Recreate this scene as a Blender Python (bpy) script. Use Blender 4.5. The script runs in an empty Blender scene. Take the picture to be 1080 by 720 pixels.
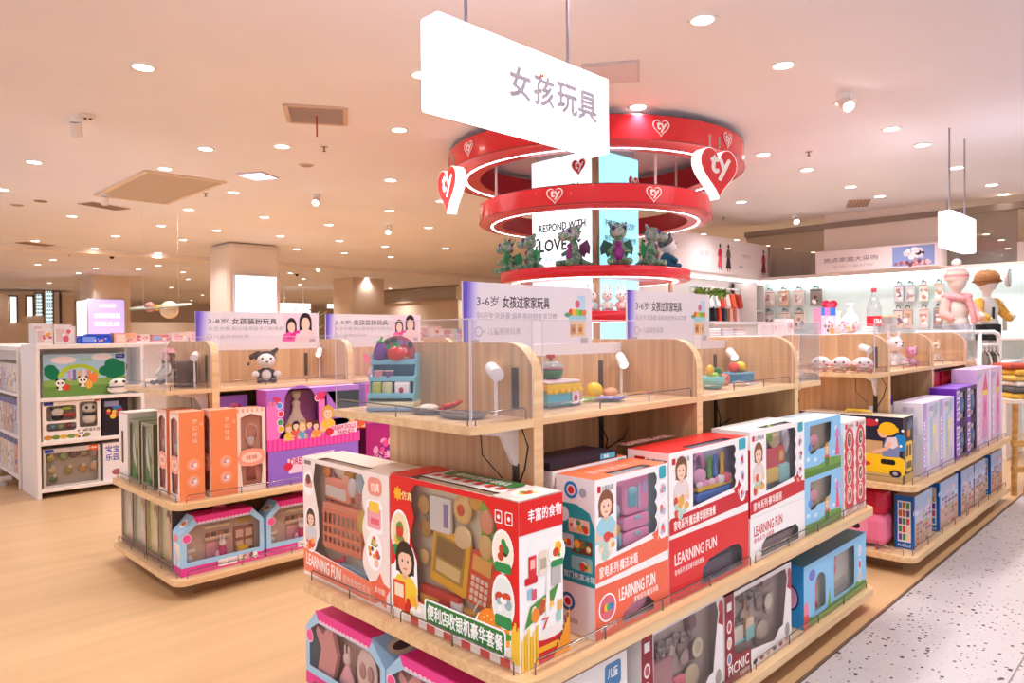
import bpy, bmesh, math, random
from mathutils import Vector, Matrix, geometry
SC = bpy.context.scene
COL = SC.collection
PI = math.pi
rnd = random.Random(7)

# ------------------------------------------------------------------ camera
CAMH = 1.42
FPX = 749.0
YAW, PIT, ROL = math.radians(45), math.radians(-.65), math.radians(-.53)
_f = Vector((math.cos(YAW)*math.cos(PIT), math.sin(YAW)*math.cos(PIT), math.sin(PIT)))
_r0 = Vector((math.sin(YAW), -math.cos(YAW), 0)); _u0 = _r0.cross(_f)
_r = math.cos(ROL)*_r0 + math.sin(ROL)*_u0
_u = -math.sin(ROL)*_r0 + math.cos(ROL)*_u0
CAM = Vector((0, 0, CAMH))
cd = bpy.data.cameras.new('camera'); cam = bpy.data.objects.new('camera', cd); COL.objects.link(cam)
cd.sensor_width = 36; cd.lens = 36*FPX/1080; cd.clip_start = .05; cd.clip_end = 200
m3 = Matrix((_r, _u, -_f)).transposed()
cam.matrix_world = Matrix.Translation(CAM) @ m3.to_4x4()
SC.camera = cam

def at(px, py, X=None, Y=None, Z=None, d=None):
    """point of the place seen at a pixel of the photo, on a plane of the room"""
    ray = _f + _r*((px-540)/FPX) - _u*((py-360)/FPX)
    if d is not None: return CAM + ray*d
    for i, v in enumerate((X, Y, Z)):
        if v is not None: return CAM + ray*((v-CAM[i])/ray[i])

# ------------------------------------------------------------------ materials
def lin(h):
    h = h.lstrip('#'); o = []
    for i in (0, 2, 4):
        c = int(h[i:i+2], 16)/255
        o.append(c/12.92 if c <= .04045 else ((c+.055)/1.055)**2.4)
    return (*o, 1)
_M = {}
def mat(hexc, rough=.45, metal=0, spec=.5, coat=0):
    k = (hexc, rough, metal, spec, coat)
    if k in _M: return _M[k]
    m = bpy.data.materials.new('paint_'+hexc.strip('#')); m.use_nodes = True
    b = m.node_tree.nodes['Principled BSDF']
    b.inputs['Base Color'].default_value = lin(hexc); b.inputs['Roughness'].default_value = rough
    b.inputs['Metallic'].default_value = metal; b.inputs['Specular IOR Level'].default_value = spec
    b.inputs['Coat Weight'].default_value = coat
    _M[k] = m; return m
def card(h): return mat(h, .34, 0, .3)          # printed cardboard
def plas(h): return mat(h, .3, 0, .4)          # toy plastic
def emit(hexc, s):
    k = ('e', hexc, s)
    if k in _M: return _M[k]
    m = bpy.data.materials.new('lit_'+hexc.strip('#')); m.use_nodes = True
    b = m.node_tree.nodes['Principled BSDF']
    b.inputs['Base Color'].default_value = lin(hexc)
    b.inputs['Emission Color'].default_value = lin(hexc); b.inputs['Emission Strength'].default_value = s
    _M[k] = m; return m
def clear(name, tint, refl=.06, rough=.05, fade=0.0):
    """thin clear sheet: mostly see-through with a little gloss"""
    if name in _M: return _M[name]
    m = bpy.data.materials.new(name); m.use_nodes = True; nt = m.node_tree; nt.nodes.clear()
    o = nt.nodes.new('ShaderNodeOutputMaterial'); t = nt.nodes.new('ShaderNodeBsdfTransparent')
    g = nt.nodes.new('ShaderNodeBsdfGlossy'); mx = nt.nodes.new('ShaderNodeMixShader')
    fr = nt.nodes.new('ShaderNodeLayerWeight'); fr.inputs[0].default_value = .25
    mul = nt.nodes.new('ShaderNodeMath'); mul.operation = 'MULTIPLY_ADD'; mul.inputs[1].default_value = .35; mul.inputs[2].default_value = refl
    t.inputs[0].default_value = lin(tint); g.inputs['Roughness'].default_value = rough
    nt.links.new(fr.outputs['Fresnel'], mul.inputs[0]); nt.links.new(mul.outputs[0], mx.inputs[0])
    nt.links.new(t.outputs[0], mx.inputs[1])
    sh = g
    if fade:
        df = nt.nodes.new('ShaderNodeBsdfDiffuse'); df.inputs[0].default_value = (.9, .88, .9, 1)
        m2 = nt.nodes.new('ShaderNodeMixShader'); m2.inputs[0].default_value = fade
        nt.links.new(t.outputs[0], m2.inputs[1]); nt.links.new(df.outputs[0], m2.inputs[2]); nt.links.new(m2.outputs[0], mx.inputs[1])
    nt.links.new(sh.outputs[0], mx.inputs[2]); nt.links.new(mx.outputs[0], o.inputs[0])
    _M[name] = m; return m
ACRYL = clear('clear_acrylic', '#f8f5f6', .045, .03, .045)
FILM = clear('clear_film', '#f4f1ee', .03, .1, .015)
GLASS = clear('dark_glass', '#d8d0c6', .05, .05, .12)

def noisy(name, a, b, scale, rough=.4, detail=4, bump=0, lo=.35, hi=.65, spec=.5):
    if name in _M: return _M[name]
    m = bpy.data.materials.new(name); m.use_nodes = True; nt = m.node_tree; p = nt.nodes['Principled BSDF']
    tc = nt.nodes.new('ShaderNodeTexCoord'); mp = nt.nodes.new('ShaderNodeMapping'); mp.inputs['Scale'].default_value = scale
    nz = nt.nodes.new('ShaderNodeTexNoise'); nz.inputs['Scale'].default_value = 1; nz.inputs['Detail'].default_value = detail
    cr = nt.nodes.new('ShaderNodeValToRGB'); cr.color_ramp.elements[0].position = lo; cr.color_ramp.elements[1].position = hi
    cr.color_ramp.elements[0].color = lin(a); cr.color_ramp.elements[1].color = lin(b)
    nt.links.new(tc.outputs['Object'], mp.inputs[0]); nt.links.new(mp.outputs[0], nz.inputs['Vector'])
    nt.links.new(nz.outputs['Fac'], cr.inputs[0]); nt.links.new(cr.outputs[0], p.inputs['Base Color'])
    p.inputs['Roughness'].default_value = rough; p.inputs['Specular IOR Level'].default_value = spec
    if bump:
        bm = nt.nodes.new('ShaderNodeBump'); bm.inputs['Strength'].default_value = bump; bm.inputs['Distance'].default_value = .004
        nt.links.new(nz.outputs['Fac'], bm.inputs['Height']); nt.links.new(bm.outputs[0], p.inputs['Normal'])
    _M[name] = m; return m
WOODV = noisy('oak_upright_grain', '#c2966a', '#dcb382', (38, 38, 1.3), .45)
WOODX = noisy('oak_shelf_grain', '#d8ae7e', '#e8c696', (1.2, 40, 40), .42)
DARKWOOD = noisy('oak_shade', '#b98e68', '#cfa67e', (38, 38, 1.3), .5)
FUZZ = {}
def fuzz(a, b=None, s=60):
    return noisy('plush_%s_%s' % (a, b), a, b or a, (s, s, s), .95, 3, .8, .4, .6, .2)
WHITE = mat('#f1eeec', .35); CHROME = mat('#b9b4b0', .22, 1); STEEL = mat('#8d8783', .35, 1)
BLACK = mat('#1b1817', .4); DARK = mat('#3a3431', .5)

# ------------------------------------------------------------------ mesh builder
def rect(x0, y0, x1, y1): return [(x0, y0), (x1, y0), (x1, y1), (x0, y1)]
def rrect(x0, y0, x1, y1, r, n=4):
    o = []
    for cx, cy, a in ((x1-r, y0+r, -90), (x1-r, y1-r, 0), (x0+r, y1-r, 90), (x0+r, y0+r, 180)):
        for i in range(n+1):
            t = math.radians(a+90*i/n); o.append((cx+r*math.cos(t), cy+r*math.sin(t)))
    return o
def ell(cx, cy, rx, ry=None, n=20, a0=0, a1=360):
    ry = rx if ry is None else ry
    full = abs(a1-a0) >= 360
    return [(cx+rx*math.cos(math.radians(a0+(a1-a0)*i/(n if full else n-1))), cy+ry*math.sin(math.radians(a0+(a1-a0)*i/(n if full else n-1)))) for i in range(n)]
def star(cx, cy, r, k=.5, n=5, a=90):
    return [(cx+(r if i % 2 == 0 else r*k)*math.cos(math.radians(a+180*i/n)), cy+(r if i % 2 == 0 else r*k)*math.sin(math.radians(a+180*i/n))) for i in range(2*n)]
def heart(cx, cy, s, n=28):
    o = []
    for i in range(n):
        t = -2*PI*i/n
        o.append((cx+s*16*math.sin(t)**3/17, cy+s*(13*math.cos(t)-5*math.cos(2*t)-2*math.cos(3*t)-math.cos(4*t))/17))
    return o
def area2(l): return sum(a[0]*b[1]-b[0]*a[1] for a, b in zip(l, l[1:]+l[:1]))
def ccw(l): return l if area2(l) > 0 else l[::-1]
def Fr(o, u, v):
    """frame: origin, u axis, v axis -> matrix (w = u x v)"""
    u = Vector(u).normalized(); v = Vector(v).normalized(); w = u.cross(v)
    return Matrix(((u.x, v.x, w.x, o[0]), (u.y, v.y, w.y, o[1]), (u.z, v.z, w.z, o[2]), (0, 0, 0, 1)))
def T(x=0, y=0, z=0, rx=0, ry=0, rz=0, s=1):
    s = (s, s, s) if isinstance(s, (int, float)) else s
    return Matrix.Translation((x, y, z)) @ Matrix.Rotation(rz, 4, 'Z') @ Matrix.Rotation(ry, 4, 'Y') @ Matrix.Rotation(rx, 4, 'X') @ Matrix.Diagonal((*s, 1))
_TXT = {}
def text_geo(s, bold):
    k = (s, bold)
    if k in _TXT: return _TXT[k]
    cu = bpy.data.curves.new('t', 'FONT'); cu.body = s; cu.size = 1; cu.resolution_u = 2; cu.offset = bold
    ob = bpy.data.objects.new('t', cu); COL.objects.link(ob)
    dg = bpy.context.evaluated_depsgraph_get(); ev = ob.evaluated_get(dg); me = ev.to_mesh()
    vs = [tuple(v.co) for v in me.vertices]; fs = [tuple(p.vertices) for p in me.polygons]
    ev.to_mesh_clear(); bpy.data.objects.remove(ob); bpy.data.curves.remove(cu)
    if vs:
        xs = [v[0] for v in vs]; ys = [v[1] for v in vs]
        b = (min(xs), min(ys), max(xs), max(ys))
    else: b = (0, 0, 1, 1)
    _TXT[k] = (vs, fs, b); return _TXT[k]

class MB:
    def __init__(s): s.v = []; s.f = []; s.mi = []; s.ms = []; s.sm = []; s.M = None; s.k = 0
    def lift(s): s.k += 1; return .0002+.000015*s.k   # printed layers: each lies a hair above the one before
    def add(s, vs, fs, m, M=None, smooth=False):
        if s.M is not None: M = s.M @ M if M is not None else s.M
        b = len(s.v)
        s.v.extend([tuple(M @ Vector(v)) for v in vs] if M is not None else [tuple(v) for v in vs])
        if m not in s.ms: s.ms.append(m)
        k = s.ms.index(m)
        for f in fs: s.f.append(tuple(b+i for i in f)); s.mi.append(k); s.sm.append(smooth)
        return s
    def box(s, x0, x1, y0, y1, z0, z1, m, b=0, M=None):
        if x0 > x1: x0, x1 = x1, x0
        if y0 > y1: y0, y1 = y1, y0
        if z0 > z1: z0, z1 = z1, z0
        if b <= 0:
            vs = [(x, y, z) for z in (z0, z1) for y in (y0, y1) for x in (x0, x1)]
            fs = [(0, 2, 3, 1), (4, 5, 7, 6), (0, 1, 5, 4), (2, 6, 7, 3), (0, 4, 6, 2), (1, 3, 7, 5)]
            return s.add(vs, fs, m, M)
        bm = bmesh.new(); bmesh.ops.create_cube(bm, size=1)
        for v in bm.verts: v.co = Vector(((x0+x1)/2+v.co.x*(x1-x0), (y0+y1)/2+v.co.y*(y1-y0), (z0+z1)/2+v.co.z*(z1-z0)))
        bmesh.ops.bevel(bm, geom=bm.edges[:], offset=min(b, .49*min(x1-x0, y1-y0, z1-z0)), segments=2, affect='EDGES', profile=.5)
        return s.bm(bm, m, M, False)
    def bm(s, bm, m, M=None, smooth=True):
        bm.verts.index_update(); vs = [tuple(v.co) for v in bm.verts]; fs = [tuple(v.index for v in f.verts) for f in bm.faces]
        bm.free(); return s.add(vs, fs, m, M, smooth)
    def prism(s, loop, t, m, M=None, w0=0, holes=(), side=None):
        """flat outline (with holes) pushed out from w0 to w0+t along the frame normal"""
        loops = [ccw(list(loop))] + [ccw(list(h))[::-1] for h in holes]
        flat = [p for l in loops for p in l]; n = len(flat)
        tri = geometry.tessellate_polygon([[Vector((p[0], p[1], 0)) for p in l] for l in loops])
        fr = []
        for a, b, c in tri:
            A = (flat[b][0]-flat[a][0])*(flat[c][1]-flat[a][1])-(flat[c][0]-flat[a][0])*(flat[b][1]-flat[a][1])
            fr.append((a, b, c) if A > 0 else (a, c, b))
        if t == 0: return s.add([(p[0], p[1], w0) for p in flat], fr, m, M)
        vs = [(p[0], p[1], w0+t) for p in flat]+[(p[0], p[1], w0) for p in flat]
        s.add(vs, fr+[(a+n, c+n, b+n) for a, b, c in fr], m, M)
        fs = []; k = 0
        for l in loops:
            for i in range(len(l)):
                a = k+i; b = k+(i+1) % len(l); fs.append((a, a+n, b+n, b))
            k += len(l)
        return s.add(vs, fs, side or m, M)
    def cyl(s, p0, p1, r0, m, r1=None, n=14, smooth=True, cap=True):
        p0 = Vector(p0); p1 = Vector(p1); r1 = r0 if r1 is None else r1
        w = (p1-p0).normalized(); a = Vector((0, 0, 1)) if abs(w.z) < .9 else Vector((1, 0, 0))
        u = a.cross(w).normalized(); v = w.cross(u)
        ring = [(math.cos(2*PI*i/n), math.sin(2*PI*i/n)) for i in range(n)]
        vs = [p0+(u*c+v*q)*r0 for c, q in ring]+[p1+(u*c+v*q)*r1 for c, q in ring]
        s.add(vs, [(i, (i+1) % n, n+(i+1) % n, n+i) for i in range(n)], m, None, smooth)
        if cap: s.add(vs, [tuple(range(n))[::-1], tuple(range(n, 2*n))], m)
        return s
    def ball(s, c, r, m, n=12, M=None):
        r = (r, r, r) if isinstance(r, (int, float)) else r
        vs = [(0, 0, -1)]; k = max(4, n//2+1)
        for j in range(1, k):
            t = -PI/2+PI*j/k
            for i in range(n): vs.append((math.cos(t)*math.cos(2*PI*i/n), math.cos(t)*math.sin(2*PI*i/n), math.sin(t)))
        vs.append((0, 0, 1)); fs = [(0, 1+(i+1) % n, 1+i) for i in range(n)]
        for j in range(k-2):
            o = 1+j*n
            fs += [(o+i, o+(i+1) % n, o+n+(i+1) % n, o+n+i) for i in range(n)]
        o = 1+(k-2)*n; fs += [(o+i, o+(i+1) % n, len(vs)-1) for i in range(n)]
        L = Matrix.Translation(c) @ (M or Matrix()) @ Matrix.Diagonal((*r, 1))
        return s.add(vs, fs, m, L, True)
    def lathe(s, prof, m, M=None, n=20):
        vs = [(r*math.cos(2*PI*i/n), r*math.sin(2*PI*i/n), z) for r, z in prof for i in range(n)]
        fs = [(j*n+i, j*n+(i+1) % n, (j+1)*n+(i+1) % n, (j+1)*n+i) for j in range(len(prof)-1) for i in range(n)]
        return s.add(vs, fs, m, M, True)
    def tube(s, pts, r, m, n=8):
        pts = [Vector(p) for p in pts]; rings = []; vs = []
        for i, p in enumerate(pts):
            d = (pts[min(i+1, len(pts)-1)]-pts[max(i-1, 0)]).normalized()
            a = Vector((0, 0, 1)) if abs(d.z) < .9 else Vector((1, 0, 0))
            u = a.cross(d).normalized(); v = d.cross(u)
            rr = r[i] if isinstance(r, (list, tuple)) else r
            vs += [p+(u*math.cos(2*PI*k/n)+v*math.sin(2*PI*k/n))*rr for k in range(n)]
        fs = [(j*n+k, j*n+(k+1) % n, (j+1)*n+(k+1) % n, (j+1)*n+k) for j in range(len(pts)-1) for k in range(n)]
        L = (len(pts)-1)*n
        fs += [tuple(range(n))[::-1], tuple(range(L, L+n))]
        return s.add(vs, fs, m, None, True)
    def text(s, str_, m, M, x, y, h, w0=.0012, align='l', bold=.012, width=None, skew=0, rot=0):
        """lettering of cap height h with its lower left (or centre) at x, y"""
        if bold > .01:   # heavier weight: the strokes laid several times, a hair apart
            k = bold*.8
            for dx, dy in ((-k, 0), (k, 0), (0, k), (0, -k)):
                s.text(str_, m, M, x+h*dx, y+h*dy, h, w0, align, 0, width, skew, rot); w0 = w0 if w0 < .01 else w0+.00005
            return s
        if any(ord(ch) > 0x2000 for ch in str_): bold = 0
        if w0 < .01: w0 = s.lift()
        vs, fs, b = text_geo(str_, bold)
        hh = b[3]-b[1]; k = h/hh; kx = k if width is None else width/(b[2]-b[0])
        W = (b[2]-b[0])*kx; ox = -b[0]*kx - (W/2 if align == 'c' else W if align == 'r' else 0)
        c, q = math.cos(rot), math.sin(rot)
        o = []
        for v in vs:
            X = v[0]*kx+ox+skew*(v[1]-b[1])*k; Y = (v[1]-b[1])*k-(h/2 if align == 'c' else 0)
            o.append((x+c*X-q*Y, y+q*X+c*Y, w0))
        return s.add(o, fs, m, M)
    def art(s, loop, m, M, lvl=1, holes=()):
        return s.prism(loop, 0, m, M, s.lift(), holes)
    def build(s, name, parent=None, world=False, auto=False):
        me = bpy.data.meshes.new(name)
        vs = s.v
        if world and parent is not None:
            inv = parent.matrix_basis.inverted(); vs = [tuple(inv @ Vector(v)) for v in vs]
        me.from_pydata(vs, [], s.f)
        for m in s.ms: me.materials.append(m)
        me.polygons.foreach_set('material_index', s.mi); me.polygons.foreach_set('use_smooth', s.sm)
        me.update()
        o = bpy.data.objects.new(name, me); COL.objects.link(o)
        if parent is not None: o.parent = parent
        return o

def thing(name, label, cat, loc=(0, 0, 0), rz=0, group=None):
    o = bpy.data.objects.new(name, None); COL.objects.link(o); o.empty_display_size = .1
    o.matrix_basis = Matrix.Translation(loc) @ Matrix.Rotation(rz, 4, 'Z')
    o['label'] = label; o['category'] = cat
    if group: o['group'] = group
    return o
def tag(o, label, cat, group=None):
    o['label'] = label; o['category'] = cat
    if group: o['group'] = group
    return o
def struct(o): o['kind'] = 'structure'; return o
KIDS = {}
def dup(root, loc, rz=None, label=None, group=None):
    def cp(o, par):
        c = o.copy(); COL.objects.link(c)
        if par is not None: c.parent = par
        for ch in [k for k in bpy.data.objects if k.parent == o]: cp(ch, c)
        return c
    r = cp(root, None)
    a = rz if rz is not None else root.matrix_basis.to_euler().z
    r.matrix_basis = Matrix.Translation(loc) @ Matrix.Rotation(a, 4, 'Z')
    if label: r['label'] = label
    if group: r['group'] = group
    return r
def blob(name, parts, m, parent=None, vox=.006, smooth=6, world=False):
    """one continuous soft skin grown around overlapping ellipsoids / limbs; parts: (centre, radii[, rotation matrix]) or ('t', pts, radii)"""
    b = MB()
    for p in parts:
        if p[0] == 't': b.tube(p[1], p[2], m, 10); [b.ball(q, rr, m, 10) for q, rr in zip(p[1], p[2])]
        else: b.ball(p[0], p[1], m, 14, p[2] if len(p) > 2 else None)
    o = b.build('tmp'); md = o.modifiers.new('r', 'REMESH'); md.mode = 'VOXEL'; md.voxel_size = vox
    s2 = o.modifiers.new('s', 'SMOOTH'); s2.iterations = smooth; s2.factor = .5
    dg = bpy.context.evaluated_depsgraph_get(); me = bpy.data.meshes.new_from_object(o.evaluated_get(dg))
    bpy.data.objects.remove(o)
    if world and parent is not None: me.transform(parent.matrix_basis.inverted())
    me.materials.clear(); me.materials.append(m); me.name = name
    for p in me.polygons: p.use_smooth = True; p.material_index = 0
    r = bpy.data.objects.new(name, me); COL.objects.link(r)
    if parent is not None: r.parent = parent
    return r
# ------------------------------------------------------------------ world, exposure
w = bpy.data.worlds.new('shop_ambience'); SC.world = w; w.use_nodes = True
w.node_tree.nodes['Background'].inputs[0].default_value = lin('#f6f3ff'); w.node_tree.nodes['Background'].inputs[1].default_value = .85
SC.view_settings.view_transform = 'Standard'; SC.view_settings.look = 'None'
SC.view_settings.exposure = EXPO = .24; SC.view_settings.gamma = 1; SC.view_settings.use_curve_mapping = False
try:
    SC.cycles.use_denoising = True; SC.cycles.denoiser = 'OPENIMAGEDENOISE'
    SC.cycles.max_bounces = 8; SC.cycles.transparent_max_bounces = 24; SC.cycles.diffuse_bounces = 5
    SC.cycles.caustics_reflective = False; SC.cycles.caustics_refractive = False
    SC.cycles.sample_clamp_indirect = 6
except Exception: pass

# ------------------------------------------------------------------ the setting
CEIL = 3.3
FLOORM = noisy('pale_vinyl_planks', '#bf9a6f', '#cea87b', (.55, 9, 9), .33, 5, 0, .3, .7, .45)
def terrazzo():
    m = bpy.data.materials.new('terrazzo'); m.use_nodes = True; nt = m.node_tree; p = nt.nodes['Principled BSDF']
    L = nt.links.new
    tc = nt.nodes.new('ShaderNodeTexCoord')
    def chips(scale, thr, seed, tint):
        mp = nt.nodes.new('ShaderNodeMapping'); mp.inputs['Location'].default_value = (seed, seed*1.7, 0); mp.inputs['Scale'].default_value = (scale, scale*1.25, scale)
        nz = nt.nodes.new('ShaderNodeTexNoise'); nz.inputs['Scale'].default_value = scale*1.5
        vo = nt.nodes.new('ShaderNodeTexVoronoi'); vo.inputs['Scale'].default_value = 1
        mixv = nt.nodes.new('ShaderNodeMix'); mixv.data_type = 'VECTOR'; mixv.inputs[0].default_value = .0
        L(tc.outputs['Object'], mp.inputs[0]); L(mp.outputs[0], vo.inputs['Vector'])
        sx = nt.nodes.new('ShaderNodeSeparateColor'); L(vo.outputs['Color'], sx.inputs[0])
        # chip where the cell's random value is low and the point is near the cell's seed
        r = nt.nodes.new('ShaderNodeMath'); r.operation = 'MULTIPLY'; L(sx.outputs[0], r.inputs[0]); r.inputs[1].default_value = .36
        l = nt.nodes.new('ShaderNodeMath'); l.operation = 'LESS_THAN'; L(vo.outputs['Distance'], l.inputs[0]); L(r.outputs[0], l.inputs[1])
        g = nt.nodes.new('ShaderNodeMath'); g.operation = 'LESS_THAN'; L(sx.outputs[1], g.inputs[0]); g.inputs[1].default_value = thr
        o = nt.nodes.new('ShaderNodeMath'); o.operation = 'MULTIPLY'; L(l.outputs[0], o.inputs[0]); L(g.outputs[0], o.inputs[1])
        return o, tint
    base = nt.nodes.new('ShaderNodeTexNoise'); base.inputs['Scale'].default_value = 3
    cr = nt.nodes.new('ShaderNodeValToRGB'); cr.color_ramp.elements[0].color = lin('#b6adac'); cr.color_ramp.elements[1].color = lin('#c1b9b7')
    L(tc.outputs['Object'], base.inputs['Vector']); L(base.outputs[0], cr.inputs[0]); cur = cr.outputs[0]
    for o, tint in (chips(60, .5, 3.1, '#a59a99'), chips(34, .36, 0, '#5d5250'), chips(27, .30, 5.3, '#2b2322'), chips(38, .12, 9.2, '#8c5b45')):
        mx = nt.nodes.new('ShaderNodeMix'); mx.data_type = 'RGBA'; L(o.outputs[0], mx.inputs[0]); L(cur, mx.inputs[6]); mx.inputs[7].default_value = lin(tint); cur = mx.outputs[2]
    L(cur, p.inputs['Base Color']); p.inputs['Roughness'].default_value = .3
    return m
b = MB(); b.box(-3, 40, 1.215, 45, -.04, 0, FLOORM); b.box(12.2, 40, -14, 1.215, -.04, 0, FLOORM); struct(b.build('floor'))
b = MB(); TZ = terrazzo(); SEAM = mat('#8b7f79', .5)
for j in range(-8, 2):
    y1 = 1.205-.0 if j == 1 else .605+.6*(j-1)+.6*0
    pass
ys = [1.203-.6*k for k in range(0, 12)]
for a, c in zip(ys, ys[1:]):
    b.box(-3, 12.2, c+.003, a-.003, -.04, 0, TZ)
b.box(-3, 12.2, ys[-1], 1.2, -.05, -.003, SEAM)
struct(b.build('floor_terrazzo'))
b = MB(); b.box(-3, 12.2, 1.203, 1.217, -.03, .002, mat('#6a5546', .4)); struct(b.build('trim_1'))
CEILM = noisy('ceiling_paint', '#e9e5ec', '#eeebf1', (.6, .6, .6), .8, 2)
b = MB(); b.box(-2.2, 40, -3, 45, CEIL, CEIL+.08, CEILM); struct(b.build('ceiling'))
b = MB(); b.box(-2.2, 11.9, -3, 1.93, CEIL-.025, CEIL, CEILM); struct(b.build('trim_2'))
b = MB(); b.box(-2.2, 40, 17.0, 17.35, CEIL-.1, CEIL, mat('#f3e6de', .7)); struct(b.build('trim_3'))
BEIGE = noisy('beige_plaster', '#dcc4ac', '#e2ccb6', (1, 1, 1), .75, 2)
PINKW = noisy('pale_plaster', '#e4d2c4', '#e8d8cb', (1, 1, 1), .75, 2)

def column(name, x0, x1, y0, y1, m, r=.0):
    b = MB(); b.box(x0, x1, y0, y1, 0, CEIL, m, r); b.box(x0-.02, x1+.02, y0-.02, y1+.02, 0, .1, mat('#b39a86', .5)); return struct(b.build(name))
column('column_1', 6.0, 7.12, 13.9, 14.95, PINKW, .12)
p = at(99, 290, Y=24); q = at(137, 290, Y=24)
column('column_2', p.x, q.x, 24, 25.6, BEIGE)
p3 = at(372, 305, Y=20); q3 = at(405, 305, Y=20)
column('column_3', p3.x, q3.x, 20, 21.2, BEIGE)
# far walls of the shop floor
b = MB(); b.box(-3, 40, 44, 44.3, 0, CEIL, PINKW); struct(b.build('wall_far_left'))
b = MB(); b.box(34, 34.3, -14, 45, 0, CEIL, PINKW); struct(b.build('wall_far_right'))
# a partition block standing in the far left corner
p = at(20, 340, Y=33); q = at(78, 340, Y=33)
b = MB(); b.box(p.x-5, q.x, 33, 34, 0, 3.15, BEIGE); struct(b.build('wall_partition_left'))
p = at(137, 340, Y=30); q = at(212, 340, Y=30)
b = MB(); b.box(p.x-.3, q.x+.4, 30, 31, 0, 2.0, BEIGE); struct(b.build('wall_partition_middle'))
b = MB(); b.box(17.8, 18, 20.7, 26.2, 0, 2.72, BEIGE); struct(b.build('wall_shopfront'))

# back wall with the lit product board, right
BX = 11.88
b = MB(); b.box(BX, BX+.15, -6, 6.0, 0, 2.3, mat('#dcecec', .5)); struct(b.build('wall_back'))
b = MB(); b.box(BX-.25, BX+.15, -6, 6.0, 2.28, 2.33, mat('#e8d6cf', .5)); struct(b.build('trim_4'))
b = MB(); b.box(BX, BX+.15, 2.86, 4.62, 2.33, CEIL, PINKW); b.box(BX, BX+.15, -6, 2.0, 2.33, 2.62, mat('#b9a39a', .6)); struct(b.build('wall_back_upper'))
b = MB(); b.box(BX-.02, BX+.1, -6, 6.0, 3.08, 3.17, mat('#8f7c6c', .5)); struct(b.build('trim_5'))
b = MB()
b.box(BX+.05, BX+.06, 4.62, 6.0, 2.33, 3.08, GLASS); o = struct(b.build('window_1'))
b = MB(); b.box(BX+.05, BX+.06, 2.0, 2.86, 2.33, 3.08, GLASS); struct(b.build('window_2'))
b = MB(); b.box(17.7, 17.72, 20.72, 25.9, 2.78, 3.28, GLASS); b2 = struct(b.build('window_3'))
b = MB(); b.box(17.66, 17.76, 20.6, 26.0, 3.24, 3.3, mat('#8a7663', .5)); b.box(17.66, 17.76, 20.6, 26.0, 2.72, 2.78, mat('#b59a7f', .5)); struct(b.build('trim_6'))
# side bay of the clothes shop
b = MB(); b.box(8.6, BX, 6.05, 6.2, 0, 2.3, mat('#e8ddd8', .5)); struct(b.build('wall_side_bay'))
b = MB(); b.box(8.6, BX+.15, 5.6, 6.2, 2.29, 2.9, mat('#ead7d3', .5)); struct(b.build('wall_bay_fascia'))
b = MB(); b.box(BX-.35, BX, 2.86, 4.62, 2.33, 2.68, mat('#ead7d3', .5)); struct(b.build('wall_back_fascia'))
b = MB(); b.box(8.7, BX-.1, 5.72, 5.78, 2.26, 2.285, emit('#f2fbff', 5)); tag(b.build('strip_light'), 'long white strip light under the clothes bay fascia', 'light')  # strip light under the bay fascia, not part of any shelf
b = MB(); b.box(BX-.2, BX-.14, -2, 5.6, 2.25, 2.278, emit('#e6fbff', 6)); tag(b.build('strip_light'), 'long white strip light along the top of the product wall', 'light')

# ------------------------------------------------------------------ ceiling fittings
LAMPS = [(151,71),(217,157),(174,178),(36,171),(3,200),(76,228),(199,221),(246,203),(170,238),(279,229),(272,231),(347,237),
 (122,249),(229,243),(193,253),(100,262),(37,254),(21,261),(167,267),(56,274),(101,283),(83,288),(167,280),(193,287),(146,284),(40,279),
 (421,137),(412,190),(411,222),(296,249),(358,254),(406,260),(313,263),(363,267),(412,271),(367,283),(306,288),(320,294),(410,286),(387,293),(392,297),
 (741,21),(826,69),(940,136),(973,153),(805,163),(851,179),(897,197),(1009,177),(1046,195),(1059,205),(1077,214),(957,219),(928,207),
 (782,213),(983,228),(776,253),(741,247),(870,240),(831,262),(858,266),(809,259),(673,113),(465,212),(452,240),(470,262),(1040,247),(1056,253),(1063,262)]
LAMPW = 98
LIT = emit('#fff4e8', 14)
first = None
seen = []
for px, py in LAMPS:
    c = at(px, py, Z=CEIL-.004)
    if any((c-s).length < .25 for s in seen) or c.x > 33 or c.y > 43: continue
    seen.append(c)
    if c.y < 1.93 and c.x < 11.9: c.z -= .025
    if first is None:
        first = thing('ceiling_downlight', 'round white recessed downlight in the pale ceiling', 'ceiling light', c, 0, 'recessed downlights of the ceiling')
        b = MB(); b.lathe([(.066, -.004), (.085, -.006), (.09, -.001), (.09, .004)], WHITE, None, 20); b.build('trim_ring', first)
        b = MB(); b.lathe([(.0005, -.003), (.066, -.003)], LIT, None, 20); b.build('lens', first)
        first.matrix_basis = Matrix.Translation(c)
    else: dup(first, c)
    if c.length < 46:
        li = bpy.data.lights.new('downlight_beam', 'SPOT'); li.energy = LAMPW; li.color = (1, .972, .985); li.spot_size = math.radians(125); li.spot_blend = .9; li.shadow_soft_size = .07
        lo = bpy.data.objects.new('downlight_beam', li); COL.objects.link(lo); lo.location = (c.x, c.y, c.z-.03)
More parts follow.
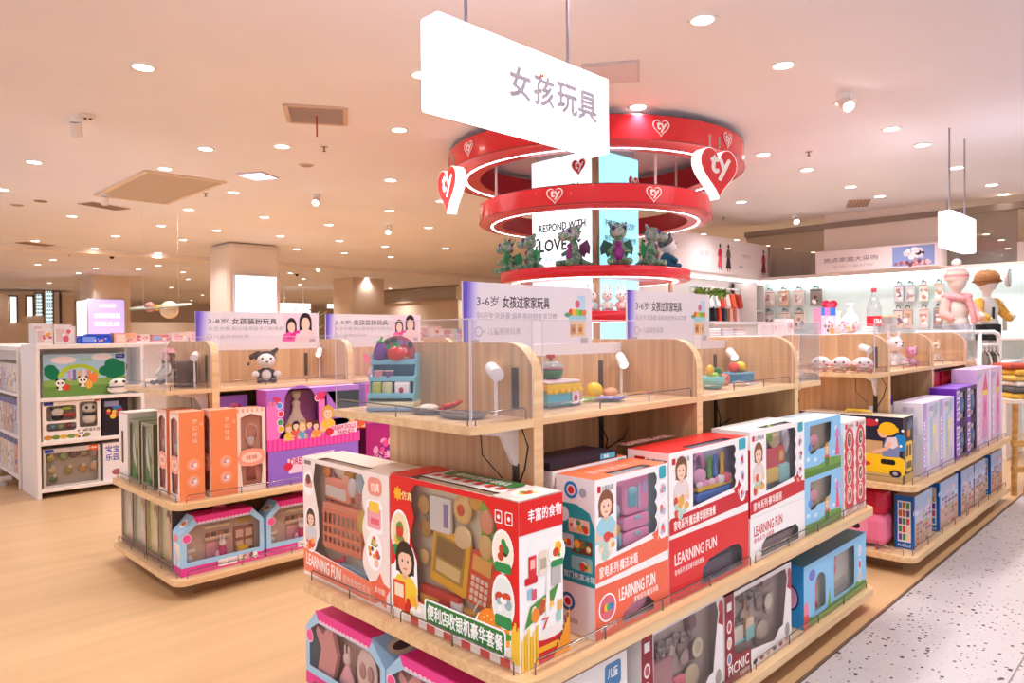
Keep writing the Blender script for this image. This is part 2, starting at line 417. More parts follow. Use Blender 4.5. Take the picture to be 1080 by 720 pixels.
# a few lamps of the same grid behind and beside the camera
for x, y in ((1.7, 3.1), (-.6, 1.2), (.5, -.6), (2.75, 2.2), (2.9, .3), (4.9, .3), (7.2, .3), (1.66, .3), (-.6, 3.2), (-.6, 5.3), (6.1, 2.2), (3.2, 4.1), (3.4, 6.6)):
    c = Vector((x, y, CEIL-.004 if y > 1.93 else CEIL-.029)); 
    o = dup(first, c)
    li = bpy.data.lights.new('downlight_beam', 'SPOT'); li.energy = LAMPW; li.color = (1, .972, .985); li.spot_size = math.radians(125); li.spot_blend = .9; li.shadow_soft_size = .07
    lo = bpy.data.objects.new('downlight_beam', li); COL.objects.link(lo); lo.location = (c.x, c.y, c.z-.03)
for x in range(5, 32, 4):
    for y in (20, 24, 28.5, 33, 38):
        c = Vector((x+.7*(y % 3), y, CEIL-.004))
        if any((c-k).length < 1.2 for k in seen): continue
        dup(first, c)
        li = bpy.data.lights.new('downlight_beam', 'SPOT'); li.energy = 170; li.color = (1, .972, .985); li.spot_size = math.radians(140); li.spot_blend = .9; li.shadow_soft_size = .07
        lo = bpy.data.objects.new('downlight_beam', li); COL.objects.link(lo); lo.location = (c.x, c.y, c.z-.03)
# swivel spots
SPOTS = [((80,136), 'white swivel spotlight at the left near the twin-lens detector'), ((110,211), 'white swivel spotlight hanging by the corner of the tan ceiling hatch'),
         ((334,213), 'white swivel spotlight far along the ceiling behind the square grille'), ((410,244), 'small white swivel spotlight left of the red ring'),
         ((890,112), 'bright white swivel spotlight flaring on the right side ceiling'), ((838,233), 'bright white swivel spotlight above the clothes bay sign'),
         ((336,284), 'farthest small swivel spotlight beyond the ceiling step')]
for (px, py), lb in SPOTS:
    c = at(px, py, Z=CEIL-.1)
    t = thing('ceiling_spotlight', lb, 'spotlight', (c.x, c.y, CEIL))
    b = MB(); b.cyl((0, 0, -.05), (0, 0, 0), .05, WHITE, n=16); b.build('ceiling_mount', t)
    b = MB(); d = Vector((-.5, -.55, -.65)).normalized() if px > 200 else Vector((.2, .5, -.8)).normalized()
    q0 = Vector((0, 0, -.06)); b.cyl(q0-d*.02, q0+d*.1, .048, mat('#e8ddd6', .4), n=16); b.build('lamp_head', t)
    b = MB(); b.cyl(q0+d*.1, q0+d*.102, .04, emit('#fff6ea', 30), n=16); b.build('lens', t)
# grilles, hatch, diffusers
t = thing('ceiling_grille', 'square brown air grille with red ribbon in the ceiling', 'vent', at(334, 121, Z=CEIL), math.radians(-32))
b = MB()
for s in (-1, 1): b.box(-.24, .24, s*.24-.02, s*.24+.02, -.012, 0, mat('#cdb2a2', .6)); b.box(s*.24-.02, s*.24+.02, -.24, .24, -.012, 0, mat('#cdb2a2', .6))
b.box(-.22, .22, -.22, .22, -.003, 0, mat('#5d4b43', .7)); b.build('frame', t)
b = MB(); [b.box(-.22, .22, -.2+.04*i, -.185+.04*i, -.01, -.003, mat('#bfa597', .6)) for i in range(11)]; b.build('louvre', t)
b = MB(); b.box(-.006, .006, -.01, -.008, -.19, -.012, mat('#b3202a', .6)); b.build('ribbon', t)
t = thing('ceiling_hatch', 'large tan rectangular ceiling hatch at the upper left', 'hatch', (3.22, 9.55, CEIL))
b = MB(); b.box(-.42, .42, -.95, .95, -.012, 0, mat('#b9a38c', .7)); b.build('panel', t)
b = MB()
for s in (-1, 1): b.box(s*.44-.025, s*.44+.025, -.98, .98, -.02, 0, mat('#dcc3a9', .6)); b.box(-.42, .42, s*.965-.02, s*.965+.02, -.02, 0, mat('#dcc3a9', .6))
b.build('frame', t)
for (px, py), lb, s, rz in (((272,185), 'bright lavender square light panel right of the tan hatch', .17, .5), ((645,76), 'square pale vent beside the hanging white sign rod', .2, .6)):
    t = thing('ceiling_panel', lb, 'ceiling panel', at(px, py, Z=CEIL), rz)
    b = MB(); b.box(-s, s, -s, s, -.015, 0, mat('#cdbfc4', .5)); b.build('frame', t)
    b = MB(); b.box(-s*.9, s*.9, -s*.9, s*.9, -.018, -.015, emit('#e4dcff', 1.6) if px < 300 else mat('#d9cdd2', .5)); b.build('diffuser', t)
for (px, py), lb in (((110,217), 'brown slotted ceiling vent under the near corner of the tan hatch'), ((37,257), 'dark slotted ceiling vent at the far left'), ((905,214), 'small dark ceiling vent above the white hanging sign at right'), ((372,299), 'thin dark ceiling vent in front of the far column')):
    t = thing('ceiling_vent', lb, 'vent', at(px, py, Z=CEIL), .4)
    b = MB(); b.box(-.3, .3, -.15, .15, -.012, 0, mat('#b79684', .6)); b.build('frame', t)
    b = MB(); [b.box(-.28, .28, -.13+.045*i, -.11+.045*i, -.016, -.012, mat('#8d7365', .6)) for i in range(6)]; b.build('louvre', t)
for (px, py), lb in (((342,158), 'brown sprinkler head below the square grille'), ((400,0), ''), ((853,163), 'small sprinkler head on the right of the ceiling'), ((217,206), 'tiny sprinkler head right of the tan hatch'), ((38,262), 'tiny sprinkler under the left ceiling vent'), ((73,270), 'tiny sprinkler at left past the ceiling step'), ((763,231), 'tiny sprinkler right of the red heart sign')):
    if not lb: continue
    t = thing('ceiling_sprinkler', lb, 'sprinkler', at(px, py, Z=CEIL-.03) + Vector((0, 0, .03)))
    b = MB(); b.lathe([(.0005, -.004), (.035, -.004), (.035, 0)], mat('#a98f80', .4), None, 14); b.cyl((0, 0, -.045), (0, 0, 0), .009, STEEL, n=8); b.build('pipe', t)
    b = MB(); b.lathe([(.0005, -.047), (.02, -.047), (.02, -.043), (.0005, -.043)], STEEL, None, 12); b.build('deflector', t)
t = thing('smoke_detector', 'white twin-lens detector on the ceiling at upper left', 'detector', at(92, 121, Z=CEIL))
b = MB(); b.lathe([(.0005, -.035), (.05, -.035), (.065, -.01), (.065, 0)], mat('#ded0c6', .5)); b.build('housing', t)
b = MB(); b.ball((-.02, -.02, -.036), .013, BLACK, 8); b.ball((.015, -.03, -.036), .013, BLACK, 8); b.build('lens', t)
for (px, py), lb in (((323,174), 'flat round speaker grille behind the square vent'), ((43,212), 'dark round speaker grille at the far left of the ceiling'), ((18,216), 'round pale detector left of the dark speaker'), ((118,270), 'small black dome camera past the ceiling step'), ((313,289), 'small black dome camera between the two columns')):
    k = 'dome' in lb
    t = thing('dome_camera' if k else 'ceiling_speaker', lb, 'camera' if k else 'speaker', at(px, py, Z=CEIL))
    b = MB(); b.lathe([(.0005, -.01), (.07, -.01), (.085, 0)], mat('#c4ac9d' if 'pale' in lb or 'flat' in lb else '#8d7566', .6)); b.build('housing', t)
    b = MB(); b.ball((0, 0, -.02), (.05, .05, .05), BLACK if k else mat('#b59b8a', .7), 12) if k else b.lathe([(.0005, -.012), (.055, -.012)], mat('#a98f7e', .8)); b.build('dome' if k else 'grille', t)

# ------------------------------------------------------------------ hanging light-box signs
def light_sign(name, label, x0, x1, y, th, z0, z1, txt, th_txt, em, rods, cat='hanging sign'):
    t = thing(name, label, cat, ((x0+x1)/2, y+th/2, z0))
    b = MB(); b.box(x0, x1, y, y+th, z0, z1, emit('#f5f1ff', em), .012); b.build('light_box', t, True)
    b = MB()
    F = Fr((x0, y-.001, z0), (1, 0, 0), (0, 0, 1))
    txt(b, F); b.build('lettering', t, True)
    for rx in rods:
        b = MB(); b.cyl((rx, y+th/2, z1), (rx, y+th/2, CEIL), .008, mat('#9b93a0', .3, .6), n=10); b.cyl((rx, y+th/2, CEIL-.02), (rx, y+th/2, CEIL), .03, WHITE, n=14); b.build('hanging_rod', t, True)
    return t
def hs(b, F):
    g = mat('#d2cbd6', .6)
    for i, ch in enumerate('女孩玩具'): b.text(ch, g, F, .40+.155*i, .135, .135, .0015, 'l', .05)
    b.art([(.59, .262), (.612, .255), (.6, .29)], mat('#f08a2c', .5), F, 3); b.art([(.60, .268), (.625, .262), (.618, .28)], mat('#e8452c', .5), F, 4)
light_sign('hanging_sign', 'large glowing white hanging sign lettered in grey above the near shelf', 1.80, 2.915, 2.2, .115, 2.325, 2.705, hs, 0, 3.2, (2.0, 2.66))
s2 = at(990, 226, d=6.4)
def hs2(b, F):
    for i, ch in enumerate('女装饰品'): b.text(ch, mat('#cfd6e4', .6), F, .2+.12*i, .12, .1, .0015, 'l', .02)
light_sign('hanging_sign', 'smaller glowing white hanging sign at right before the product wall', 7.36, 7.36+.85, 1.72, .12, 2.17, 2.5, hs2, 0, 5, (7.5, 8.05))

# ------------------------------------------------------------------ red ring display
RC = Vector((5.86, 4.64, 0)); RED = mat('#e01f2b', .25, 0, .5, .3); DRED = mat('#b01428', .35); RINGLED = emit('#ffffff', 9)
def ty_logo(b, F, x, y, s, lv=2, rim='#ffffff', face='#e01f2b'):
    b.art(heart(x, y, s), mat(rim, .4), F, lv); b.art(heart(x, y, s*.86), mat(face, .4), F, lv+1)
    b.text('ty', mat('#ffffff', .4), F, x, y-s*.02, s*.95, .0007*(lv+2), 'c', .05, s*1.05, .1)
def ring(name, label, R, wdt, z0, z1, logos, seams):
    t = thing(name, label, 'sign ring', (RC.x, RC.y, z0)); M = Matrix.Translation((RC.x, RC.y, 0))
    b = MB(); b.lathe([(R, z0+.03), (R, z1)], RED, M, 96); b.lathe([(R, z1), (R-.02, z1+.012), (R-.05, z1+.012)], mat('#5a0d18', .4), M, 96); b.lathe([(R+.006, z0+.025), (R+.006, z0+.032)], mat('#7a0f1c', .4), M, 96); b.build('outer_band', t, True)
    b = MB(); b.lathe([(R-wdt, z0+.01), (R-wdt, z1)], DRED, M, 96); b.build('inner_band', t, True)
    b = MB(); b.lathe([(R-wdt, z0+.01), (R-wdt*.58, z0)], mat('#d8323f', .3), M, 96); b.lathe([(R-wdt*.5, z0), (R-.01, z0+.012), (R+.006, z0+.03)], mat('#d04a55', .25), M, 96)
    b.lathe([(R-wdt, z1), (R-.05, z1+.012)], mat('#c9aeb0', .5), M, 96); b.build('soffit', t, True)
    b = MB(); b.lathe([(R-wdt*.58, z0-.002), (R-wdt*.5, z0-.002)], RINGLED, M, 96); b.build('light_strip', t, True)
    for a in logos:
        th = math.radians(a); c = Vector((RC.x+math.cos(th)*(R+.006), RC.y+math.sin(th)*(R+.006), (z0+z1)/2+.02))
        F = Fr(c, (-math.sin(th), math.cos(th), 0), (0, 0, 1)); b = MB(); ty_logo(b, F, 0, 0, .085); b.build('heart_logo', t, True)
    return t
def ang(px, R):   # direction on the ring of what is seen at this column of the photo, front side
    d = at(px, 300, d=5); o = Vector((0, 0)); dv = Vector((d.x, d.y)).normalized(); c = Vector((RC.x, RC.y))
    bq = dv.dot(c); disc = bq*bq-(c.dot(c)-R*R); tt = bq-math.sqrt(max(0, disc)); q = dv*tt-c
    return math.degrees(math.atan2(q.y, q.x))
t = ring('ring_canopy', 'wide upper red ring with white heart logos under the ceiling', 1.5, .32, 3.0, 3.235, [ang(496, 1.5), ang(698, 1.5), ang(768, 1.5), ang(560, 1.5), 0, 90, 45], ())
for px, face in ((483, 0), (749, 0)):
    a = math.radians(ang(px, 1.53)+(0 if px < 600 else 0)); c = Vector((RC.x+math.cos(a)*1.535, RC.y+math.sin(a)*1.535, 2.80))
    F = Fr(c, (-math.sin(a), math.cos(a), 0), (0, 0, 1))
    b = MB(); b.prism(heart(0, 0, .25, 40), .1, emit('#ffffff', 1.0), F); b.prism(heart(0, 0, .245, 40), 0, RED, F, .1012); b.text('ty', mat('#ffffff', .4), F, 0, .015, .2, .1025, 'c', .06, .25, .1)
    b.cyl(F @ Vector((-.06, .2, .05)), F @ Vector((-.06, .3, .05)), .01, CHROME); b.cyl(F @ Vector((.06, .2, .05)), F @ Vector((.06, .3, .05)), .01, CHROME)
    b.build('heart_sign', t, True)
for a in (20, 110, 200, 290):
    b = MB(); a = math.radians(a); b.cyl((RC.x+1.34*math.cos(a), RC.y+1.34*math.sin(a), 3.24), (RC.x+1.34*math.cos(a), RC.y+1.34*math.sin(a), CEIL), .02, WHITE); b.build('hanging_rod', t, True)
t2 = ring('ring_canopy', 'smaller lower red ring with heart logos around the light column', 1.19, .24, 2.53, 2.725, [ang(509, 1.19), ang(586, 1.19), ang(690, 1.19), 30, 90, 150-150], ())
for a in (155, 250, 340, 60):
    b = MB(); a = math.radians(a); b.cyl((RC.x+1.07*math.cos(a), RC.y+1.07*math.sin(a), 2.735), (RC.x+1.07*math.cos(a), RC.y+1.07*math.sin(a), CEIL), .012, mat('#e8c9c4', .4)); b.build('hanging_rod', t2, True)
# light column and its round shelves
t = thing('lightbox_column', 'glowing white and cyan poster column inside the red rings', 'display column', (5.7, 4.6, 0))
cx0, cx1, cy0, cy1 = 5.33, 6.02, 4.19, 5.02
b = MB(); b.box(cx0+.02, cx1, cy0+.02, cy1, .1, 3.16, mat('#dfe9ec', .5)); b.box(cx0+.05, cx1, cy0+.05, cy1, 3.16, CEIL, mat('#c7b8b8', .5)); b.box(cx0-.02, cx1+.02, cy0-.02, cy1+.02, 0, .1, DARK); b.build('core', t, True)
FL = Fr((cx0, cy1, 1.3), (0, -1, 0), (0, 0, 1)); FRR = Fr((cx0, cy0, 1.3), (1, 0, 0), (0, 0, 1))
b = MB(); b.prism(rect(0, .0, .76, 1.86), .02, emit('#eefbff', .95), FL, -.02)
ink = mat('#4c4a50', .6)
b.text('RESPOND WITH', ink, FL, .10, 1.14, .075, .002, 'l', .05, .6); b.text('LOVE', ink, FL, .10, .94, .12, .002, 'l', .05, .36); b.text('SPEAK WELL', ink, FL, .10, 1.5, .075, .002, 'l', .05, .55)
b.text('不想用言语表达时', mat('#b9c7cc', .6), FL, .12, .83, .05, .002, 'l', .0, .4); ty_logo(b, FL, .62, 1.73, .1, 2)
b.build('light_poster', t, True)
b = MB(); b.prism(rect(.06, .0, .69, 1.86), .02, emit('#9fe9f7', .9), FRR, -.02)
b.text('不想用言语表达时', mat('#45808f', .6), FRR, .13, 1.14, .07, .002, 'l', .03, .5); b.text('你可以用玩偶回应世界', mat('#45808f', .6), FRR, .13, 1.0, .06, .002, 'l', .03, .52); ty_logo(b, FRR, .61, 1.62, .1, 2)
b.build('light_poster', t, True)
b = MB(); b.box(cx0-.012, cx0+.035, cy0-.012, cy0+.035, .1, 3.17, mat('#c09a78', .35, .4)); b.build('corner_post', t, True)
def round_shelf(z, R, name):
    b = MB(); M = Matrix.Translation((RC.x, RC.y, 0)); b.lathe([(R-.02, z-.1), (R, z-.09), (R, z), (.0005, z)], mat('#d3122c', .3), M, 80); b.lathe([(.0005, z-.1), (R-.02, z-.1)], mat('#f1e6e4', .4), M, 80); b.build(name, t, True)
    b = MB(); b.lathe([(R-.16, z-.102), (R-.12, z-.102)], emit('#ffffff', 6), M, 80); b.build('shelf_light', t, True)
round_shelf(2.035, .98, 'round_shelf'); round_shelf(1.62, .98, 'round_shelf'); round_shelf(1.15, .98, 'round_shelf')
for a in (-45, 150, 60):
    b = MB(); a = math.radians(a+0); b.cyl((RC.x+.8*math.cos(a), RC.y+.8*math.sin(a), 0), (RC.x+.8*math.cos(a), RC.y+.8*math.sin(a), 1.94), .022, mat('#c09a78', .35, .4)); b.build('shelf_post', t, True)
# ------------------------------------------------------------------ oak display shelving
WIRE = mat('#8a827c', .25, 1)
def rail(b, p, q, h=.038, feet=4):
    """low wire guard with feet, from p to q"""
    p = Vector(p); q = Vector(q); up = Vector((0, 0, h))
    b.tube([p, p+up*.75, p+up+(q-p).normalized()*.008, q+up-(q-p).normalized()*.008, q+up*.75, q], .0024, WIRE, 6)
    for i in range(1, feet-1):
        c = p+(q-p)*i/(feet-1); b.tube([c, c+up], .0026, WIRE, 6)
    n = (q-p).normalized()
    b.add([p+n*.01+up*.1, q-n*.01+up*.1, q-n*.01+up*.8, p+n*.01+up*.8], [(0, 1, 2, 3)], ACRYL)
def acryl(name, par, p, q, z0, z1, th=.004):
    b = MB(); p = Vector((p[0], p[1], 0)); q = Vector((q[0], q[1], 0)); n = (q-p).normalized(); o = Vector((-n.y, n.x, 0))*th
    b.add([(p.x, p.y, z0), (q.x, q.y, z0), (q.x, q.y, z1), (p.x, p.y, z1)], [(0, 1, 2, 3)], ACRYL)
    edge = mat('#d8c9cf', .25)
    for c in (p, q): b.cyl((c.x, c.y, z0), (c.x, c.y, z1), .0016, edge, n=6)
    b.cyl((p.x, p.y, z1), (q.x, q.y, z1), .0014, edge, n=6)
    return b.build(name, par, True)
def slot_strip(par, x, y, z0, z1, face):
    b = MB(); F = Fr((x, y, z0), face, (0, 0, 1)); b.prism(rect(-.012, 0, .012, z1-z0), .006, mat('#4a3f3a', .4, .3), F)
    k = int((z1-z0)/.05)
    for i in range(k): b.prism(rect(-.004, .012+.05*i, .004, .04+.05*i), 0, BLACK, F, .0065)
    return b.build('slotted_upright', par, True)
def spot(par, x, y, z0, z1, d):
    b = MB(); b.cyl((x, y, z0), (x, y, z1), .006, mat('#e9e2de', .3), n=8); b.build('spot_stem', par, True)
    b = MB(); d = Vector(d).normalized(); c = Vector((x, y, z1)); b.cyl(c-d*.02, c+d*.055, .021, WHITE, n=14); b.cyl(c+d*.055, c+d*.0555, .016, emit('#fff3e4', 4), n=12); b.build('spot_lamp', par, True)
def gondola(label, x0, x1, yf, yb, div, y0, y1, zu, zm=(.488, .522), zl=(.08, .112), top=1.392, ztop=1.335, ends=(1, 1), strips=True):
    yc = (yf+yb)/2
    g = thing('display_shelf', label, 'shelf unit', ((x0+x1)/2, yc, 0))
    b = MB(); b.box(x0+.13, x1-.13, yf+.1, yb-.1, 0, zl[0], mat('#8f6b49', .5)); b.build('plinth', g, True)
    FXY = Fr((0, 0, 0), (1, 0, 0), (0, 1, 0))
    for nm, z in (('lower_shelf', zl), ('middle_shelf', zm)):
        b = MB(); b.prism(rrect(x0, yf, x1, yb, .07, 6), z[1]-z[0], WOODX, FXY, z[0]); b.build(nm, g, True)
        b = MB(); e = .03; n = 5
        rail(b, (x0+.07, yf+e, z[1]), ((x0+x1)/2-.02, yf+e, z[1]), feet=n); rail(b, ((x0+x1)/2+.02, yf+e, z[1]), (x1-.07, yf+e, z[1]), feet=n)
        rail(b, (x0+e, yb-.06, z[1]), (x0+e, yc+.02, z[1]), feet=3); rail(b, (x0+e, yc-.02, z[1]), (x0+e, yf+.07, z[1]), feet=3)
        rail(b, (x1-.016, yf+.07, z[1]), (x1-.016, yb-.06, z[1]), feet=4)
        b.build('wire_guard', g, True)
    b = MB(); b.box(div[0], div[-1], yc-.014, yc+.014, zl[1], ztop, WOODV); b.build('back_panel', g, True)
    b = MB(); b.box(div[0], div[-1]+.02, yc-.012, yc+.012, ztop, ztop+.042, mat('#efe3e2', .35)); b.build('header_strip', g, True)
    hu = (y1-y0)/2; r = .11
    for x in div:
        lp = [(-hu, zl[1]), (hu, zl[1])]+[(hu-r+r*math.cos(t), top-r*1.0+r*math.sin(t)) for t in [PI/2*i/6 for i in range(7)]]+[(-hu+r-r*math.cos(t), top-r+r*math.sin(t)) for t in [PI/2*(6-i)/6 for i in range(7)]]
        b = MB(); b.prism(lp, .042, WOODV, Fr((x-.021, (y0+y1)/2, 0), (0, 1, 0), (0, 0, 1)), side=WOODX); b.build('divider_panel', g, True)
    for a, c in zip(div, div[1:]):
        for s, (ya, yb2) in enumerate(((y0, yc-.014), (yc+.014, y1))):
            b = MB(); b.box(a+.021, c-.021, ya, yb2, zu, zu+.024, WOODX, .002); b.build('upper_shelf', g, True)
        b = MB(); rail(b, (a+.035, y0+.018, zu+.024), (c-.035, y0+.018, zu+.024), .034, 4); b.build('wire_guard', g, True)
        acryl('acrylic_guard', g, (a+.03, y0+.008), (c-.03, y0+.008), zu+.024, zu+.32)
        if strips:
            slot_strip(g, a+.765, yc-.014, zu+.05, ztop-.03, (1, 0, 0)); slot_strip(g, a+.765, yc-.014, .56, zu-.02, (1, 0, 0))
            spot(g, a+.845, yc-.06, zu+.024, 1.31, (-.5, -.6, -.35))
            b = MB(); b.tube([(a+0.725, yc-.02, zu-.005), (a+0.715, yc-.05, zu-.09), (a+0.775, yc-.04, zu-.16), (a+0.755, yc-.03, zu-.3)], .003, BLACK, 6); b.tube([(a+0.905, yc-.05, zu), (a+0.945, yc-.05, zu-.08), (a+0.885, yc-.04, zu-.17), (a+0.785, yc-.03, zu-.2)], .003, BLACK, 6); b.build('cable', g, True)
    for k, on in enumerate(ends):
        if not on: continue
        s = -1 if k == 0 else 1; xd = (div[0]-.021) if k == 0 else (div[-1]+.021); xo = xd+s*.262
        ya, yb2 = y0-.012, y1-.03
        a, c = sorted((xd, xo))
        b = MB(); b.prism(rrect(a, ya, c, yb2, .02, 3), .024, WOODX, FXY, zu); b.build('upper_shelf', g, True)
        b = MB()
        b.M = None; rail(b, (xo-s*.015, yb2-.02, zu+.024), (xo-s*.015, ya+.03, zu+.024), .034, 3); rail(b, (xo-s*.03, ya+.015, zu+.024), (xd+s*.03, ya+.015, zu+.024), .034, 2); b.build('wire_guard', g, True)
        acryl('acrylic_guard', g, (xo-s*.008, yb2-.02), (xo-s*.008, ya+.012), zu+.024, zu+.32); acryl('acrylic_guard', g, (xo-s*.012, ya+.01), (xd+s*.006, ya+.01), zu+.024, zu+.32)
        if strips:
            yq = y0+.075
            slot_strip(g, xd, yq, zu+.05, ztop-.02, (0, -s*-1 if False else -1 if s < 0 else 1, 0)); slot_strip(g, xd, yq, .56, zu-.12, (0, -1 if s < 0 else 1, 0))
            spot(g, xd+s*.06, yq+.025, zu+.024, 1.3, (s*-.3, .55, .15))
            b = MB(); Fb = Fr((xd if s < 0 else xd, yq-.01, zu), (s, 0, 0), (0, 0, 1)); b.prism([(0, 0), (.16, 0), (.16, -.015), (.07, -.03), (.02, -.12), (0, -.13)], .014, mat('#eadfd9', .4), Fb); b.build('shelf_bracket', g, True)
            b = MB(); b.tube([(xd+s*.01, yq-.03, zu), (xd+s*.02, yq-.07, zu-.06), (xd+s*.015, yq-.05, zu-.13), (xd+s*.01, yq-.01, zu-.2)], .003, BLACK, 6); b.tube([(xd+s*.06, yq+.1, zu), (xd+s*.05, yq+.1, zu-.1), (xd+s*.02, yq+.04, zu-.17)], .002, BLACK, 6); b.cyl((xd+s*.025, yq+.02, zu-.34), (xd+s*.025, yq+.02, zu-.19), .012, mat('#d7cbd2', .4)); b.build('cable', g, True)
    return g
G1 = gondola('near oak display shelf in the middle with kitchen toys on top', 1.28, 3.87, 1.245, 2.42, (1.569, 2.505, 3.407), 1.459, 2.2, 1.141)
G3 = gondola('far oak display shelf at right carrying puzzle boxes along the aisle', 4.46, 7.1, 1.235, 2.42, (4.77, 5.705, 6.64), 1.459, 2.2, 1.135)
G2 = gondola('left oak display shelf across the aisle full of doll boxes', 1.385, 4.0, 3.92, 5.05, (1.692, 2.592, 3.5), 4.12, 4.86, 1.096, ztop=1.33)

# ------------------------------------------------------------------ category signs
def girl_photo(b, F, x, y, s, shirt, lv=3, hair='#2a1c22'):
    b.art(ell(x, y+.66*s, .24*s, .34*s), card(hair), F, lv); b.art(rect(x-.24*s, y+.3*s, x+.24*s, y+.62*s), card(hair), F, lv)
    b.art([(x-.42*s, y), (x+.42*s, y), (x+.36*s, y+.3*s), (x+.1*s, y+.42*s), (x-.1*s, y+.42*s), (x-.36*s, y+.3*s)], card(shirt), F, lv+1)
    b.art(ell(x, y+.6*s, .17*s, .23*s), card('#f3cdb8'), F, lv+2); b.art(ell(x, y+.82*s, .2*s, .11*s, 14, 0, 180), card(hair), F, lv+3)
def kitchen_photo(b, F, x, y, s, lv=3):
    b.art(rect(x-.28*s, y, x+.28*s, y+.36*s), card('#e9c9a6'), F, lv)
    for i, (c, u) in enumerate((('#c98f5a', -.16), ('#e0a94f', .1))): b.art(rect(x+(u-.1)*s, y+.05*s, x+(u+.1)*s, y+.28*s), card(c), F, lv+1); b.art(ell(x+u*s, y+.16*s, .06*s), card('#a95b33'), F, lv+2)
    b.art(rect(x-.32*s, y+.36*s, x+.32*s, y+.5*s), card('#9fd0da'), F, lv)
    for i, c in enumerate(('#e0503a', '#f0b93a', '#9bc53d', '#6aa84f', '#e8892f')): b.art(ell(x+(-.24+.12*i)*s, y+.56*s, .08*s), card(c), F, lv+1)
    b.art(rect(x+.02*s, y+.62*s, x+.28*s, y+.95*s), card('#bcd9ea'), F, lv); b.art(ell(x+.0*s, y+.75*s, .09*s), card('#d56a86'), F, lv+1); b.art(ell(x-.36*s, y+.5*s, .1*s, .05*s), card('#57a06a'), F, lv+1)
def cat_sign(label, x0, x1, y, z0, z1, age, name_, sub, third, pic, group=None):
    t = thing('category_sign', label, 'sign', ((x0+x1)/2, y, z0))
    W, H = x1-x0, z1-z0
    b = MB(); b.box(x0, x1, y-.004, y+.004, z0, z1, mat('#eadfe4', .3)); F = Fr((x0, y-.004, z0), (1, 0, 0), (0, 0, 1))
    cols = ['#6a55c0', '#8a76d0', '#a897de', '#c3b6e6', '#d6cbe9', '#e3d9e9']
    for i, c in enumerate(cols): b.art([(W*.016*i, 0), (W*.016*(i+1), 0), (W*.016*(i+1)+.012, H), (W*.016*i+(.012 if i else 0), H)], card(c), F, 1)
    dk = card('#3d2f33'); gr = card('#a39aa3')
    b.text(age, dk, F, W*.09, H*.62, H*.17, .002, 'l', .008, W*.15); b.text(name_, dk, F, W*.27, H*.60, H*.2, .002, 'l', .02, W*.36)
    b.text(sub, gr, F, W*.09, H*.40, H*.13, .002, 'l', .0, W*.6); b.text(third, gr, F, W*.13, H*.17, H*.11, .002, 'l', .0, W*.27); b.art(ell(W*.1, H*.22, H*.08), gr, F, 2, [ell(W*.1, H*.22, H*.065)])
    if pic == 'k': kitchen_photo(b, F, W*.87, H*.12, H*.78)
    else:
        b.art(rect(W*.68, H*.02, W*.985, H*.98), card('#f2d4df'), F, 1)
        girl_photo(b, F, W*.755, H*.03, H*.8, '#ef4fa8', 2); girl_photo(b, F, W*.88, H*.03, H*.98, '#f0cfd0', 8)
        for i in range(3): b.art(rect(W*(.72+.03*i), H*(.1+.1*i), W*(.765+.03*i), H*(.2+.1*i)), card('#e0218a'), F, 14)
    b.build('printed_panel', t, True)
    b = MB()
    for x in (x0+.05, x1-.05): b.box(x-.02, x+.02, y-.007, y+.009, z0, z0+.022, mat('#b7a9a9', .2), .002)
    b.build('sign_clip', t, True)
    return t
cat_sign('pale category sign reading 3-6 directly under the light column poster', 1.592, 2.289, 1.83, 1.378, 1.6, '3-6岁', '女孩过家家玩具', '贴近生活场景,培养良好的生活习惯', '+ 儿童厨房玩具', 'k')
cat_sign('second 3-6 category sign on the near shelf, right of the red ring display post', 2.535, 3.231, 1.83, 1.378, 1.605, '3-6岁', '女孩过家家玩具', '贴近生活场景,培养良好的生活习惯', '+ 儿童厨房玩具', 'k')
cat_sign('left 3-8 category sign with two girls, above the black and white plush toy', 1.72, 2.565, 4.485, 1.3735, 1.575, '3-8岁', '女孩装扮玩具', '女生衣橱,助以增添孩子们的色彩', '儿童装扮玩具', 'g')
cat_sign('3-8 category sign with girls behind the toy vegetable stand', 2.62, 3.46, 4.485, 1.3735, 1.57, '3-8岁', '女孩装扮玩具', '女生衣橱,助以增添孩子们的色彩', '儿童装扮玩具', 'g')
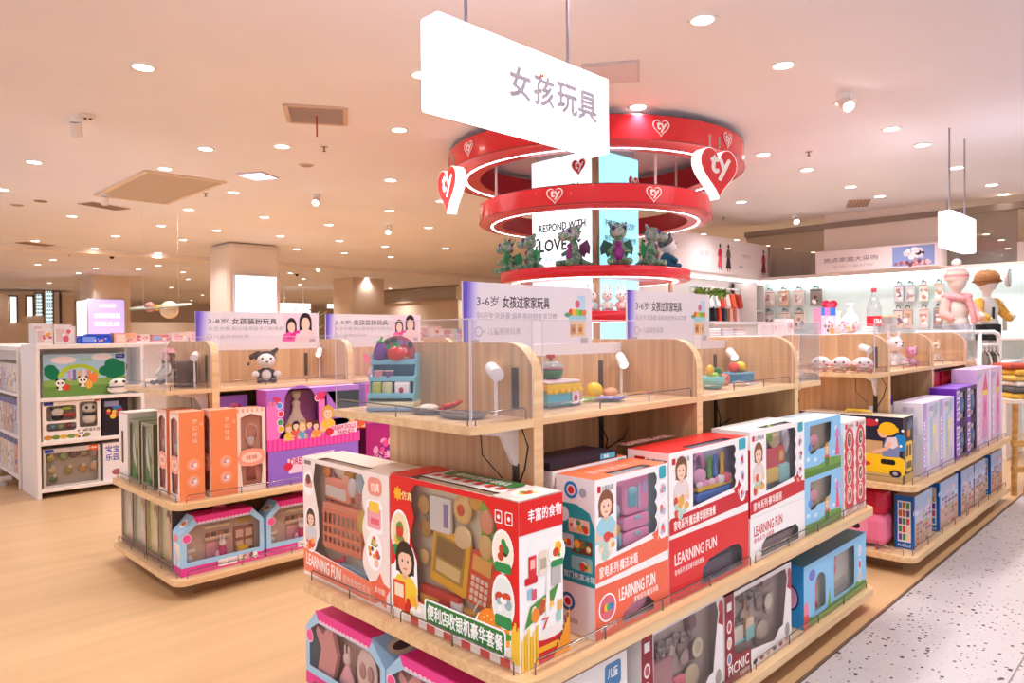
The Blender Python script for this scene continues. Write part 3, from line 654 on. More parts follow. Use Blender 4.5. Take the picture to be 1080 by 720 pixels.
# ------------------------------------------------------------------ toy cartons: helpers
TOPM = .5235; TOPL = .1135
def carton(name, label, cat, w, d, h, loc, rz=0, cols=None, group=None, wins=(), lining='#cfc3bb', leftwins=(), topwins=(), deep=.05):
    """a printed carton; local frame: front face on y=0, x to the right, z up"""
    t = thing(name, label, cat, loc, rz, group)
    c = dict(front='#f0ece8'); c.update(cols or {})
    g = lambda k: card(c.get(k, c['front']))
    b = MB()
    F = dict(front=Fr((0, 0, 0), (1, 0, 0), (0, 0, 1)), left=Fr((0, d, 0), (0, -1, 0), (0, 0, 1)), right=Fr((w, 0, 0), (0, 1, 0), (0, 0, 1)),
             top=Fr((0, 0, h), (1, 0, 0), (0, 1, 0)), back=Fr((w, d, 0), (-1, 0, 0), (0, 0, 1)))
    b.prism(rect(0, 0, w, h), 0, g('front'), F['front'], 0, wins); b.prism(rect(0, 0, d, h), 0, g('left'), F['left'], 0, leftwins)
    b.prism(rect(0, 0, d, h), 0, g('right'), F['right']); b.prism(rect(0, 0, w, d), 0, g('top'), F['top'], 0, topwins)
    b.prism(rect(0, 0, w, h), 0, g('back'), F['back']); b.add([(0, 0, 0), (w, 0, 0), (w, d, 0), (0, d, 0)], [(0, 3, 2, 1)], g('bottom') if 'bottom' in c else g('front'))
    if wins or leftwins or topwins:
        L = card(lining); e = .004; D = d; d = min(d, deep)
        b.add([(e, d-e, e), (w-e, d-e, e), (w-e, d-e, h-e), (e, d-e, h-e)], [(0, 1, 2, 3)], L)
        b.add([(e, e, e), (w-e, e, e), (w-e, d-e, e), (e, d-e, e)], [(0, 1, 2, 3)], L)
        if not leftwins: b.add([(e, e, e), (e, d-e, e), (e, d-e, h-e), (e, e, h-e)], [(0, 1, 2, 3)], L)
        b.add([(w-e, e, e), (w-e, d-e, e), (w-e, d-e, h-e), (w-e, e, h-e)], [(0, 1, 2, 3)], L)
        d = D; fm = MB()
        for l in wins: fm.prism(l, 0, FILM, F['front'], -.002)
        for l in leftwins: fm.prism(l, 0, FILM, F['left'], -.002)
        for l in topwins: fm.prism(l, 0, FILM, F['top'], -.002)
        fm.build('window_film', t)
    return t, b, F
def dots(b, F, x, y, rx, ry, cols, n, r, lv=4, seed=1):
    q = random.Random(seed)
    for i in range(n):
        a = q.random()*2*PI; k = math.sqrt(q.random()); rr = r*(.6+.8*q.random())
        b.art(ell(x+rx*k*math.cos(a), y+ry*k*math.sin(a), rr, rr*(.7+.6*q.random()), 9), card(cols[i % len(cols)]), F, lv+(i % 3))
def bubble(b, F, x, y, rx, ry, bg, cols, lv=3, seed=1, cap=None, rim='#ffffff'):
    b.art(ell(x, y, rx, ry), card(rim), F, lv); b.art(ell(x, y, rx*.86, ry*.88), card(bg), F, lv+1)
    dots(b, F, x, y, rx*.45, ry*.45, cols, 7, min(rx, ry)*.3, lv+2, seed)
    if cap: b.art(rrect(x-rx*.75, y-ry*.95, x+rx*.75, y-ry*.5, ry*.12), card(cap), F, lv+6)
def kid(b, F, x, y, s, shirt, lv=3, hair='#4a2f22', arms=True):
    """printed photo of a child: head and shoulders with both arms forward"""
    b.art(ell(x, y+.74*s, .25*s, .29*s), card(hair), F); b.art(rect(x-.235*s, y+.52*s, x+.235*s, y+.72*s), card(hair), F)
    b.art([(x-.34*s, y), (x+.34*s, y), (x+.31*s, y+.34*s), (x+.2*s, y+.46*s), (x+.07*s, y+.5*s), (x-.07*s, y+.5*s), (x-.2*s, y+.46*s), (x-.31*s, y+.34*s)], card(shirt), F)
    b.art(rect(x-.065*s, y+.43*s, x+.065*s, y+.58*s), card('#e8b798'), F); b.art(ell(x, y+.70*s, .175*s, .21*s), card('#f3cbb1'), F)
    b.art([(x-.19*s, y+.76*s), (x-.12*s, y+.9*s), (x+.05*s, y+.93*s), (x+.17*s, y+.87*s), (x+.19*s, y+.76*s), (x+.1*s, y+.84*s), (x-.08*s, y+.84*s)], card(hair), F)
    for u in (-.07, .07): b.art(ell(x+u*s, y+.71*s, .02*s, .026*s, 8), card('#2a1a16'), F)
    b.art(ell(x, y+.6*s, .055*s, .022*s, 10, 180, 360), card('#c0504d'), F)
    for u in (-1, 1): b.art([(x+u*.30*s, y+.3*s), (x+u*.34*s, y+.05*s), (x+u*.1*s, y+.06*s), (x+u*.1*s, y+.13*s), (x+u*.22*s, y+.14*s)], card('#f0c4a8'), F)
def wavy(x, y0, y1, amp, n, side):
    """scalloped edge from y0 up to y1 bulging to one side"""
    o = []; k = n*6
    for i in range(k+1):
        t = i/k; o.append((x+side*amp*abs(math.sin(PI*n*t)), y0+(y1-y0)*t))
    return o
def zh(b, F, s, x, y, h, m='#ffffff', wd=None, lv=5, bold=.018, rot=0, al='l'): b.text(s, card(m), F, x, y, h, .0007*lv, al, bold, wd, 0, rot)

def burger(b, F, x, y, s, lv):
    b.art(ell(x, y+.35*s, .62*s, .5*s, 20, 0, 180), card('#f08a24'), F, lv+1); b.art(rrect(x-.62*s, y, x+.62*s, y+.22*s, .08*s), card('#f6a436'), F, lv)
    b.art([(x-.66*s, y+.22*s), (x-.3*s, y+.14*s), (x, y+.24*s), (x+.35*s, y+.12*s), (x+.66*s, y+.22*s), (x+.66*s, y+.36*s), (x-.66*s, y+.36*s)], card('#3f9a3d'), F, lv+2)
    for i in range(6): b.art(ell(x+(-.35+.14*i)*s, y+(.55+.08*(i % 2))*s, .04*s, .02*s, 8), card('#ffe2b0'), F, lv+3)
# ---- cash register set (end of the near shelf, right)
w, d, h = .575, .175, .452
win = [(.10, .085)]+[(.485, .045)]+wavy(.475, .07, .40, .018, 4, 1)[1:]+[(.44, .435), (.13, .435)]+[(.10, .40), (.125, .33), (.10, .27), (.14, .20)]
t, b, F = carton('cash_register_set', 'red boxed toy cash register and food set at the corner of the near shelf', 'toy box', w, d, h, (1.325, 1.882, TOPM), -PI/2,
                 dict(front='#e2231f', left='#e2231f', right='#f7f3ef', top='#f3eee8', back='#e2231f'), wins=[win], lining='#e2d3b6', topwins=[rect(.10, .004, .47, .046)])
fr = F['front']
b.art(rect(0, 0, .575, .075), card('#f4ede2'), fr, 1)
for i in range(6): b.art(rect(.10+.08*i, 0, .14+.08*i, .024), card('#d2281f'), fr, 2)
b.art(rrect(.012, .352, .105, .438, .008), card('#e23a1c'), fr, 3, [rrect(.016, .356, .101, .434, .006)]); b.art(star(.04, .395, .026, .6, 8), card('#f6b52a'), fr, 4); zh(b, fr, '仿真', .06, .38, .026, '#ffe9a0')
bubble(b, fr, .05, .27, .05, .075, '#f3e2b8', ['#d2452a', '#f1b83a', '#6a9c46'], 4, 3, '#2f8f4e')
b.art([(.0, .035), (.13, .035), (.14, .1), (.135, .2), (.115, .235), (.075, .245), (.04, .22), (.02, .17), (0, .16)], card('#ffffff'), fr, 3); kid(b, fr, .075, .045, .2, '#f2cf3a', 5, '#33221b')
b.art(rect(.012, .03, .075, .12), card('#e8512f'), fr, 12); b.art(rect(.02, .07, .066, .11), card('#f6e7c8'), fr, 13); dots(b, fr, .11, .06, .04, .03, ['#d2281f', '#f6b52a', '#ffffff'], 8, .012, 12, 5)
b.art(ell(.475, .085, .075, .055), card('#ffffff'), fr, 4); burger(b, fr, .475, .055, .105, 6)
b.art(rrect(.172, .022, .525, .098, .012), card('#ffffff'), fr, 5); b.art(rrect(.178, .028, .519, .092, .01), card('#2f7f3a'), fr, 6); zh(b, fr, '便利店收银机豪华套餐', .186, .037, .046, '#ffffff', .325, 8, .03)
bubble(b, fr, .515, .31, .042, .06, '#fff3df', ['#2f8f4e', '#3a2b25', '#d2452a'], 4, 8, '#2f8f4e'); bubble(b, fr, .515, .175, .044, .075, '#e8f2ee', ['#d2452a', '#9fb8c0', '#ffffff'], 4, 11, '#2f8f4e')
for x in (.5, .54): b.art(rrect(x-.014, .385, x+.014, .42, .004), card('#ffffff'), fr, 3, [rrect(x-.011, .388, x+.011, .417, .003)]); b.art(ell(x, .402, .006), card('#ffffff'), fr, 3)
for i in range(5): b.art(rect(.545+.006*i, .02, .552+.006*i, .11+.01*(i % 3)), card('#f4c63e'), fr, 7+i % 2)
# right side
R = F['right']; b.art(rect(0, .362, d, h), card('#dd2320'), R, 1); zh(b, R, '丰富的食物', .035, .392, .034, '#ffffff', .135, 3, .02)
bubble(b, R, .15, .29, .034, .042, '#fff3df', ['#d2452a', '#f6b52a', '#3f9a3d'], 3, 21, '#2f8f4e')
b.art(rrect(.02, .225, .07, .245, .005), card('#c8202a'), R, 2); b.art(rect(.035, .24, .065, .3), card('#d22f35'), R, 3); b.art(rect(.042, .265, .06, .29), card('#f4b9a8'), R, 4); b.art(rect(.075, .24, .11, .305), card('#ead9c2'), R, 3); b.art(rect(.08, .255, .105, .285), card('#b6a98f'), R, 4)
b.art([(.018, .11), (.13, .15), (.155, .2), (.04, .165)], card('#4e8f3a'), R, 3); dots(b, R, .085, .152, .045, .02, ['#e8892f', '#f3c04a', '#b9542f', '#e6e0c8'], 14, .012, 4, 31)
b.art([(.1, .09), (.115, .09), (.118, .23), (.105, .24)], card('#f3f1ee'), R, 6); b.art(rect(.125, .2, .165, .25), card('#b9b4ad'), R, 3)
for i, (x, y) in enumerate(((.04, .2), (.055, .195), (.16, .14), (.155, .11))): b.art(rrect(x-.01, y-.014, x+.01, y+.014, .003), card(('#8fc1d8', '#d85a6a', '#e3b15c', '#9fd0c0')[i]), R, 4)
b.art([(.07, 0), (.17, 0), (.18, .07), (.06, .07)], card('#c9222b'), R, 5); b.art(rect(.066, .03, .174, .045), card('#f3b632'), R, 6); b.art(ell(.12, .075, .06, .016), card('#efe7df'), R, 7)
b.text('7', card('#d23b2e'), R, .085, .09, .03, .006, 'l', .0, .03)
for i in range(6): b.art(rect(.006+.011*i, 0, .015+.011*i, .085+.012*((i*7) % 3)), card('#f0b92f' if i % 2 else '#f8d35a'), R, 6)
b.art([(.13, 0), (.2, 0), (.2, .12), (.17, .06)], card('#ef9a2a'), R, 9)
for i in range(7): b.art(rect(.135+.009*i, .012+.014*i, .142+.009*i, .024+.014*i), card('#5b3a1f'), R, 10)
# top
tp = F['top']
for i in range(8): b.art([(.121+.048*i, .07), (.145+.048*i, .07), (.15+.048*i, .1), (.126+.048*i, .1)], card('#d2281f'), tp, 1)
b.art(rect(.0, .0, .1, d), card('#dd2320'), tp, 1); b.art(rrect(.13, .102, .45, .17, .02), card('#3d7d3f'), tp, 1); zh(b, tp, '便利店收银机', .17, .115, .035, '#ffffff', .24, 3); b.art(rect(.47, 0, w, d), card('#e9ddd2'), tp, 1); bubble(b, tp, .52, .1, .04, .06, '#fff3df', ['#d2452a', '#3f9a3d', '#f6b52a'], 3, 41)
b.build('carton', t)
b = MB(); M = T(.30, .085, .215, 0, math.radians(9), 0)
b.box(-.125, .045, -.02, .03, -.085, .085, plas('#f0b21e'), .012, M); b.box(-.108, .028, -.024, -.018, -.055, .068, plas('#b58d3c'), 0, M); b.box(-.1, .02, -.026, -.022, .0, .06, plas('#8f6b35'), 0, M); b.box(-.095, .015, -.026, -.022, -.045, -.008, plas('#e6c98a'), 0, M)
b.box(.048, .15, -.02, .03, -.085, .075, plas('#e0512f'), .012, M); b.box(.062, .14, -.025, -.018, .02, .065, plas('#efae56'), 0, M)
for i in range(4):
    for j in range(4): b.box(.064+.019*i, .078+.019*i, -.03, -.02, -.07+.02*j, -.056+.02*j, plas('#f2d8c4'), .002, M)
b.build('toy_register', t)
b = MB(); b.ball((.32, .08, .385), (.042, .03, .042), plas('#efc37c'), 16); b.ball((.32, .055, .385), (.018, .012, .018), plas('#d8502e'), 12); b.ball((.32, .08, .30), (.04, .03, .038), plas('#eccb9b'), 16); b.build('toy_bun', t)
b = MB(); b.box(.17, .27, .06, .1, .30, .405, plas('#ebe5de'), .006); b.box(.24, .26, .055, .06, .32, .39, plas('#9a86b6')); b.build('toy_menu_board', t)
b = MB(); b.box(.40, .46, .06, .1, .25, .42, plas('#8fbf3a'), .012); b.ball((.435, .045, .37), (.03, .025, .035), plas('#f0a07a'), 12); b.ball((.43, .045, .30), (.032, .025, .035), plas('#e6bf7a'), 12); b.build('toy_sandwich', t)
for i, (x, z, r, c) in enumerate(((.14, .37, .03, '#c99a5a'), (.15, .30, .028, '#b98a4a'), (.38, .42, .028, '#e8b04a'), (.47, .2, .026, '#e0603a'), (.46, .13, .024, '#f0c860'), (.14, .21, .024, '#d8b070'))): b = MB(); b.ball((x, .07, z), (r, r*.8, r), plas(c), 12); b.build('toy_food', t)
b = MB(); b.box(.12, .31, .04, .12, .06, .125, plas('#cc2a20'), .008); b.box(.13, .22, .035, .04, .07, .1, plas('#e8a83a')); b.build('toy_drawer', t)
b = MB(); b.cyl((.30, .05, .06), (.30, .05, .11), .024, plas('#ece6e2'), .028); b.cyl((.36, .05, .05), (.36, .05, .105), .026, plas('#dba24a'), .03); b.cyl((.37, .05, .1), (.40, .04, .14), .003, plas('#f0e6d8')); b.box(.41, .45, .04, .08, .05, .105, plas('#7e9fd6'), .004); b.build('toy_cup', t)

# ---- shopping basket set (end of the near shelf, left)
w, d, h = .555, .175, .44
win = [(.075, .10), (.44, .072)]+wavy(.415, .09, .40, .016, 3, -1)[1:]+[(.40, .425), (.09, .425)]+[(.075, .36), (.11, .25), (.115, .16)]
t, b, F = carton('shopping_basket_set', 'pale pink boxed toy shopping basket with register, left of the red register box', 'toy box', w, d, h, (1.33, 2.452, TOPM), -PI/2,
                 dict(front='#f6e7e0', left='#f2e6e0', right='#f2ded6', top='#eee3d6', back='#f0e0d8'), wins=[win], lining='#e0cfba', topwins=[rect(.09, .004, .40, .046)])
fr = F['front']
b.art([(0, .012), (.47, .006), (.47, .07), (0, .098)], card('#ef7f63'), fr, 1); b.text('LEARNING FUN', card('#fff4ec'), fr, .018, .04, .043, .003, 'l', .03, .24, 0, -.05); zh(b, fr, '超市购物篮系列', .27, .025, .036, '#fbd9c8', .17, 4, .01, -.06)
b.art(star(.50, .055, .06, .6), card('#ee6a4e'), fr, 3); zh(b, fr, '多功能', .468, .045, .02, '#ffe9d8', .06)
b.art(ell(.055, .175, .052, .085), card('#ffffff'), fr, 3); b.art(ell(.055, .175, .046, .078), card('#f6ddd6'), fr, 4); kid(b, fr, .055, .13, .12, '#cfd2d8', 5, '#4a332a'); dots(b, fr, .055, .12, .035, .02, ['#e85a48', '#f1a24a', '#d93a3a'], 10, .011, 10, 7)
b.art(ell(.04, .345, .038, .048), card('#ffffff'), fr, 3); b.art(rrect(.015, .33, .07, .36, .008), card('#e9a79e'), fr, 4); b.art(ell(.04, .36, .018, .018), card('#7c3a3a'), fr, 5); b.art(rect(.012, .415, .06, .43), card('#8d7f7a'), fr, 2)
b.art(rrect(.435, .365, .515, .425, .022), card('#f09a84'), fr, 3); zh(b, fr, '仿真', .452, .378, .03, '#fff0e6', .05)
b.art(rrect(.425, .24, .52, .35, .02), card('#ffffff'), fr, 3); b.art(rrect(.43, .255, .51, .325, .01), card('#f0a6b0'), fr, 4); b.art(rrect(.44, .31, .5, .345, .01), card('#f6cf4a'), fr, 5); b.art(rect(.45, .27, .5, .29), card('#ee6a7a'), fr, 6)
b.art(ell(.47, .18, .047, .065), card('#ffffff'), fr, 3); dots(b, fr, .47, .18, .03, .045, ['#e0503a', '#4a3a35', '#e6a83a', '#8fb04a', '#f0c7b5'], 16, .01, 4, 13)
b.build('carton', t)
b = MB(); C1 = plas('#f08a6c'); b.M = T(.235, .1, .1, 0, 0, .12)
for i in range(9):
    x = -.115+.0285*i; b.box(x-.005, x+.005, -.065, -.058, .04, .17, C1)
for z in (.04, .075, .11, .16): b.box(-.122, .122, -.067, -.057, z-.006, z+.006, C1)
b.box(-.12, .12, -.066, .06, .165, .19, plas('#f3977a'), .006); b.box(-.12, .12, -.06, .06, .02, .04, C1, .01)
for s in (-1, 1):
    for k in range(4): b.box(s*.12-.004, s*.12+.004, -.055+.03*k, -.045+.03*k, .03, .17, C1)
b.M = None; b.build('toy_basket', t)
b = MB(); b.M = T(.2, .1, .3, 0, .04, .1); b.box(-.085, .085, -.05, .05, 0, .075, plas('#f59a80'), .018); b.box(-.07, .06, -.056, -.048, .01, .05, plas('#e8dcd6'), .004); b.box(.03, .075, -.05, .03, .07, .1, plas('#f7b49a'), .008); b.M = None; b.build('toy_register', t)
b = MB(); b.tube([(.13, .05, .09), (.17, .04, .075), (.22, .04, .085), (.26, .05, .11)], .009, plas('#d8304a')); b.ball((.36, .07, .25), (.03, .03, .045), plas('#e6c54a'), 12); b.ball((.34, .09, .38), (.03, .03, .04), plas('#b9c7d0'), 12); b.box(.24, .3, .1, .15, .38, .42, plas('#d8a24a'), .006); b.ball((.14, .12, .36), (.035, .03, .035), plas('#8d5a66'), 12); b.ball((.37, .1, .16), (.022, .022, .05), plas('#dbb93a'), 10)
b.box(.20, .40, .03, .12, .055, .085, plas('#9db7cf'), .006); b.ball((.30, .07, .36), (.03, .03, .035), plas('#e9d7d9'), 10); b.build('toy_food', t)

for i, (x, z, r, c) in enumerate(((.12, .40, .028, '#e8904a'), (.27, .405, .03, '#d8a050'), (.33, .33, .03, '#c98a7a'), (.37, .31, .026, '#f0c0b0'), (.38, .2, .025, '#e6c05a'), (.37, .12, .024, '#a8b8d0'), (.13, .30, .022, '#8a5a5a'))): b = MB(); b.ball((x, .09, z), (r, r*.8, r), plas(c), 12); b.build('toy_food', t)

# ---- kitchen appliance cartons along the aisle
def appliance(name, label, x0, wd, dp, z0, hh, theme, side, topc, title, seed, lining, lead='#2a9a9b', win=None):
    t, b, F = carton(name, label, 'toy box', wd, dp, hh, (x0, 1.285, z0), 0, dict(front='#f6f1ee', left=side, right='#f2ece8', top=topc, back='#f2ece8'),
                     wins=[win or ([(wd*.27, .085), (wd*.80, .105)]+wavy(wd*.80, .105, hh-.02, .014, 4, 1)[1:]+[(wd*.27, hh-.02)])], lining=lining, topwins=[rect(wd*.27, .006, wd*.80, .046)])
    fr = F['front']
    b.art([(0, .012), (wd, .03), (wd, .075), (wd*.8, .085), (wd*.02, .068), (0, .062)], card(theme), fr, 1); zh(b, fr, title, wd*.05, .022, .034, '#fff2ea', wd*.5, 4, .025, .03)
    b.art(star(wd*.87, .085, .046, .58), card(theme), fr, 3); b.text('N', card('#ffe3d2'), fr, wd*.87, .085, .02, .004, 'c')
    kid(b, fr, wd*.135, hh*.40, .15, '#e6d3d0' if seed != 1 else '#9fd0dc', 4, '#8a5638'); dots(b, fr, wd*.135, hh*.36, wd*.09, .03, ['#d9483a', '#f0ddc8', '#e7a94a', '#b9d0c0'], 12, .014, 3, seed)
    b.art(rect(wd*.03, hh-.04, wd*.07, hh-.02), card('#d01f2a'), fr, 2); zh(b, fr, '立昊玩具', wd*.08, hh-.039, .018, '#5a4a48', wd*.15, 2, .01)
    for i in range(3): bubble(b, fr, wd*.915, hh-.085-.062*i, .026, .032, '#f4e6ea', [theme, '#c9b6cf', '#8fbccf'], 3, seed+i)
    b.art(rrect(wd*.865, hh-.045, wd*.965, hh-.005, .008), card('#39a8b8'), fr, 3)
    return t, b, F
def base_carton(label, x0, wd, hh, theme, txt, sub, hole, lining, toy, left='#ece7e6', circ=False):
    t, b, F = carton('display_carton', label, 'toy box', wd, .165, hh, (x0, 1.285, TOPM), 0, dict(front=theme, left=left, right=theme, top='#d8cfcb'), wins=[hole], lining=lining)
    fr = F['front']
    b.text('LEARNING FUN', card(txt), fr, wd*(.3 if circ else .06), hh*.56, .038, .003, 'l', .035, wd*.5, 0, .03); zh(b, fr, sub, wd*(.5 if circ else .06), hh*.40, .02, txt, wd*.34, 3, .012, .03)
    L = F['left']; b.art(ell(.06, hh*.6, .028), card('#2a6ab0'), L, 2, [ell(.06, hh*.6, .018)]); b.art(ell(.06, hh*.6, .012), card('#d8302a'), L, 2); b.art(rrect(.03, hh*.2, .1, hh*.3, .006), card('#b9b2b4'), L, 2)
    if circ:
        b.art(ell(wd*.15, hh*.55, .042), card('#ffffff'), fr, 2, [ell(wd*.15, hh*.55, .037)]); b.art(ell(wd*.15, hh*.55, .034), card('#dd6a78'), fr, 2)
        for i, c in enumerate(('#e9423c', '#f6c33a', '#3aa85a', '#3a7fc4')): b.art(ell(wd*.15-.018+.012*i, hh*.55, .011), card(c), fr, 3)
        zh(b, fr, '家电系列', wd*.06, hh*.12, .018, '#ffe6da', wd*.2, 3)
    b.build('carton', t)
    m = MB(); toy(m); m.build('toy_piece', t)
    return t
# fridge
hole = [(.13, .012), (.30, .012), (.30, .035), (.27, .062), (.2, .066), (.14, .045)]
base_carton('orange learning carton lying under the pink fridge box', 1.617, .385, .152, '#ee6a4a', '#fff1ea', '家电系列·魔法冰箱', hole, '#e6c8d2', lambda m: m.ball((.21, .06, .045), (.08, .04, .03), plas('#ee9cc4'), 14), circ=True)
wd, hh = .383, .315
t, b, F = appliance('fridge_set', 'orange-topped boxed pink toy fridge beside the red register box', 1.619, wd, .15, TOPM+.153, hh, '#ee6a4a', '#f3f0ee', '#f07a50', '家电系列·魔法冰箱', 1, '#d4e8ee')
L = F['left']; b.art([(.0, .0), (.15, .0), (.15, .17), (.13, .215), (.08, .235), (0, .235)], card('#2a9aa2'), L, 1)
b.art(ell(.06, .275, .026), card('#2f7fc0'), L, 2, [ell(.06, .275, .017)]); b.art(ell(.06, .275, .012), card('#d8302a'), L, 2); b.art(ell(.105, .272, .014), card('#a9b4bd'), L, 2); b.art(ell(.03, .20, .022), card('#dfe9ee'), L, 3)
for i, (x, y, c) in enumerate(((.11, .17, '#e9c7b0'), (.12, .11, '#6b4a3c'), (.12, .06, '#8fc7c9'), (.05, .12, '#bfe0e0'))): b.art(rrect(x-.06, y-.02, x+.02, y+.022, .006), card(c), L, 3); dots(b, L, x-.02, y, .03, .012, ['#f3efe9', '#d8503a', '#f0c24a', '#4f8f5a'], 8, .009, 4, 50+i)
zh(b, L, '双门仿真冰箱', .03, .012, .02, '#dff3f3', .12, 3)
zh(b, F['top'], '家电系列', .06, .05, .04, '#f7c7b4', .2, 2); b.build('carton', t)
m = MB(); m.M = T(.025); P = plas('#f29cc8'); m.box(.135, .275, .035, .15, .175, .292, P, .022); m.box(.135, .275, .035, .15, .128, .17, P, .014); m.box(.135, .275, .035, .15, .075, .124, P, .016); m.build('toy_fridge', t)
m = MB(); m.M = T(.025); Q = plas('#8fd4e6'); m.box(.155, .2, .026, .04, .2, .245, plas('#6fb7cf'), .006); m.ball((.178, .034, .25), (.024, .012, .014), Q, 12); m.box(.206, .214, .024, .036, .19, .27, Q, .003); m.box(.19, .222, .026, .036, .158, .168, Q, .003); m.box(.19, .222, .026, .036, .108, .118, Q, .003); m.box(.232, .262, .03, .036, .235, .275, plas('#c7b4e0'), .003); m.box(.105, .13, .05, .08, .085, .13, plas('#9dc6dc'), .006); m.build('toy_fridge_fittings', t)
for i, (x, z, c) in enumerate(((.125, .1, '#5f9ac8'), (.13, .14, '#e8c05a'), (.128, .2, '#a8d0e0'))): m = MB(); m.ball((x, .05, z), (.016, .02, .02), plas(c), 10); m.build('toy_food', t)
# second fridge carton behind, only its orange top shows
t2 = dup(t, (1.625, 1.455, TOPM+.1555), None, 'second orange-topped fridge box right behind the first one', None)
t3 = carton('display_carton', 'orange carton lying under the rear fridge box', 'toy box', .38, .16, .154, (1.62, 1.452, TOPM), 0, dict(front='#ee6a4a', left='#ece7e6', top='#d8cfcb')); t3[1].build('carton', t3[0])
t3 = carton('flat_game_box', 'dark flat box with a blue sticker lying on the rear fridge box', 'toy box', .34, .145, .024, (1.62, 1.46, TOPM+.472), 0, dict(front='#27222e', top='#322c3c', left='#2c2735')); b = t3[1]; b.art(rect(.25, .002, .33, .02), card('#5fb4cf'), t3[2]['front'], 1); zh(b, t3[2]['front'], '新品', .27, .005, .012, '#ffffff'); b.build('carton', t3[0])
# red kitchen
base_carton('red learning carton lying under the pink kitchen box', 2.008, .552, .21, '#dd2a2a', '#ffe9e4', '家电系列·魔法豪华厨房套餐', [(.20, .012), (.50, .012), (.50, .075), (.47, .1), (.42, .104), (.26, .092), (.215, .07)], '#85809a', lambda m: m.box(.24, .46, .05, .12, .02, .07, plas('#6a6078'), .01), left='#e8dcdc')
wd, hh = .548, .285
t, b, F = appliance('kitchen_set', 'red-topped boxed toy kitchen with bottles and pink sink', 2.01, wd, .165, TOPM+.211, hh, '#c9202a', '#f1e4e2', '#d9302c', '家电系列·魔法豪华厨房套餐', 3, '#a9a4c4')
b.text('LEARNING FUN', card('#f0b4aa'), F['top'], .05, .2, .05, .002, 'l', .02, .3); L = F['left']; b.art(rect(.03, hh-.05, .07, hh-.02), card('#c01a24'), L, 1); zh(b, L, '立昊玩具', .075, hh-.044, .02, '#463c3c', .085, 2, .02); b.build('carton', t)
m = MB(); m.M = T(.04); m.box(.17, .42, .05, .14, .08, .115, plas('#4f7fd0'), .01); m.box(.17, .42, .045, .15, .118, .135, plas('#f0c23a'), .006)
for i in range(6): m.ball((.19+.042*i, .06, .142), (.024, .02, .014), plas('#f0a0cc' if i % 2 else '#f4d3e4'), 10)
m.tube([(.165, .1, .15), (.17, .1, .215), (.19, .1, .255), (.22, .1, .25), (.235, .1, .2)], .014, plas('#e58fc4')); m.ball((.2, .08, .17), (.045, .035, .03), plas('#e9a8d0'), 12); m.build('toy_kitchen', t)
for x, c in ((.315, '#6fae4a'), (.355, '#4f7fd0'), (.405, '#e6b84a')):
    m = MB(); m.lathe([(.0005, .14), (.015, .14), (.016, .17), (.012, .195), (.016, .215), (.012, .235), (.0005, .238)], plas(c), T(x, .09, 0), 14); m.build('toy_bottle', t)
m = MB(); m.M = T(.02, 0, -.02); m.ball((.40, .06, .16), (.03, .03, .022), plas('#e06a86'), 12); m.ball((.35, .06, .16), (.025, .025, .02), plas('#f0f0f4'), 12); m.build('toy_food', t)
# white kitchen
base_carton('white learning carton with red letters under the pastel kitchen box', 2.575, .505, .172, '#f7f2f0', '#cc2a38', '家电系列·过家家', [(.09, .006), (.44, .006), (.44, .055), (.41, .075), (.14, .075), (.1, .055)], '#8f8a96', lambda m: m.box(.13, .42, .05, .12, .015, .05, plas('#a59aa0'), .01))
wd, hh = .5, .335
t, b, F = appliance('kitchen_set', 'white boxed toy kitchen with red oven, right of the red kitchen box', 2.578, wd, .165, TOPM+.173, hh, '#c9202a', '#f3eeec', '#f1ebe6', '家电系列·豪华厨房', 5, '#c4c0ca')
L = F['left']; b.art(ell(.05, hh-.035, .016), card('#2f5fa8'), L, 2, [ell(.05, hh-.035, .01)]); zh(b, L, '立昊', .075, hh-.043, .016, '#8d8a96', .035); b.art(rect(.145, .0, .165, hh-.07), card('#c9202a'), L, 1); b.build('carton', t)
m = MB(); m.M = T(.03); m.box(.16, .34, .08, .18, .16, .24, plas('#e05a6a'), .012); m.box(.27, .33, .072, .08, .175, .225, plas('#e8923a'), .006); m.ball((.3, .075, .2), (.022, .008, .022), plas('#f4c49a'), 12); m.box(.14, .27, .06, .16, .1, .16, plas('#f0cf7a'), .01); m.box(.27, .37, .05, .12, .085, .165, plas('#9fd8dc'), .014); m.build('toy_kitchen', t)
m = MB(); m.M = T(.03); m.ball((.19, .08, .3), (.03, .02, .04), plas('#9cc35a'), 12); m.ball((.25, .1, .265), (.05, .04, .03), plas('#dfc9a8'), 12); m.cyl((.22, .1, .25), (.26, .1, .3), .012, plas('#d8a35a')); m.ball((.35, .1, .26), (.025, .06, .06), plas('#cfc9d6'), 12); m.build('toy_food', t)

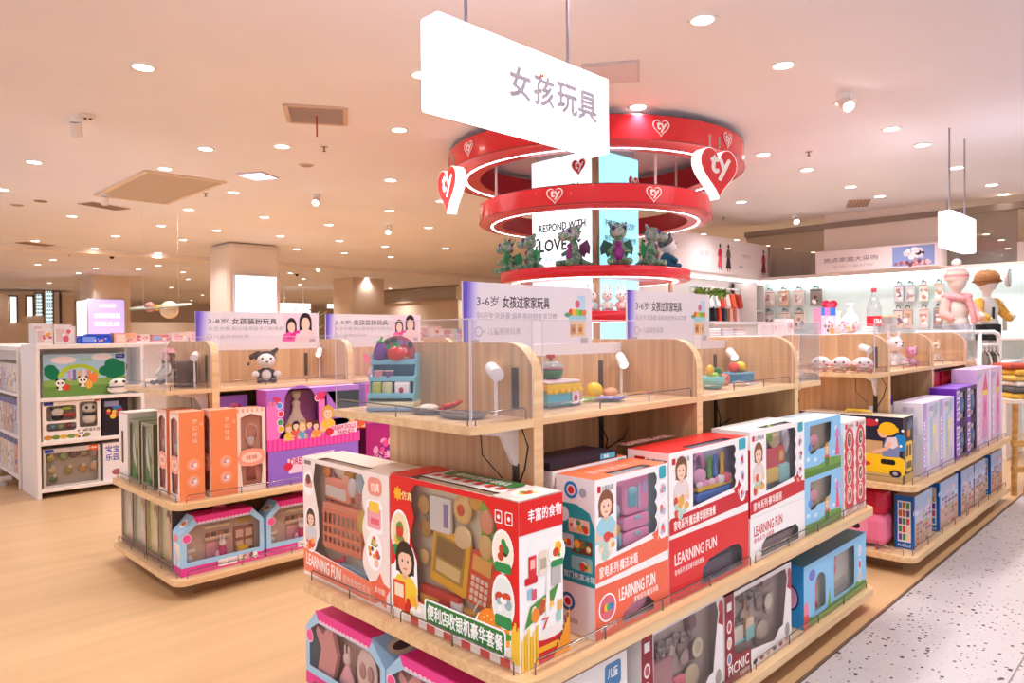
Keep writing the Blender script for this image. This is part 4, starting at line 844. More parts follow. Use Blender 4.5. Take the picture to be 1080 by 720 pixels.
# blue field boxes, two stacked
def field_box(label, z0):
    wd, hh = .42, .247
    win = [(.06, .10), (.1, .098), (.14, .115), (.20, .112), (.25, .12), (.29, .14), (.30, .225), (.06, .225)]
    t, b, F = carton('picnic_scene_box', label, 'toy box', wd, .165, hh, (3.085, 1.288, z0), 0, dict(front='#8fc9ee', left='#b8daf0', right='#7fbfe8', top='#cfe0ea'), wins=[win], lining='#d8c9b2', deep=.036)
    fr = F['front']; b.art([(0, 0), (wd, 0), (wd, .05), (.3, .06), (.15, .04), (0, .045)], card('#6f9f3c'), fr, 1); b.art([(0, 0), (wd, 0), (wd, .02), (0, .028)], card('#57862c'), fr, 2)
    for x, y in ((.04, .08), (.12, .07), (.36, .19), (.33, .08)): b.art(ell(x, y, .02, .01), card('#cfe6f6'), fr, 2)
    b.art([(.35, .06), (.40, .06), (.385, .15), (.365, .15)], card('#e65a7a'), fr, 3); b.art([(.34, .15), (.375, .2), (.41, .15)], card('#d98ac0'), fr, 3)
    kid(b, fr, .25, .03, .1, '#e05a3a', 4, '#d8a03a'); b.art(ell(.25, .045, .03, .022), card('#3f7a3a'), fr, 12); b.art(ell(.06, .13, .02, .018), card('#5b86d0'), fr, 3)
    b.build('carton', t); m = MB(); m.ball((.15, .06, .15), (.05, .04, .03), plas('#f0a8c0'), 14); m.box(.09, .21, .05, .14, .1, .13, plas('#e8c2a0'), .01); m.build('toy_car', t); return t
field_box('light blue meadow box at the bottom of the pair by the shelf end', TOPM)
field_box('light blue meadow box standing on top of its twin', TOPM+.249)
# tall red and white narrow boxes
def narrow(label, x0):
    wd, hh = .148, .45
    t, b, F = carton('tall_toy_box', label, 'toy box', wd, .165, hh, (x0, 1.29, TOPM), 0, dict(front='#f1e6e0', left='#f3eeea', right='#f3eeea', top='#f6f2ee'))
    fr = F['front']; b.art([(.02, .03)]+[(.13, .03)]+wavy(.13, .04, .37, .012, 6, 1)[1:]+ell(.075, .37, .055, .05, 12, 0, 180)+wavy(.02, .04, .37, .012, 6, -1)[::-1], card('#d8404a'), fr, 1)
    for i in range(4): b.art(ell(.075, .09+.09*i, .034, .044), card('#f2ddd0'), fr, 2); b.art(ell(.075, .09+.09*i, .026, .034), card(('#b46a5a', '#8f6a50', '#c79a80', '#6a5040')[i]), fr, 3); dots(b, fr, .075, .09+.09*i, .015, .02, ['#f2e6da', '#5a3a30', '#d8705a'], 5, .009, 4, i)
    b.art(rect(.02, .415, .045, .44), card('#c9303a'), fr, 2); zh(b, fr, '立昊玩具', .05, .418, .018, '#b04a50', .08); zh(b, fr, '过家家', .03, .008, .018, '#c9303a', .09)
    L = F['left']; b.art(ell(.1, .36, .045, .05), card('#5a4032'), L, 1); dots(b, L, .1, .36, .03, .03, ['#c9803a', '#e6b03a', '#3a2a22', '#b0402a'], 9, .016, 2, 4); b.art(ell(.1, .17, .035, .06), card('#3d4a38'), L, 1); dots(b, L, .1, .16, .02, .04, ['#d8b03a', '#2a2a2a', '#e6e0d0'], 8, .014, 2, 6); zh(b, L, '仿真套装', .05, .27, .018, '#b9aaa4', .1)
    b.build('carton', t); return t
narrow('tall red and white box next to the blue meadow boxes', 3.545); narrow('tall red and white box at the very end of the near shelf', 3.694)

# ---- lower shelf, aisle side
def picnic(label, x0, wd, hh, seed, toys):
    win = [(wd*.13, .095), (wd*.72, .05), (wd*.80, .085), (wd*.86, .09), (wd*.93, hh-.06), (wd*.90, hh-.018), (wd*.13, hh-.018)]
    t, b, F = carton('picnic_set', label, 'toy box', wd, .165, hh, (x0, 1.285, TOPL), 0, dict(front='#e9e2e0', left='#efeae8', right='#efeae8', top='#5a2a2e'), wins=[win], lining='#c4b4ae', topwins=[rect(wd*.15, .006, wd*.9, .046)])
    fr = F['front']; b.art([(0, 0), (wd*.36, 0), (wd*.36, .085), (wd*.13, .1), (wd*.12, hh), (0, hh)], card('#8e1f2c'), fr, 1); b.text('PICNIC', card('#f6ece8'), fr, wd*.05, .028, .04, .003, 'l', .035, wd*.28, 0, .04); zh(b, fr, '野餐套装', wd*.2, .006, .018, '#e8c8c4', wd*.14)
    for i in range(3): b.art(ell(wd*.06, hh-.12-.06*i, .018, .024), card('#e8ddd8'), fr, 2); b.art(ell(wd*.06, hh-.12-.06*i, .012, .016), card(('#b9505a', '#d9c2b0', '#7a8a9a')[i]), fr, 3)
    b.art(rect(wd*.03, hh-.06, wd*.09, hh-.03), card('#f0e8e6'), fr, 2); b.art([(wd*.93, hh-.10), (wd, hh-.12), (wd, hh-.04), (wd*.95, hh-.06)], card('#a8202c'), fr, 2); b.art(ell(wd*.965, hh-.045, .016, .022), card('#b9404c'), fr, 3)
    for i in range(6): b.art(ell(wd*(.42+.1*i), .02, .018, .01), card(('#27305a', '#8e1f2c', '#c9a090')[i % 3]), fr, 2)
    b.art(ell(wd*.93, .06, .022, .028), card('#a09a90'), fr, 3); b.build('carton', t); toys(t, wd, hh); return t
def more_cups(t, wd, hh, cols, seed):
    q = random.Random(seed)
    for i, c in enumerate(cols):
        m = MB(); x = wd*(.30+.5*q.random()); z = hh*(.22+.45*q.random()); r = .02+.014*q.random()
        if i % 2: m.cyl((x, .10, z), (x, .115, z), r*1.3, plas(c), n=16)
        else: m.lathe([(.0005, 0), (r*.7, 0), (r, r*1.6), (r*.9, r*1.6), (.0005, .004)], plas(c), T(x, .12, z, .3), 14)
        m.build('toy_dish', t)
def toysA(t, wd, hh):
    more_cups(t, wd, hh, ['#b09a98', '#c8b0ae', '#8f7a78', '#d8c4b8', '#a88a8e', '#c4a0a4', '#9a8e8a', '#e0d2c6'], 3)
    m = MB(); m.cyl((wd*.72, .05, hh*.55), (wd*.72, .062, hh*.55), .034, plas('#e6dcc6'), n=20); m.cyl((wd*.72, .049, hh*.55), (wd*.72, .051, hh*.55), .02, plas('#cfc0a4'), n=16); m.build('toy_plate', t)
    m = MB(); m.box(wd*.2, wd*.42, .06, .14, .1, hh*.62, plas('#c8949a'), .012); m.box(wd*.45, wd*.58, .06, .12, .08, hh*.36, plas('#e07a8c'), .012); m.ball((wd*.66, .08, .1), (.05, .04, .045), plas('#c9b99a'), 12); m.build('toy_basket', t)
    for i in range(5):
        m = MB(); x = wd*(.3+.09*i); m.lathe([(.0005, 0), (.014, 0), (.02, .035), (.018, .035), (.0005, .006)], plas('#a89d98'), T(x, .1, hh*.68-.01*(i % 2), .5), 12); m.build('toy_cup', t)
    m = MB(); m.cyl((wd*.62, .1, hh*.82), (wd*.7, .1, hh*.86), .045, plas('#8f6c6e'), n=16); m.build('toy_pot', t)
def toysB(t, wd, hh):
    more_cups(t, wd, hh, ['#b0a09a', '#c8bab0', '#8f8480', '#d8ccc0', '#a8989a', '#c4aeb0', '#9a928c', '#e0d6cc'], 5)
    m = MB(); m.cyl((wd*.70, .05, hh*.62), (wd*.70, .062, hh*.62), .032, plas('#e6dcc6'), n=20); m.build('toy_plate', t)
    m = MB(); m.box(wd*.19, wd*.33, .05, .14, .12, hh*.52, plas('#ece2d6'), .01); m.box(wd*.17, wd*.34, .045, .145, .12, hh*.34, plas('#7fd0cc'), .008); m.build('toy_picnic_box', t)
    m = MB(); m.box(wd*.36, wd*.48, .05, .13, .1, hh*.55, plas('#f0d8c0'), .01); m.box(wd*.36, wd*.48, .045, .135, .1, hh*.46, plas('#8fd2d0'), .008); m.tube([(wd*.32, .04, hh*.4), (wd*.35, .04, hh*.6), (wd*.33, .05, hh*.8)], .007, plas('#d99a6a')); m.build('toy_bag', t)
    for i in range(5):
        m = MB(); x = wd*(.32+.07*i); m.lathe([(.0005, 0), (.012, 0), (.018, .032), (.016, .032), (.0005, .006)], plas('#a0968f'), T(x, .1, hh*.78-.012*(i % 2), .5), 12); m.build('toy_cup', t)
    m = MB(); m.cyl((wd*.62, .09, hh*.9), (wd*.72, .09, hh*.9), .038, plas('#b08a92'), n=16); m.ball((wd*.62, .08, .1), (.06, .04, .04), plas('#b9ac9c'), 12); m.build('toy_pot', t)
picnic('maroon picnic set box at left on the low shelf, pink basket inside', 1.845, .515, .355, 1, toysA)
picnic('maroon picnic set box in the middle of the low shelf, turquoise bag inside', 2.372, .565, .335, 2, toysB)
t, b, F = carton('white_toy_box', 'plain white box with a blue badge at the near end of the low shelf', 'toy box', .40, .095, .335, (1.375, 1.29, TOPL), 0, dict(front='#f0ebe8', left='#e9e2de', top='#efe9e4'))
b.art(rrect(.29, .245, .37, .32, .012), card('#4f86b8'), F['front'], 1); zh(b, F['front'], '儿童', .305, .275, .03, '#ffffff', .05); b.art(star(.33, .15, .03), card('#d8503a'), F['front'], 1); zh(b, F['front'], '玩具', .15, .22, .05, '#c9a99a', .1, 2); b.build('carton', t)
wd, hh = .76, .275
arch = [(.12, .05), (.24, .05), (.24, .16)]+ell(.18, .16, .06, .05, 12, 0, 180)[1:]+[(.12, .16)]
big = rrect(.34, .05, .60, .245, .014)
t, b, F = carton('doll_house_box', 'sky blue long box with arched and square windows at the end of the low shelf', 'toy box', wd, .165, hh, (3.07, 1.287, TOPL), 0, dict(front='#86c4ea', left='#2f8fd0', right='#8fcaec', top='#3a86a8'), wins=[arch, big], lining='#d6d2c8', deep=.036)
fr = F['front']; b.art([(0, 0), (wd, 0), (wd, .035), (.62, .055), (.61, .04), (.30, .035), (.29, .12), (.26, .03), (.1, .03), (0, .06)], card('#6ea23a'), fr, 1); b.art(rect(0, 0, .05, .06), card('#d8484a'), fr, 2); b.art([(.0, .06), (.05, .06), (.05, .1), (.02, .12), (0, .1)], card('#e88a9a'), fr, 2)
b.art(ell(.09, .22, .035, .025), card('#6a6ac0'), fr, 2)
for y, c in ((.2, '#e6c4dc'), (.13, '#d24a7a'), (.07, '#d8b8a0')): b.art(ell(.675, y, .024, .03), card('#cfe4f2'), fr, 2); b.art(ell(.675, y, .017, .022), card(c), fr, 3)
for l in (arch, big): b.art(ccw(l) if 0 else [(x+(.004 if x > .2 and l is arch else 0), y) for x, y in l], card('#dfeeda'), fr, 2, [[(x*.985+.0055 if l is big else x*.96+.0072, y*.97+.0045) for x, y in l]]) if 0 else None
b.art(ell(.1, .13, .045, .06), card('#233a6a'), F['left'], 1); b.art(ell(.1, .13, .037, .05), card('#e2a6c8'), F['left'], 2); b.build('carton', t)
m = MB(); m.ball((.17, .06, .12), (.025, .02, .05), plas('#f0a0b4'), 12); m.ball((.17, .055, .18), (.02, .02, .022), plas('#f3c4b4'), 12); m.box(.14, .2, .05, .1, .045, .07, plas('#d84a5a'), .006); m.build('toy_doll', t)
m = MB(); m.ball((.41, .07, .2), (.03, .02, .025), plas('#eaa2bc'), 12); m.ball((.41, .07, .165), (.02, .018, .03), plas('#e07a96'), 12); m.box(.37, .57, .08, .16, .05, .1, plas('#b9b4aa'), .01); m.build('toy_doll', t)

# ---- house-shaped rabbit doll boxes
def house_box(label, loc, rz, wd, dp, hh, group=None, dress=False):
    t = thing('house_shaped_box', label, 'toy box', loc, rz, group)
    c = wd*.16; k = hh*.26
    out = [(0, 0), (wd, 0), (wd, hh-k), (wd-c, hh), (c, hh), (0, hh-k)]
    F = Fr((0, 0, 0), (1, 0, 0), (0, 0, 1)); e = .028
    win = [(e, e+.045), (wd-e, e+.045), (wd-e, hh-k-.008), (wd-c-.006, hh-.045), (c+.006, hh-.045), (e, hh-k-.008)]
    b = MB(); blue = card('#a3cdec'); pink = card('#e8358f')
    b.prism(out, 0, blue, F, 0, [win]); b.prism(out, 0, blue, F, -dp)
    cols = [card('#c2408a'), blue, blue, pink, blue, blue]
    for i, (a, q) in enumerate(zip(out, out[1:]+out[:1])):
        b.add([(a[0], 0, a[1]), (q[0], 0, q[1]), (q[0], dp, q[1]), (a[0], dp, a[1])], [(0, 1, 2, 3)], cols[i])
    D = .06; b.add([(.004, D, .004), (wd-.004, D, .004), (wd-.004, D, hh-k), (wd-c, D, hh-.004), (c, D, hh-.004), (.004, D, hh-k)], [(0, 1, 2, 3, 4, 5)], card('#d8bcb2'))
    b.art(rect(0, 0, wd, .045), card('#e23f94'), F, 1); b.art([(c-.012, hh), (wd-c+.012, hh), (wd-c-.01, hh-.034), (c+.01, hh-.034)], card('#ea3f96'), F, 1)
    n = 14
    for i in range(n): b.art(ell(c+.015+(wd-2*c-.03)*(i+.5)/n, hh-.036, (wd-2*c)/n*.42, .007, 8), card('#f7c9dd'), F, 2)
    b.art(rrect(wd*.42, .012, wd*.66, .052, .012), card('#f4e8e2'), F, 2); b.text('DOLL HOUSE', card('#8d5a6a'), F, wd*.54, .032, .014, .003, 'c', .01); b.art(ell(.03, hh-k-.03, .026), card('#f7d3e2'), F, 3); b.art(ell(.03, hh-k-.03, .022), card('#ee5a9c'), F, 4)
    for i in range(5): b.art(ell(wd*(.70+.045*i), .035, .014, .018), card(('#f0d9c0', '#b98a6a', '#e9a0c0', '#8a5a4a', '#f6f0ea')[i]), F, 3)
    L = Fr((0, dp, 0), (0, -1, 0), (0, 0, 1)); b.art(rect(.02, .05, dp-.02, hh-k-.06), card('#dbe8f3'), L, 1); dots(b, L, dp/2, (hh-k)*.5, dp*.3, (hh-k)*.2, ['#f2c9d8', '#c9b6d8', '#e9dcc8', '#b0c8e6'], 12, .02, 2, 3); b.art(rrect(.02, hh-k-.05, dp*.6, hh-k-.015, .01), card('#e58a8a'), L, 2); b.art(rect(0, 0, dp, .045), card('#d8408c'), L, 1)
    R_ = Fr((wd, 0, hh-k), (0, 1, 0), (-c, 0, k)); b.art(ell(dp*.5, math.hypot(c, k)*.5, dp*.3, .03), card('#e8d6c0'), R_, 1); b.art(ell(dp*.5, math.hypot(c, k)*.5, dp*.2, .016), card('#5a4a50'), R_, 2)
    L_ = Fr((0, dp, hh-k), (0, -1, 0), (c, 0, k)); b.art(ell(dp*.5, math.hypot(c, k)*.5, dp*.28, .028), card('#f3e3d2'), L_, 1); b.art(ell(dp*.5, math.hypot(c, k)*.5, dp*.18, .014), card('#c9805a'), L_, 2)
    b.build('carton', t); m = MB(); m.prism(win, 0, FILM, F, -.002); m.build('window_film', t)
    m = MB(); m.tube([(wd*.42, dp*.5, hh), (wd*.44, dp*.5, hh+.022), (wd*.56, dp*.5, hh+.022), (wd*.58, dp*.5, hh)], .005, plas('#e86aa8')); m.build('handle', t)
    if dress:
        P1, P2 = mat('#eda9ae', .6), mat('#f6dfdc', .6)
        m = MB(); m.prism([(.06, .06), (.17, .06), (.2, .15), (.165, .24), (.13, .235), (.10, .20), (.06, .23), (.05, .2), (.09, .15)], .05, P1, Fr((0, .08, 0), (1, 0, 0), (0, 0, 1))); m.build('doll_dress', t)
        m = MB(); m.lathe([(.0005, .05), (.06, .05), (.035, .10), (.012, .135), (.0005, .14)], mat('#f0b6c2', .6), T(.25, .07, 0), 14); m.ball((.25, .06, .155), (.024, .02, .022), P2, 12); [m.ball((.25+k*.012, .06, .185), (.007, .006, .022), P2, 8) for k in (-1, 1)]; m.build('toy_rabbit', t)
        m = MB(); m.ball((.37, .08, .14), (.065, .03, .09), P2, 16); m.ball((.355, .05, .15), (.02, .012, .03), mat('#c99aa0', .6), 10); m.ball((.40, .05, .15), (.018, .012, .03), mat('#c99aa0', .6), 10); m.build('doll_mirror', t)
        m = MB(); m.ball((.36, .04, .07), (.018, .018, .026), mat('#d8a850', .5), 10); m.build('gold_charm', t); m = MB(); m.ball((.31, .05, .06), (.05, .03, .02), mat('#c8dce8', .5), 12); m.build('doll_cushion', t)
        return t
    m = MB(); q = .05; m.box(wd*.32, wd*.6, q, dp-.02, .05, .055+hh*.28, plas('#e9a8b4'), .006); m.box(wd*.30, wd*.62, q-.01, dp-.02, hh*.5, hh*.56, plas('#f0cdb0'), .006)
    for i in range(4): m.cyl((wd*(.35+.075*i), q+.01, hh*.56), (wd*(.35+.075*i), q+.01, hh*.63), .014, plas(('#b0655a', '#7a5a4a', '#d98a6a', '#8d6a5a')[i]), n=10)
    m.box(wd*.31, wd*.62, q, dp-.03, hh*.7, hh*.76, plas('#f2e3c4'), .004); m.build('toy_shop', t)
    m = MB(); m.box(wd*.66, wd*.92, q, dp-.03, hh*.2, hh*.64, plas('#a86a58'), .006)
    for i in range(2):
        for j in range(2): m.box(wd*(.685+.12*i), wd*(.775+.12*i), q-.004, q, hh*(.24+.2*j), hh*(.38+.2*j), plas('#e9c4b4'), 0)
    m.box(wd*.68, wd*.82, q-.03, q, hh*.2, hh*.3, plas('#e8b83a'), .004); m.box(wd*.7, wd*.88, q, q+.04, hh*.7, hh*.8, plas('#d8b45a'), .006); m.build('toy_cupboard', t)
    m = MB(); m.box(e+.01, wd*.22, q, dp-.04, .05, hh*.34, plas('#dcb8a0'), .004); m.box(e+.02, wd*.2, q, dp-.04, hh*.34, hh*.4, plas('#f4ece4'), .004); m.ball((wd*.12, q, hh*.24), (.022, .015, .022), plas('#efe6f0'), 10); m.build('toy_table', t)
    m = MB(); cx = wd*.50; m.ball((cx, .03, hh*.26), (.026, .018, .045), plas('#c9307a'), 12); m.ball((cx, .028, hh*.43), (.02, .017, .019), plas('#f7f2ef'), 12)
    for s in (-1, 1): m.ball((cx+s*.009, .03, hh*.52), (.006, .005, .022), plas('#f7f2ef'), 8)
    m.ball((cx-.03, .03, hh*.22), (.016, .014, .03), plas('#f0a8c8'), 10); m.build('toy_rabbit', t)
    return t
house_box('pink and blue house shaped doll box at far left of the near low shelf', (1.33, 2.445, TOPL), -PI/2, .515, .20, .29, None, True)
house_box('pink and blue house shaped doll box below the red register box', (1.33, 1.925, TOPL), -PI/2, .53, .20, .29, None, True)
# blue roofed box on the rear side of the near shelf
t, b, F = carton('blue_roof_box', 'light blue slope-topped box standing behind the near shelf end panel', 'toy box', .32, .26, .26, (1.57, 2.27, TOPM), 0, dict(front='#8cc6ea', left='#7dbce6', top='#9bd0ef'))
b.prism([(0, .26), (.26, .26), (.26, .30), (.10, .38)], .32, card('#8fcaf0'), Fr((0, 0, 0), (0, 1, 0), (0, 0, 1))); q = Fr((0, .1, .38), (0, -.1, -.12), (1, 0, 0))
b.art(ell(.07, .1, .05, .04), card('#f4e2b0'), Fr((0, 0, .26), (1, 0, 0), (0, .1, .12)), 2); b.art(ell(.12, .30, .05, .028), card('#f4e2b0'), F['left'], 2); zh(b, F['left'], '玩具屋', .05, .12, .05, '#e8f4fb', .15, 2); b.build('carton', t)

# packed toys sit close behind the windows of their boxes
_done = set()
for o in list(bpy.data.objects):
    if o.type == 'MESH' and o.parent is not None and o.parent.get('category') == 'toy box' and o.name.split('.')[0] not in ('carton', 'window_film', 'handle') and o.data.name not in _done:
        _done.add(o.data.name)
        for v in o.data.vertices: v.co.y = .004+.3*v.co.y
# ------------------------------------------------------------------ doll boxes on the left shelf
TM2 = .5235
def green_box(label, y, wd=.20):
    hh = .385; win = rect(.025, .03, wd-.02, hh-.02)
    t, b, F = carton('green_doll_box', label, 'toy box', wd, .2, hh, (1.437, y, TM2), -PI/2, dict(front='#8f8a72', left='#4b5a3a', right='#5b6b48', top='#5f7a4c'), wins=[win], lining='#b9c49c', deep=.02)
    fr = F['front']
    for s in (0, 1): b.art(rect(wd*s-(.018 if s else 0), 0, wd*s+(0 if s else .018), hh), card('#b79a86'), fr)
    b.build('carton', t)
    m = MB(); m.M = Matrix.Diagonal((1, .15, 1, 1)); m.ball((wd*.5, .08, .10), (.06, .05, .08), plas('#8fa55a'), 12); m.ball((wd*.5, .09, .25), (.035, .03, .09), plas('#cfd6b6'), 12); m.prism([(wd*.3, .2), (wd*.42, .33), (wd*.6, .16), (wd*.72, .05), (wd*.5, .1)], .004, plas('#e9efe4'), Fr((0, .03, 0), (1, 0, 0), (0, 0, 1))); m.prism([(wd*.3, .03), (wd*.75, .03), (wd*.62, .1), (wd*.4, .13)], .004, plas('#2f8f34'), Fr((0, .018, 0), (1, 0, 0), (0, 0, 1))); m.build('doll', t)
    return t
t, b, F = carton('white_doll_box', 'white carton at the far end of the left shelf, beside the green boxes', 'toy box', .17, .2, .42, (1.435, 5.02, TM2), -PI/2, dict(front='#f0e6df', left='#e4d6cd', top='#ece2da'), wins=[rect(.05, .1, .09, .3)], lining='#f0d0c4'); b.art(rect(.0, .41, .17, .42), card('#d8a890'), F['front']); b.build('carton', t); m = MB(); m.ball((.07, .05, .2), (.015, .015, .07), plas('#c9705a'), 10); m.build('doll', t)
green_box('green windowed doll box on the left shelf, next to the white carton', 4.838); green_box('green windowed doll box on the left shelf, nearer the orange boxes', 4.60)
def orange_box(label, loc, rz, wd=.14, dp=.20, hh=.485, group=None):
    win = [(.022, .13)]+[(.022, .11), (.03, .035), (wd-.03, .035), (wd-.022, .11), (wd-.022, hh-.05), (wd*.5, hh-.03), (.022, hh-.05)][1:]
    t, b, F = carton('orange_doll_box', label, 'toy box', wd, dp, hh, loc, rz, dict(front='#f4ddd0', left='#f08a58', right='#f08a58', top='#f6b896', back='#f08a58'), wins=[win], lining='#e09a84', group=group, deep=.02)
    fr = F['front']
    for i in range(6): b.art(rect(wd*i/6, hh-.02, wd*(i+.5)/6, hh), card('#f0a988'), fr)
    b.art([(-.0, .19), (.02, .235), (wd*.5, .245), (wd-.02, .235), (wd, .19), (wd-.02, .15), (wd*.5, .14), (.02, .15)], card('#f3a088'), fr); b.art(ell(wd*.5, .192, wd*.36, .03), card('#f8cdb8'), fr); zh(b, fr, '娃娃', wd*.3, .18, .025, '#c9604a', wd*.4)
    for nm in ('left', 'right'):
        S = F[nm]
        for y in (.19, .10):
            b.art(ell(dp*.55, y, .034, .034), card('#f5b090'), S, 1, [ell(dp*.55, y, .029, .029)]); b.art(ell(dp*.55, y, .024, .024), card('#f6bfae'), S); dots(b, S, dp*.55, y, .012, .012, ['#9a8fb4', '#d98a8a', '#f2e0d8'], 6, .008)
        for i, ch in enumerate('梦幻娃娃'): zh(b, S, ch, dp*.52, hh-.07-.035*i, .026, '#f9c4a4', .028)
        zh(b, S, '礼盒', dp*.8, hh-.08, .02, '#f9c4a4', .02)
    b.build('carton', t)
    m = MB(); m.M = Matrix.Diagonal((1, .15, 1, 1)); cx = wd*.5; m.lathe([(.0005, 0), (.03, .0), (.024, .06), (.014, .12), (.018, .16), (.008, .185), (.0005, .19)], plas('#b9605a'), T(cx, .06, .06), 12); m.ball((cx, .06, .275), (.02, .018, .024), plas('#eec6b4'), 12); m.ball((cx, .066, .285), (.026, .02, .026), plas('#d9cfd8'), 12)
    m.tube([(cx, .03, .25), (cx-.03, .03, .31), (cx-.032, .03, .37), (cx, .03, .385), (cx+.032, .03, .37), (cx+.03, .03, .31), (cx, .03, .25)], .0035, plas('#e9cfd2')); m.build('doll', t)
    return t
orange_box('orange doll box nearest the green boxes on the left shelf', (1.375+.06, 4.13, TM2), -PI/2, .14, .135, .485)
orange_box('orange doll box in the middle of its row, window turned to the aisle end', (1.6, 4.115, TM2), -PI/2, .14, .15, .483)
orange_box('orange doll box facing front with a pink heart wand in its window', (1.7525, 3.985, TM2), 0, .172, .13, .475)
orange_box('orange doll box standing behind the first two, only its edge showing', (1.45, 4.36, TM2), -PI/2, .14, .15, .48)
def princess(name, label, x0, y0, z0, wd, hh, dp, lower=False):
    wins = [] if lower else [[(.10, .11)]+[(.32, .11), (.31, .27)]+ell(.215, .30, .10, .085, 14, 0, 180)+[(.115, .27)], [(.40, .16), (.64, .16), (.64, hh-.03), (.40, hh-.03)]]
    t, b, F = carton(name, label, 'toy box', wd, dp, hh, (x0, y0, z0), 0, dict(front='#b06fd0' if not lower else '#9a6fd0', left='#c05ab0' if not lower else '#b03a8a', right='#b06fd0', top='#c9a0e0'), wins=wins, lining='#a04a90', deep=.07)
    fr = F['front']
    def title(x, y, w_, h_):
        b.art([(x, y), (x+w_, y+.01), (x+w_+.01, y+h_+.01), (x-.01, y+h_*.9)], card('#f7d6e8'), fr); b.text('DREAM DOLLS', card('#d02a5a'), fr, x+.01, y+h_*.5, h_*.4, .001, 'l', .04, w_*.92, 0, .03); b.text('FRIENDS', card('#c9305a'), fr, x+w_*.3, y+h_*.08, h_*.34, .001, 'l', .04, w_*.6, 0, .03); b.art(ell(x-.005, y+h_*.45, .03, .024), card('#d8304a'), fr)
    if not lower:
        b.art(rect(0, 0, wd, .07), card('#f25ab4'), fr)
        for i in range(22): b.art(rect(wd*i/22, 0, wd*(i+.5)/22, .07), card('#e8409c'), fr)
        for l in wins[:1]: pass
        b.art(rect(.0, .07, .08, hh*.75), card('#f07ac4'), fr); b.art(rect(.34, .07, .385, hh*.8), card('#f07ac4'), fr)
        for i, (x, y) in enumerate(((.085, .17), (.09, .22), (.08, .27), (.335, .30), (.09, .13))): b.art(ell(x, y, .022), card('#f9d6ea'), fr); b.art(ell(x, y, .017), card(('#4aa86a', '#e0405a', '#5a9ae0', '#e8407a', '#e6b83a')[i]), fr)
        for i in range(5): kid(b, fr, .14+.045*i, .055+.012*(i % 2), .1, ('#e8c23a', '#e0605a', '#5aa8c8', '#9a5ab8', '#f09a4a')[i], 3, ('#c98a3a', '#3a2a2a', '#e8c870', '#8a3a2a', '#5a3a2a')[i])
        for i in range(2): kid(b, fr, .58+.06*i, .08, .12, ('#f0a860', '#e0603a')[i], 3, ('#e6c870', '#8a4ab0')[i])
        kid(b, fr, .405, .085, .16, '#f0c04a', 3, '#e0a84a'); title(.42, .05, .19, .07); b.art(heart(.36, hh-.05, .035), card('#e0406a'), fr); dots(b, fr, .05, hh-.08, .04, .03, ['#e0406a', '#f07aa0'], 5, .012)
    else: title(.13, .06, .30, .10)
    L = F['left']; b.art(rect(.0, .1, dp, hh*.7), card('#e85ab0' if not lower else '#b8489a'), L); dots(b, L, dp*.5, hh*.35, dp*.3, .05, ['#e8b04a', '#d0305a', '#f3c0dc', '#9a5ab8'], 10, .018)
    b.build('carton', t)
    if not lower:
        m = MB(); m.M = Matrix.Diagonal((1, .5, 1, 1)); cx = .215; m.lathe([(.0005, 0), (.085, 0), (.07, .05), (.03, .11), (.022, .15), (.03, .17), (.01, .19), (.0005, .19)], plas('#e8c8b8'), T(cx, .1, .105), 16); m.ball((cx, .09, .325), (.026, .022, .03), plas('#f0cdb8'), 12); m.ball((cx, .1, .34), (.036, .03, .036), plas('#c9a070'), 12); m.build('doll', t)
        m = MB(); m.M = Matrix.Diagonal((1, .5, 1, 1)); m.box(.44, .60, .06, .14, .17, .225, plas('#f09ac8'), .02); m.ball((.52, .1, .23), (.08, .04, .02), plas('#f6c9e0'), 12); m.build('toy_bed', t); m = MB(); m.ball((.48, .1, .33), (.03, .025, .03), plas('#d8a0c8'), 12); m.ball((.49, .1, .28), (.045, .03, .03), plas('#e8b0d0'), 12); m.build('doll', t)
    return t
princess('princess_doll_box', 'purple boxed doll set lying under the pink princess box on the left shelf', 1.92+.02, 3.985, TM2, .62, .205, .13, True)
princess('princess_doll_box', 'pink and purple princess doll box with arched window on the left shelf', 1.8525+.08, 3.985, TM2+.207, .638, .365, .13)
for x0, z0, hh, lb, dp in ((1.72, TM2, .54, 'purple box between the orange boxes and the princess box, set back', .17),):
    t, b, F = carton('princess_doll_box', lb, 'toy box', .19, dp, hh, (x0, 4.19, z0), 0, dict(front='#a874d4', left='#9a60c8', top='#c9a8e6')); dots(b, F['front'], .1, hh-.1, .05, .04, ['#e0406a', '#f07aa0', '#c9a0e0'], 8, .02); b.art(rect(0, 0, .19, .3), card('#e85ab0'), F['front']); b.build('carton', t)
for z0, c1, c2, lb in ((TM2, '#b02a78', '#8f1f60', 'magenta box in the second bay of the left shelf, lower of two'), (TM2+.3, '#d0489a', '#a874d4', 'magenta and purple box in the second bay of the left shelf, upper of two')):
    t, b, F = carton('princess_doll_box', lb, 'toy box', .27, .17, .27 if z0 > .6 else .296, (2.64, 4.02, z0), 0, dict(front=c1, left=c2, top='#b080d8')); fr = F['front']; dots(b, fr, .13, .12, .08, .06, ['#e8509a', '#f0a0c8', '#8f2a80'], 16, .02); zh(b, fr, '公主', .06, .06, .05, '#f3c0dc', .15); kid(b, fr, .21, .15, .1, '#f0d8e0', 3, '#2a1a22'); b.build('carton', t)
t, b, F = carton('princess_doll_box', 'purple low box at the right end of the second bay on the left shelf', 'toy box', .4, .3, .38, (2.95, 4.05, TM2), 0, dict(front='#b57ad8', top='#cfaae8')); dots(b, F['front'], .2, .2, .12, .1, ['#e8509a', '#f0a0c8', '#f6dcea'], 14, .03); b.build('carton', t)
